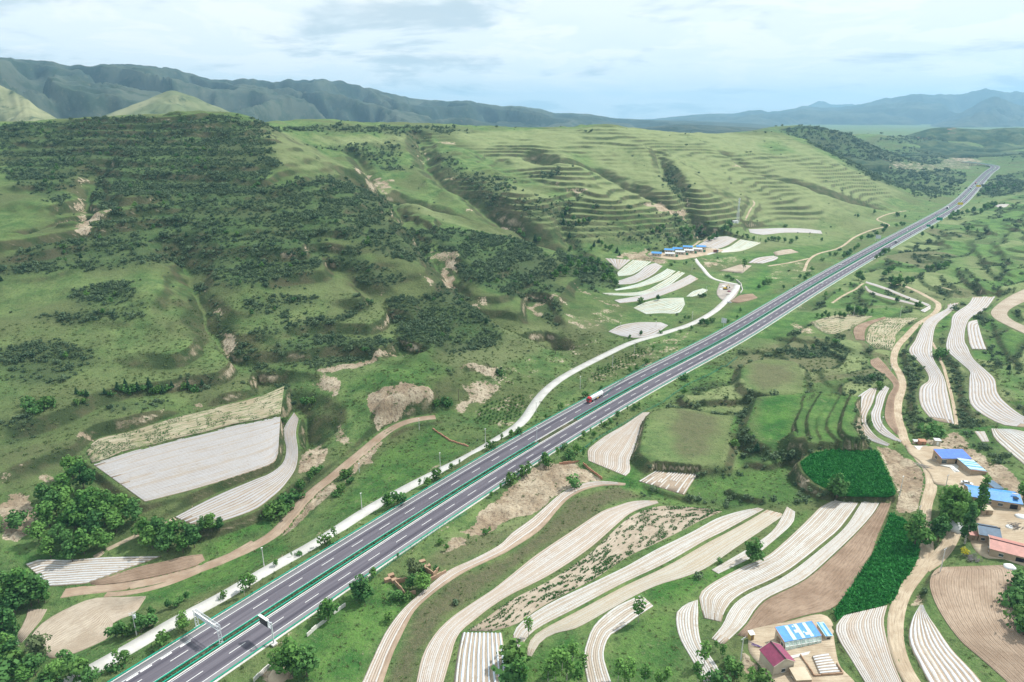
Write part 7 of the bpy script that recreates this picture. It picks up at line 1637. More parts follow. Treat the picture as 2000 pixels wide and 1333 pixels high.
shed('farmhouse', 'farmhouse with glazed sun porch under a blue and pale green striped roof', (1509.5, 1226.5), (1580, 1214.5), (1610, 1241), (1536, 1253.5), g3z, 3.4, 4.3, M_PLASTER, R_SKY,
     [('l', [('door', .1, 0, 1.8, 2.3), ('win', -.3, .9, 1.0, 1.3)])], [(.245, .335, 0.02, .96, R_GREEN), (.485, .575, 0.03, .97, R_GREEN), (.72, .81, .03, .97, R_GREEN), (.40, .485, .42, .62, R_WHITE), (.42, .46, .80, .90, R_WHITE), (.63, .72, .18, .36, R_WHITE), (.60, .64, .34, .44, R_WHITE)], glazed=True)
shed('lean_to', 'narrow shed with pale sky-blue roof beside the glazed farmhouse', (1595, 1214), (1608, 1218), (1626, 1240), (1613, 1246), g3z, 2.6, 2.9, M_PLASTER, R_PALE, [('f', [('dark', 0, 0, 1.0, 1.9)])], [(.1, .3, 0, 1, R_SKY), (.7, .95, 0.05, .9, R_SKY)], cat='shed', trim=False)
shed('outbuilding', 'flat-roofed earth outbuilding below the purple roof', (1538, 1304.5), (1566, 1303), (1592, 1328), (1558, 1330), g3z - .2, 2.9, 3.0, M_MUDWALL, R_FLAT, [('l', [('win', 0, 1.0, .9, .9)]), ('f', [('door', .2, 0, 1.0, 2.0)])], cat='shed', over=.08, trim=False)
def hut(name, label, u, v, w, d, h, rz, wall, roof, cat='hut', door=M_WOOD):
    p = hit([(u, v)])[0]; root = empty(name, (p[0], p[1], float(land(p[0], p[1]))), rz); m = MB(); m.prism([(-w / 2, -d / 2, -.6), (w / 2, -d / 2, -.6), (w / 2, d / 2, -.6), (-w / 2, d / 2, -.6)], [(-w / 2, -d / 2, h), (w / 2, -d / 2, h), (w / 2, d / 2, h + .25), (-w / 2, d / 2, h + .25)]); m.build('wall', wall, root)
    m = MB(); m.prism([(-w / 2 - .2, -d / 2 - .2, h + .02), (w / 2 + .2, -d / 2 - .2, h + .02), (w / 2 + .2, d / 2 + .2, h + .3), (-w / 2 - .2, d / 2 + .2, h + .3)], [(-w / 2 - .2, -d / 2 - .2, h + .12), (w / 2 + .2, -d / 2 - .2, h + .12), (w / 2 + .2, d / 2 + .2, h + .4), (-w / 2 - .2, d / 2 + .2, h + .4)]); m.build('roof', roof, root)
    m = MB(); m.box((0, -d / 2 - .02, h * .42), (min(.9, w * .5), .06, h * .8)); m.build('door', door, root); return tag(root, label, cat)
hut('outhouse', 'small yellow outhouse with white roof in the cement yard', 1466, 1249, 1.3, 1.3, 2.3, .2, conc_mat('yellow_wall', (.42, .30, .10), (.52, .38, .14)), M_WHITEP)
hut('shed', 'small white hut above the workshop', 1829, 868, 2.6, 2.2, 2.3, -.2, M_PLASTER, R_WHITE, 'shed', M_WHITEP); hut('shed', 'red brick shed above the workshop yard', 1800, 868, 3.0, 2.2, 1.9, -.1, M_BRICKRED, M_BRICKRED, 'shed')
hut('shed', 'small grey hut beside the red brick shed', 1788, 867, 2.2, 1.8, 1.5, -.1, M_PLASTER, R_WHITE, 'shed'); hut('shed', 'tan hut with flat roof below the long blue roof', 1923, 1003, 4.0, 3.2, 2.4, -.15, M_MUDWALL, R_FLAT, 'shed'); hut('equipment_hut', 'white equipment hut at the foot of the lattice mast', 1436, 436, 7.5, 5.0, 3.0, .1, M_WHITEP, R_WHITE)
# village: rows of small houses on the earth platform
random.seed(21)
VH = [(1282, 500, 'blue', 'blue-roofed village house standing apart on the red earth'), (1307, 493.5, 'blue', 'westernmost blue roof of the village compounds'), (1323, 491, 'blue', 'second blue roof of the village compounds'), (1343, 487.5, 'blue', 'third blue roof of the village compounds'), (1369, 487, 'blue', 'easternmost blue roof of the village compounds'),
      (1308, 500.5, 'white', 'westernmost grey-white village house at the lane'), (1328, 497, 'white', 'second grey-white village house at the lane'), (1345, 494, 'white', 'third grey-white village house at the lane'), (1362, 491.5, 'white', 'easternmost grey-white village house at the lane')]
for u, v, kd, lb in VH:
    p = hit([(u, v)])[0]; z = float(land(p[0], p[1])) + .1; w, d, h = (11.5, 5.5, 3.2) if kd == 'blue' else (11.0, 5.0, 3.0); rz = -.22; root = empty('village_house', (p[0], p[1], z), rz)
    m = MB(); m.prism([(-w / 2, -d / 2, -1.5), (w / 2, -d / 2, -1.5), (w / 2, d / 2, -1.5), (-w / 2, d / 2, -1.5)], [(-w / 2, -d / 2, h), (w / 2, -d / 2, h), (w / 2, d / 2, h + .8), (-w / 2, d / 2, h + .8)]); m.build('wall', M_PLASTER, root)
    m = MB(); e = .35; m.prism([(-w / 2 - e, -d / 2 - e, h), (w / 2 + e, -d / 2 - e, h), (w / 2 + e, d / 2 + e, h + .95), (-w / 2 - e, d / 2 + e, h + .95)], [(-w / 2 - e, -d / 2 - e, h + .14), (w / 2 + e, -d / 2 - e, h + .14), (w / 2 + e, d / 2 + e, h + 1.09), (-w / 2 - e, d / 2 + e, h + 1.09)]); m.build('roof', R_SKY if kd == 'blue' else R_WHITE, root)
    openings(root, w, d, 'f', [('win', -3.4, .9, 1.8, 1.4), ('door', -.6, 0, 1.1, 2.2), ('win', 2.4, .9, 1.8, 1.4)], h); tag(root, lb, 'house', 'village houses')
    if kd == 'white':
        ca, sa = math.cos(rz), math.sin(rz); q = (p[0] + 8.2 * ca + 2.5 * sa, p[1] + 8.2 * sa - 2.5 * ca, z); gr = empty('gateway', q, rz); m = MB(); m.box((-1.6, 0, 1.0), (.7, .6, 3.4)); m.box((1.6, 0, 1.0), (.7, .6, 3.4)); m.box((0, 0, 2.9), (4.2, .8, .4)); m.build('gate_pillars', M_PLASTER, gr); m = MB(); m.box((0, 0, 1.2), (2.5, .15, 2.8)); m.build('door', M_DOOR, gr); tag(gr, 'green yard gate beside the ' + lb.split(' at')[0], 'gate', 'green village gates')

# ------------------------------------------------------------------ ruins, walls, fences
def wall_px(px, h, th, mat, label, name='wall', cat='wall'):
    P = hit(px); m = MB(); c = P.mean(0); zc = float(land(c[0], c[1]))
    for a, b in zip(P[:-1], P[1:]):
        L = np.linalg.norm((b - a)[:2]); n = max(1, int(L / 2)); r = random.Random(int(a[0] * 7))
        for k in range(n):
            f0, f1 = k / n, (k + 1) / n; q = a + (b - a) * (f0 + f1) / 2; hh = h * r.uniform(.72, 1.05); z = float(land(q[0], q[1])); m.box((q[0] - c[0], q[1] - c[1], z - zc + hh / 2 - .3), (L / n + .02, th, hh + .6), math.atan2(b[1] - a[1], b[0] - a[0]))
    root = obj(name, m.mesh(name, mat)); root.location = (c[0], c[1], zc); return tag(root, label, cat)
M_RUIN = conc_mat('ruin_brick', (0.30, 0.195, 0.130), (0.40, 0.275, 0.19), .4)
wall_px([(796, 1135), (772, 1141), (792, 1166), (812, 1160)], 2.2, .4, M_RUIN, 'roofless brown brick ruin wall with a U plan', 'ruin_wall'); wall_px([(827, 1113), (846, 1126)], 2.0, .4, M_RUIN, 'short dark ruin wall under the bushes', 'ruin_wall'); wall_px([(846, 1126), (858, 1114)], 1.8, .4, M_RUIN, 'ruin wall stub behind the red ruin wall', 'ruin_wall'); wall_px([(836, 1138), (853, 1130), (871, 1120)], 2.0, .45, M_RUIN, 'long reddish ruin wall next to the curved field', 'ruin_wall')
for k, (u, v) in enumerate([(764, 1128), (757, 1136), (771, 1137), (825, 1101), (835, 1110)]):
    p = hit([(u, v)])[0]; root = empty('brick_stack', (p[0], p[1], float(land(p[0], p[1]))), .5); m = MB()
    for L in range(5): m.box((0, 0, .14 + L * .28), (2.3 - .06 * (L % 2), 1.5 - .05 * (L % 2), .27)); 
    m.build('brick_courses', M_RUIN, root); tag(root, ['stack of new bricks nearest the highway rail', 'lowest stack of bricks left of the U ruin', 'stack of bricks touching the U ruin', 'stack of bricks behind the ruins', 'smaller stack of bricks behind the ruins'][k], 'brick stack')
wall_px([(1139, 907), (1155, 921), (1176, 937)], 1.3, .3, M_BRICKRED, 'low red brick wall along the grey demolition ground', 'boundary_wall'); wall_px([(1092, 906), (1130, 902)], .8, .4, M_BRICKRED, 'low earth wall at the top of the demolition ground', 'boundary_wall')
wall_px([(600, 1244), (618, 1228), (638, 1213)], 1.6, .3, M_KERB, 'broken concrete wall beside the grassy slope', 'broken_wall'); wall_px([(652, 1200), (675, 1184)], 1.4, .3, M_KERB, 'broken concrete wall by the big dark tree', 'broken_wall'); wall_px([(496, 1332), (515, 1312), (532, 1298)], 1.5, .3, M_KERB, 'concrete wall at the lower frame edge', 'broken_wall')
wall_px([(845, 838), (862, 850), (880, 862), (915, 873)], .9, .5, M_BRICKRED, 'reddish drain wall running down to the service road', 'drain_wall'); wall_px([(1438, 548), (1447, 556), (1450, 568), (1446, 574)], 1.6, .6, M_KERB, 'curved retaining wall beside the lane bend', 'retaining_wall')
wall_px([(1563, 1282), (1576, 1300), (1590, 1322), (1646, 1318), (1634, 1298)], .9, .25, M_RUIN, 'low brick wall round the kitchen garden', 'garden_wall')
M_FENCE = flat_mat('green_fence_wire', (0.02, 0.27, 0.19), .5)
def fence(px, label):
    P = hit(px); C = catmull(P, max(4, int(curve_len(P) / 3.0))); z = land(C[:, 0], C[:, 1]); root = empty('wire_fence', (C[0, 0], C[0, 1], z[0])); m = MB(); q = [Vector((C[i, 0] - C[0, 0], C[i, 1] - C[0, 1], z[i] - z[0])) for i in range(len(C))]
    for p in q: m.box((p.x, p.y, p.z + .7), (.09, .09, 1.8))
    m.build('posts', M_FENCE, root)['kind'] = 'stuff'; m = MB()
    for a, b in zip(q[:-1], q[1:]):
        for h in (.15, .4, .65, .9, 1.15, 1.4): m.bar(a + Vector((0, 0, h)), b + Vector((0, 0, h)), .025)
        for f in np.arange(0, 1, .12): c = a + (b - a) * f; m.bar(c + Vector((0, 0, .1)), c + Vector((0, 0, 1.45)), .02)
    m.build('mesh_wire', M_FENCE, root)['kind'] = 'stuff'; return tag(root, label, 'fence')
fence([(722, 1134), (750, 1112), (790, 1082), (830, 1053), (858, 1034), (880, 1020), (912, 1004)], 'green wire fence between highway verge and ruins'); fence([(1132, 885), (1165, 860), (1200, 840), (1235, 820), (1270, 800), (1310, 776), (1345, 752), (1400, 725), (1440, 700)], 'green wire fence above the tapering film field')
fence([(1180, 775), (1205, 752), (1235, 730), (1262, 712)], 'green wire fence beside the orchard rows')

# ------------------------------------------------------------------ highway furniture
def gantry():
    pL = at_z(386, 1226, 0.0); pR = at_z(432, 1258, 0.05); c = (pL + pR) / 2; d = pR - pL; L = float(np.linalg.norm(d[:2])); a = math.atan2(d[1], d[0]); root = empty('gantry', (c[0], c[1], 0), a); H = 7.2
    for sx, nm in ((-1, 'leg'), (1, 'leg')):
        m = MB(); x = sx * L / 2
        for dy in (-.5, .5):
            m.tube([(x, dy, -.3), (x, dy, H)], .12, 8)
        for k in range(7): m.bar((x, -.5 if k % 2 else .5, .4 + k), (x, .5 if k % 2 else -.5, 1.4 + k), .09)
        m.build('leg', M_STEEL, root); m = MB(); m.box((x, 0, .12), (1.3, 2.0, .4)); m.build('footing', M_KERB, root)
    m = MB(); n = 12
    for y, z in ((-.55, H - 1.3), (.55, H - 1.3), (-.55, H), (.55, H)): m.tube([(-L / 2 - .2, y, z), (L / 2 + .2, y, z)], .10, 6)
    for k in range(n):
        x0, x1 = -L / 2 + L * k / n, -L / 2 + L * (k + 1) / n
        for y in (-.55, .55): m.bar((x0, y, H - 1.3), (x1, y, H), .07); m.bar((x1, y, H - 1.3), (x1, y, H), .07)
        m.bar((x0, -.55, H), (x1, .55, H), .07)
    m.build('truss', M_STEEL, root); m = MB(); m.box((0, -.78, H - .25), (L * .78, .28, 1.5)); sp = m.build('sign_panel', M_STEEL, root); m = MB(); m.box((0, -.78, H + .56), (L * .79, .34, .14)); m.build('hood', M_WHITEP, sp); m = MB(); m.box((0, -.78, H + .47), (L * .74, .36, .06)); m.build('dark_strip', M_BLACK, sp)
    for x in (-L * .46, L * .44): m = MB(); m.box((x, -.7, H + .5), (.5, .5, .7)); m.build('camera_box', M_WHITEP, root)
    return tag(root, 'white steel truss gantry over the hill-side carriageway', 'gantry')
gantry()
def vms():
    p = at_z(535, 1258, 0.0); i = station(535, 1240); a = math.atan2(HT[i, 1], HT[i, 0]); root = empty('message_sign', (p[0], p[1], 0), a)
    m = MB(); m.tube([(0, 0, -.2), (0, 0, 8.6)], [.28, .22], 10); m.build('pole', M_STEEL, root); m = MB(); m.box((0, 0, .1), (1.8, 1.8, .5)); m.build('footing', M_KERB, root)
    m = MB(); m.bar((0, 0, 8.2), (0, 2.0, 8.2), .2); m.bar((0, 0, 5.9), (0, 2.0, 5.9), .2); m.bar((0, .3, 5.9), (0, 1.6, 8.2), .12); m.build('bracket', M_STEEL, root)
    m = MB(); m.box((0, 4.0, 7.05), (.5, 4.6, 3.0)); pn = m.build('cabinet', M_STEEL, root); m = MB(); m.box((-.27, 4.0, 7.05), (.05, 4.35, 2.75)); m.build('display', M_BLACK, pn); m = MB(); m.box((-.1, 4.0, 8.62), (.9, 4.7, .1)); m.build('hood', M_WHITEP, pn)
    return tag(root, 'black message sign on a white cantilever pole', 'sign')
vms()
M_SIGNG = flat_mat('green_sign', (0.005, 0.24, 0.16), .4); M_SIGNY = flat_mat('yellow_sign', (0.75, 0.58, 0.02), .4)
def road_sign(u, v, w, h, zb, mat, label, d, back=False, marks=False):
    i = station(u, v); s = arc[i]; p, a = hwy_pt(s, d); root = empty('road_sign', (p.x, p.y, p.z - .4), a); m = MB(); m.tube([(0, 0, -.2), (0, 0, zb + h)], .16, 8); m.tube([(0, w * .35, -.2), (0, w * .35, zb + h)], .14, 8) if w > 5 else None; m.build('post', M_STEEL, root)
    sg = 1 if back else -1; m = MB(); m.box((sg * .2, 0, zb + h / 2), (.12, w, h)); b = m.build('board', M_STEEL if back else mat, root)
    if not back:
        m = MB()
        for y0, z0, ww, hh in ((0, .0, w - .2, .07), (0, h - .1, w - .2, .07)): m.box((sg * .28, y0, zb + z0 + .05), (.03, ww, hh))
        for sy in (-1, 1): m.box((sg * .28, sy * (w / 2 - .1), zb + h / 2), (.03, .07, h - .2))
        m.build('border', M_WHITEP if mat is M_SIGNG else M_BLACK, b)
        if marks:
            m = MB(); r = random.Random(5)
            for row in range(2):
                for k in range(4):
                    y = (k - 1.5) * w * .2; z = zb + h * (.68 - .38 * row); m.box((sg * .28, y, z + .2), (.03, .42, .09)); m.box((sg * .28, y, z - .1), (.03, .5, .09)); m.box((sg * .28, y + .05, z), (.03, .09, .5))
            m.build('lettering', M_WHITEP, b)
    return tag(root, label, 'road sign')
road_sign(1076, 902, 4.2, 3.2, 1.6, M_SIGNG, 'green direction sign with white lettering beside the roadside bushes', 15.0, False, True)
road_sign(1848, 436, 9, 5, 3.5, M_SIGNG, 'large green sign at the far right verge', 15.5); road_sign(1823, 448, 6, 3.5, 3.5, M_SIGNG, 'smaller green sign before the large far one', 15.5)
road_sign(1878, 405, 8.5, 4.5, 4.5, M_SIGNY, 'yellow board over the far carriageway', 9.5); road_sign(1913, 370, 9, 4.5, 5.5, M_SIGNY, 'farthest yellow board over the carriageway', 9.5); road_sign(1424, 640, 4.2, 4.2, 3.0, M_STEEL, 'grey back of a sign on the hill-side verge', -15.5, True); road_sign(1724, 472, 6.5, 5.0, 3.5, M_STEEL, 'grey back of a far sign on the hill-side verge', -15.5, True)
def cam_pole():
    i = station(1050, 866); p, a = hwy_pt(arc[i], 0.0); root = empty('camera_pole', (p.x, p.y, 0), a); m = MB(); m.tube([(0, 0, 0), (0, 0, 9.0)], [.16, .09], 8); m.build('pole', M_STEEL, root); m = MB(); m.box((0, .3, 8.9), (.3, .7, .3)); m.box((0, -.3, 8.6), (.3, .6, .3)); m.build('camera', M_WHITEP, root); m = MB(); m.box((0, 0, 1.8), (.5, .4, .8)); m.build('control_box', M_WHITEP, root); tag(root, 'white camera pole in the median gap', 'pole')
cam_pole()
M_POLE = conc_mat('pole_concrete', (0.50, 0.49, 0.47), (0.64, 0.63, 0.60), .15); M_WPOLE = flat_mat('wood_pole', (0.10, 0.075, 0.06), .9)
def pole(u, v, hp, label, arm=True, mat=None, lamp=False, trans=False, rz=.6):
    p = hit([(u, v)])[0]; h = px_height(p, hp); root = empty('utility_pole', (p[0], p[1], float(land(p[0], p[1]))), rz); m = MB(); m.tube([(0, 0, -.4), (0, 0, h)], [.19, .11], 8); m.build('shaft', mat or M_POLE, root)
    if arm:
        for z in (h - .35, h - 1.1)[:2 if trans else 1]:
            m = MB(); m.bar((-1.0, 0, z), (1.0, 0, z), .11); o = m.build('crossarm', M_STEEL, root); m = MB()
            for x in (-.9, 0, .9): m.tube([(x, 0, z), (x, 0, z + .35)], [.09, .05], 6)
            m.build('insulators', M_WHITEP, o)
    if trans: m = MB(); m.tube([(.5, 0, h - 2.6), (.5, 0, h - 1.5)], .36, 10); m.build('transformer', M_STEEL, root)
    if lamp: m = MB(); m.box((0, 0, h + .05), (.7, .35, .22)); m.build('camera_head', M_WHITEP, root)
    return tag(root, label, 'pole')
for q in [(819, 840, 21, 'pale pole at the head of the muddy stream bed'), (948, 866, 27, 'pale pole at the top of the red drain wall'), (860, 916, 30, 'pale pole where the service road passes the lush meadow'), (702, 923, 17, 'short pale pole in the lush meadow'), (707, 996, 31, 'pale pole on the meadow edge nearest the service road'), (1239, 690, 22, 'pale pole among the upper orchard rows'), (1196, 718, 22, 'pale pole in the middle of the orchard rows'), (1133, 761, 25, 'pale pole with lamp head left of the tanker'),
          (1047, 806, 20, 'pale pole at the bend of the service road'), (516, 1107, 35, 'pale pole between the stream track and the service road'), (1757, 968, 37, 'thin pole on the red earth bank'), (1720, 842, 27, 'thin pole on the inner hooked film strip'), (1758, 619, 21, 'thin pole behind the pale green terrace field'), (1667, 617, 17, 'thin pole in front of the terrace tree belt'), (1379, 575, 14, 'pole by the small greenish film patch'), (1352, 625, 15, 'pole on the grass inside the lane bend'), (1281, 638, 10, 'short pole beside the oval film field'), (1212, 640, 9, 'short pole at the tip of the oval film field'), (1351, 530, 12, 'pole by the black ash patch'), (1478, 474, 12, 'pole on the right end of the greenish village field'), (1740, 725, 13, 'thin pole on the S-shaped brown strip')]:
    pole(*q, arm=False, lamp=True)
pole(267, 1241, 44, 'transformer pole beside the tan fan-shaped field', trans=True); pole(1847, 951, 24, 'pole with crossarm at the bend below the workshop'); pole(1794, 1006, 18, 'pole with crossarm beside the lane above the crop strip'); pole(1836, 1118, 47, 'tall pole at the fork of the dirt lane'); pole(1445, 1302, 52, 'tall pole with crossarm by the purple-roofed farm'); pole(896, 782, 22, 'dark wooden pole on the grass above the orchard', arm=False, mat=M_WPOLE); pole(1085, 692, 14, 'dark wooden pole on the eroded slope', arm=False, mat=M_WPOLE)
def mast():
    p = hit([(1440, 434)])[0]; h = px_height(p, 47); root = empty('lattice_mast', (p[0], p[1], float(land(p[0], p[1]))), .3); b, tq = 2.0, .4; n = 14
    W = lambda z: b + (tq - b) * min(1, z / (h * .85))
    for sx in (-1, 1):
        for sy in (-1, 1): m = MB(); m.tube([(sx * W(z), sy * W(z), z) for z in np.linspace(-1, h, 8)], [.11] * 8, 5); m.build('leg', M_STEEL, root)
    m = MB()
    for k in range(n):
        z0, z1 = h * k / n, h * (k + 1) / n; w0, w1 = W(z0), W(z1)
        for (ax, ay), (bx, by) in (((-1, -1), (1, -1)), ((1, -1), (1, 1)), ((1, 1), (-1, 1)), ((-1, 1), (-1, -1))):
            m.bar((ax * w0, ay * w0, z0), (bx * w1, by * w1, z1), .06); m.bar((bx * w0, by * w0, z0), (ax * w1, ay * w1, z1), .06); m.bar((ax * w1, ay * w1, z1), (bx * w1, by * w1, z1), .06)
    m.build('bracing', M_STEEL, root); m = MB()
    for k in range(3):
        a = k * 2.094; m.box((math.cos(a) * 1.1, math.sin(a) * 1.1, h - 2), (.5, .5, 2.4), a); m.box((math.cos(a) * 1.1, math.sin(a) * 1.1, h - 6), (.5, .5, 2.2), a)
    m.build('antennas', M_WHITEP, root); tag(root, 'tall grey lattice mast on the stepped hill', 'mast')
mast()

# ------------------------------------------------------------------ vehicles
M_TYRE = flat_mat('tyre_rubber', (0.018, 0.018, 0.02), .9); M_RIM = flat_mat('wheel_rim', (.45, .45, .46), .4, .1, 1, .5); M_REDP = flat_mat('red_cab_paint', (0.52, 0.012, 0.022), .35, .06, 1, .5); M_CHAS = flat_mat('dark_chassis', (.03, .03, .035), .7); M_LAMP = flat_mat('lamp_glass', (.7, .65, .5), .2); M_YBOX = flat_mat('yellow_box', (.62, .42, .05), .6)
PAINT = {c: flat_mat(c + '_car_paint', v, .3, .05, 1, .5) for c, v in (('white', (.72, .73, .74)), ('dark', (.03, .035, .045)), ('blue', (.03, .06, .20)), ('red', (.40, .02, .02)), ('grey', (.25, .26, .28)), ('brown', (.20, .06, .05)))}
def wheel(root, x, y, r=.34, w=.24):
    m = MB(); m.tube([(x, y - w / 2, r), (x, y + w / 2, r)], r, 12); o = m.build('wheel', M_TYRE, root); m = MB(); m.tube([(x, y - w / 2 - .01, r), (x, y + w / 2 + .01, r)], r * .55, 8); m.build('rim', M_RIM, o)
def car(p, a, paint, label, suv=False):
    root = empty('car', p, a); m = MB(); L, W = 4.5, 1.78; h = 1.62 if suv else 1.42
    sec = [(-2.25, .45, .72), (-2.15, .34, .86), (-1.3, .28, .94), (.9, .28, .92), (2.0, .32, .78), (2.25, .42, .62)]
    for (x0, b0, t0), (x1, b1, t1) in zip(sec[:-1], sec[1:]):
        w0 = W / 2 - .05 * (abs(x0) > 2); w1 = W / 2 - .05 * (abs(x1) > 2); m.prism([(x0, -w0, b0), (x0, w0, b0), (x0, w0 * .94, t0), (x0, -w0 * .94, t0)], [(x1, -w1, b1), (x1, w1, b1), (x1, w1 * .94, t1), (x1, -w1 * .94, t1)])
    m.build('body', paint, root); m = MB(); m.prism([(-1.75, -.8, .9), (1.05, -.8, .9), (1.05, .8, .9), (-1.75, .8, .9)], [(-1.2, -.62, h - .03), (.25, -.62, h - .03), (.25, .62, h - .03), (-1.2, .62, h - .03)]); m.build('windows', M_GLASS, root)
    m = MB(); m.prism([(-1.24, -.64, h - .05), (.28, -.64, h - .05), (.28, .64, h - .05), (-1.24, .64, h - .05)], [(-1.15, -.58, h), (.2, -.58, h), (.2, .58, h), (-1.15, .58, h)]); m.build('roof', paint, root)
    for x in (-1.35, 1.4):
        for y in (-.78, .78): wheel(root, x, y)
    for y in (-.6, .6): m = MB(); m.box((2.22, y, .66), (.1, .34, .14)); m.build('headlight', M_LAMP, root)
    return tag(root, label, 'car')
def truck(p, a, cab, cargo, label, kind='box', L=9.0):
    root = empty('tanker_truck' if kind == 'tank' else 'truck', p, a); x1 = L / 2; m = MB()
    m.prism([(x1 - 2.3, -1.22, .75), (x1, -1.22, .75), (x1, 1.22, .75), (x1 - 2.3, 1.22, .75)], [(x1 - 2.3, -1.18, 3.2), (x1 - .35, -1.18, 3.2), (x1 - .35, 1.18, 3.2), (x1 - 2.3, 1.18, 3.2)]); m.prism([(x1 - 2.2, -1.0, 3.2), (x1 - .5, -1.0, 3.2), (x1 - .5, 1.0, 3.2), (x1 - 2.2, 1.0, 3.2)], [(x1 - 2.1, -.9, 3.75), (x1 - 1.3, -.9, 3.75), (x1 - 1.3, .9, 3.75), (x1 - 2.1, .9, 3.75)]); c = m.build('cab', cab, root)
    f = lambda z: x1 - .35 * (z - .75) / 2.45 + .02
    m = MB(); m.poly([(f(1.75), -1.1, 1.75), (f(1.75), 1.1, 1.75), (f(2.95), 1.08, 2.95), (f(2.95), -1.08, 2.95)]); m.build('windscreen', M_GLASS, c)
    for sy in (-1, 1): m = MB(); m.poly([(x1 - 1.7, sy * 1.215, 1.8), (x1 - .7, sy * 1.215, 1.8), (x1 - .8, sy * 1.2, 2.8), (x1 - 1.7, sy * 1.2, 2.8)]); m.build('side_window', M_GLASS, c); m = MB(); m.box((x1 + .02, sy * .9, .95), (.08, .4, .22)); m.build('headlight', M_LAMP, c); m = MB(); m.box((x1 - .3, sy * 1.42, 2.4), (.12, .2, .6)); m.build('mirror', M_CHAS, c)
    m = MB(); m.box((x1 - .02, 0, 1.3), (.05, 1.5, .5)); m.build('grille', M_CHAS, c); m = MB(); m.box((0, 0, .8), (L - .6, .9, .3)); m.build('chassis', M_CHAS, root)
    xb, xf = -L / 2, x1 - 2.6
    if kind == 'tank':
        m = MB(); pts = [(xb + .0, 0, 2.25), (xb + .12, 0, 2.25), (xb + .35, 0, 2.25), (xf - .35, 0, 2.25), (xf - .12, 0, 2.25), (xf, 0, 2.25)]; m.tube(pts, [.75, 1.1, 1.25, 1.25, 1.1, .75], 20); tk = m.build('tank', cargo, root, True); m = MB(); m.box(((xb + xf) / 2, 0, 3.5), (xf - xb - 1.5, .7, .08)); m.build('walkway', M_WHITEP, tk)
        for x in (xb + 2, (xb + xf) / 2, xf - 2): m = MB(); m.tube([(x, 0, 3.45), (x, 0, 3.68)], .3, 10); m.build('manhole', M_STEEL, tk)
        for sy in (-1, 1): m = MB(); m.box(((xb + xf) / 2, sy * 1.05, .95), (1.9, .35, .6)); m.build('valve_box', M_YBOX, root); m = MB(); m.box(((xb + xf) / 2, sy * 1.17, 1.55), (xf - xb - 1, .08, .2)); m.build('side_rail', M_WHITEP, root)
    else:
        m = MB(); m.box(((xb + xf) / 2, 0, 2.2), (xf - xb, 2.45, 2.5)); m.build('cargo_box', cargo, root)
    xs = [x1 - 1.2, x1 - 4.2, x1 - 5.4] + ([xb + 1.0, xb + 2.3, xb + 3.6] if L > 11 else [])
    for x in xs if L > 8 else [x1 - 1.2, xb + 1.4]:
        for y in (-1.02, 1.02): wheel(root, x, y, .52, .38)
    return tag(root, label, 'truck')
def on_road(u, v, away):
    i = station(u, v); p = at_z(u, v, 0.0); d = float((p[:2] - CLN[i, :2]) @ HN[i]); lane = min((-8.0, -4.1, 4.1, 8.0), key=lambda q: abs(q - d)); q, a = hwy_pt(arc[i], lane, .04); return q, a if away else a + math.pi
q, a = on_road(1173, 783, False); q, a = hwy_pt(arc[station(1173, 783)], -8.0, .04); truck(q, a + math.pi, M_REDP, M_WHITEP, 'red tanker truck with a long white tank', 'tank', 15.5)
for u, v, pt, lb, sv in [(1645, 518, 'white', 'white car on the hill-side carriageway nearest the tanker', 1), (1606, 555, 'white', 'white car on the field-side carriageway, nearest car', 0), (1773, 451.5, 'white', 'white car before the dark car on the hill side', 0), (1805, 447, 'white', 'white van-like car on the far field side', 1), (1784, 459, 'grey', 'grey car ahead of the grey lorry', 0), (1830, 421.5, 'blue', 'dark blue car alone on the far hill side', 0), (1877, 389.5, 'dark', 'dark car before the yellow board', 0), (1883.5, 383, 'blue', 'dark blue car second beyond the yellow board', 1),
                      (1892.5, 373.8, 'blue', 'blue car beside the white lorry', 0), (1906, 363, 'white', 'white car behind the red lorry', 0), (1887, 392.3, 'brown', 'reddish car on the far field side', 0), (1928, 334, 'dark', 'small dark car at the far bend on the hill side', 0), (1938, 334, 'dark', 'small dark car at the far bend on the field side', 0)]:
    q, a = on_road(u, v, u in (1606, 1805, 1784, 1887, 1938)); car(q, a, PAINT[pt], lb, bool(sv))
for u, v, cb, cg, lb, aw in [(1752, 475, 'grey', 'grey', 'grey lorry on the field-side carriageway', True), (1851, 408.5, 'dark', 'white', 'dark lorry with pale box on the hill side', False), (1895, 369.8, 'white', 'brown', 'white lorry before the red one', False), (1905, 359.8, 'red', 'red', 'red lorry far up the highway', False)]:
    q, a = on_road(u, v, aw); truck(q, a, PAINT[cb], PAINT[cg], lb, 'box', 10.0)
p = hit([(1888, 947)])[0]; car((p[0], p[1], float(land(p[0], p[1])) + .16), -.5, PAINT['white'], 'white car parked in the yard above the long blue roof')
p = hit([(1424, 592)])[0]; car((p[0], p[1], float(land(p[0], p[1])) + .1), .2, PAINT['white'], 'white car parked by the concrete lane')
p = hit([(1398, 494)])[0]; truck((p[0], p[1], float(land(p[0], p[1])) + .15), .5, PAINT['grey'], PAINT['brown'], 'small brown lorry parked in the village', 'box', 6.5)
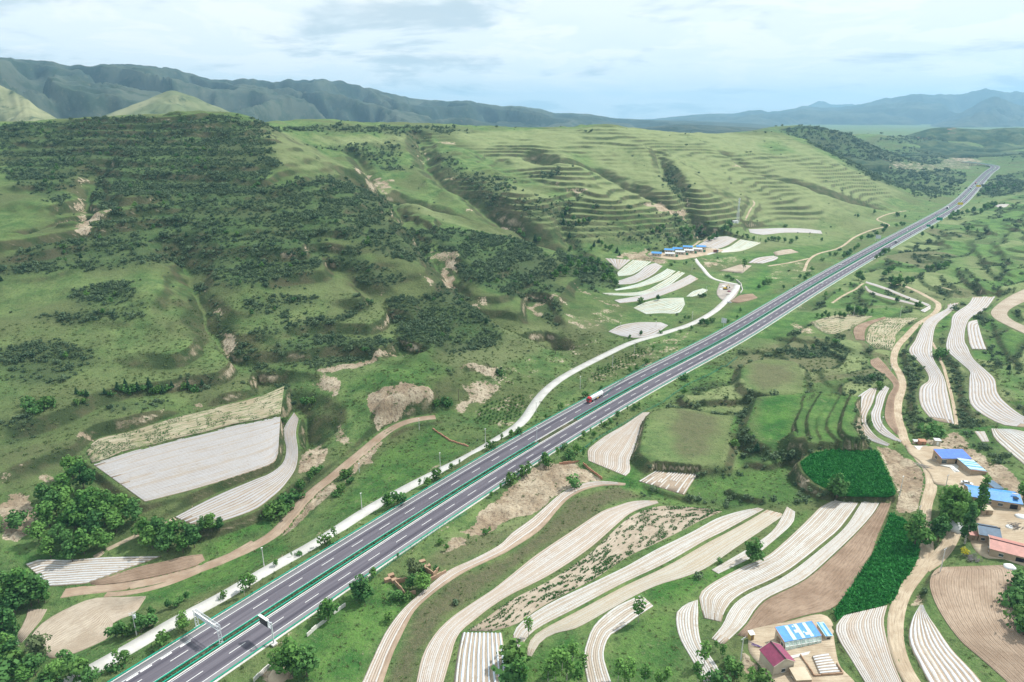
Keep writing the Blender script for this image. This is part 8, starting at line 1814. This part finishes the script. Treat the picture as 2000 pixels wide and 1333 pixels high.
def excavator():
    p = hit([(1417, 566)])[0]; root = empty('excavator', (p[0], p[1], float(land(p[0], p[1])) + .1), .4); 
    for y in (-1.1, 1.1): m = MB(); m.prism([(-1.9, y - .3, .1), (1.9, y - .3, .1), (1.9, y + .3, .1), (-1.9, y + .3, .1)], [(-2.2, y - .3, .9), (2.2, y - .3, .9), (2.2, y + .3, .9), (-2.2, y + .3, .9)]); m.build('track', M_CHAS, root)
    m = MB(); m.box((-.6, 0, 1.6), (3.0, 2.4, 1.2)); m.build('body', M_YBOX, root); m = MB(); m.box((.6, -.6, 2.5), (1.3, 1.0, 1.6)); m.build('cab', M_GLASS, root); m = MB(); m.bar((.6, .4, 2.0), (3.6, .4, 4.6), .45); m.bar((3.6, .4, 4.6), (5.4, .4, 2.0), .35); m.build('boom', M_YBOX, root); m = MB(); m.box((5.3, .4, 1.4), (.9, 1.0, 1.0)); m.build('bucket', M_CHAS, root); tag(root, 'yellow excavator in the muddy works yard', 'excavator')
excavator()

# ------------------------------------------------------------------ yard things
def heap(u, v, r, h, mat, label, name, cat, seed=1, sy=1.0):
    p = hit([(u, v)])[0]; bm_ = bmesh.new(); bmesh.ops.create_icosphere(bm_, subdivisions=3, radius=1.0); rg = np.random.default_rng(seed)
    for w in bm_.verts:
        n_ = 1 + .18 * float(fbm(np.array([w.co.x * 3 + seed * 9]), np.array([w.co.y * 3 + w.co.z * 2]), 1.3, 3, seed)[0]); w.co = Vector((w.co.x * r * n_, w.co.y * r * sy * n_, max(-.2, w.co.z) * h * n_))
    me = bpy.data.meshes.new(name); bm_.to_mesh(me); bm_.free(); me.materials.append(mat); me.polygons.foreach_set('use_smooth', [True] * len(me.polygons)); o = obj(name, me); o.location = (p[0], p[1], float(land(p[0], p[1]))); return tag(o, label, cat)
M_TARP = conc_mat('white_tarp', (.52, .54, .54), (.70, .71, .71), .2); M_STICK = flat_mat('grey_sticks', (.13, .12, .12), .95, .3)
heap(1862, 1030, 3.2, 3.4, M_TARP, 'dome-shaped haystack under grey-white sheeting by the poplars', 'haystack', 'haystack', 3, 1.5); heap(1971, 1108, 1.9, 1.0, M_TARP, 'white tarpaulin heap at the top of the ridged field', 'tarp_heap', 'heap', 4); heap(1971, 1030, 1.3, .8, M_TARP, 'small white tarpaulin heap in the stony yard', 'tarp_heap', 'heap', 5); heap(1993, 1010, 1.9, .9, M_TARP, 'white sheet-covered heap at the frame edge', 'tarp_heap', 'heap', 6); heap(545, 1322, 3.4, 2.0, M_DIRT, 'earth mound below the message sign', 'earth_mound', 'mound', 8)
def sticks(u, v, n, L, label, mat, spread=1.6, name='stick_pile', a0=.5, lab='stick'):
    p = hit([(u, v)])[0]; root = empty(name, (p[0], p[1], float(land(p[0], p[1]))), 0); r = random.Random(n)
    for k in range(n):
        a = a0 + r.gauss(0, .25); x, y, z = r.uniform(-spread, spread), r.uniform(-spread, spread), .15 + r.uniform(0, .7); dx, dy = math.cos(a) * L / 2 * r.uniform(.6, 1), math.sin(a) * L / 2 * r.uniform(.6, 1); m = MB(); m.tube([(x - dx, y - dy, z), (x + dx, y + dy, z + r.uniform(-.1, .1))], .07 if L > 2.9 else .05, 5); m.build(lab, mat, root)
    return tag(root, label, 'pile')
M_LOG = flat_mat('pale_timber', (.46, .43, .39), .9, .2); sticks(1900, 1092, 60, 3.0, 'dark heap of brushwood beside the yellow bush', M_STICK, 2.2); sticks(1985, 1030, 40, 3.0, 'dark brushwood heap in the stony yard', M_STICK, 2.0); sticks(1802, 912, 16, 7.0, 'pile of pale timber poles on the edge of the red bank', M_LOG, 1.3, 'timber_pile', -.9, 'timber'); sticks(1829, 902, 8, 4.0, 'pale sheets and planks leaning by the workshop end', M_LOG, .9, 'timber_pile', -.9, 'plank'); sticks(1478, 1262, 9, 3.0, 'purple-grey pipes lying beside the purple roof', flat_mat('purple_pipe', (.16, .10, .28), .6), .8, 'pipe_pile', -.4, 'pipe')
for k, (u, v) in enumerate([(1866, 919), (1869, 921), (1860, 914), (1413, 560), (1424, 570), (1408, 566), (1422, 576)]):
    heap(u, v, 1.0 if k < 3 else 2.0, .7 if k < 3 else 1.1, [M_TARP, M_TARP, M_WHITEP, M_TARP, flat_mat('maroon_tarp', (.16, .03, .06), .8), M_STEEL, M_RUB][k], ['white sack by the workshop forecourt edge', 'second white sack by the workshop forecourt', 'white bundle near the workshop door', 'pale heap beside the excavator', 'maroon heap beside the excavator', 'grey sheet heap left of the excavator', 'rubble heap in front of the excavator'][k], 'heap', 'heap', 20 + k)
# forecourt slabs and the kitchen garden
def slab(px, label, mat=M_CONC, z=.10):
    P = hit(px); zc = float(np.mean(land(P[:, 0], P[:, 1]))) + z + .12; W = [at_z(u, v, zc) for u, v in px]; m = MB(); m.prism([(w[0], w[1], zc - .5) for w in W], [(w[0], w[1], zc) for w in W]); bm_ = m.mesh('slab', mat); b2 = bmesh.new(); b2.from_mesh(bm_); bmesh.ops.recalc_face_normals(b2, faces=b2.faces); b2.to_mesh(bm_); b2.free(); return tag(obj('forecourt', bm_), label, kind='structure')
slab([(1836, 908), (1862, 907), (1868, 902), (1896, 932), (1876, 935), (1855, 913)], 'cement forecourt of the workshop'); slab([(1785, 871), (1822, 871), (1822, 878), (1793, 879)], 'cement apron above the workshop'); slab([(1535, 1283), (1610, 1266), (1612, 1270), (1540, 1288)], 'cement strip before the glazed farmhouse')
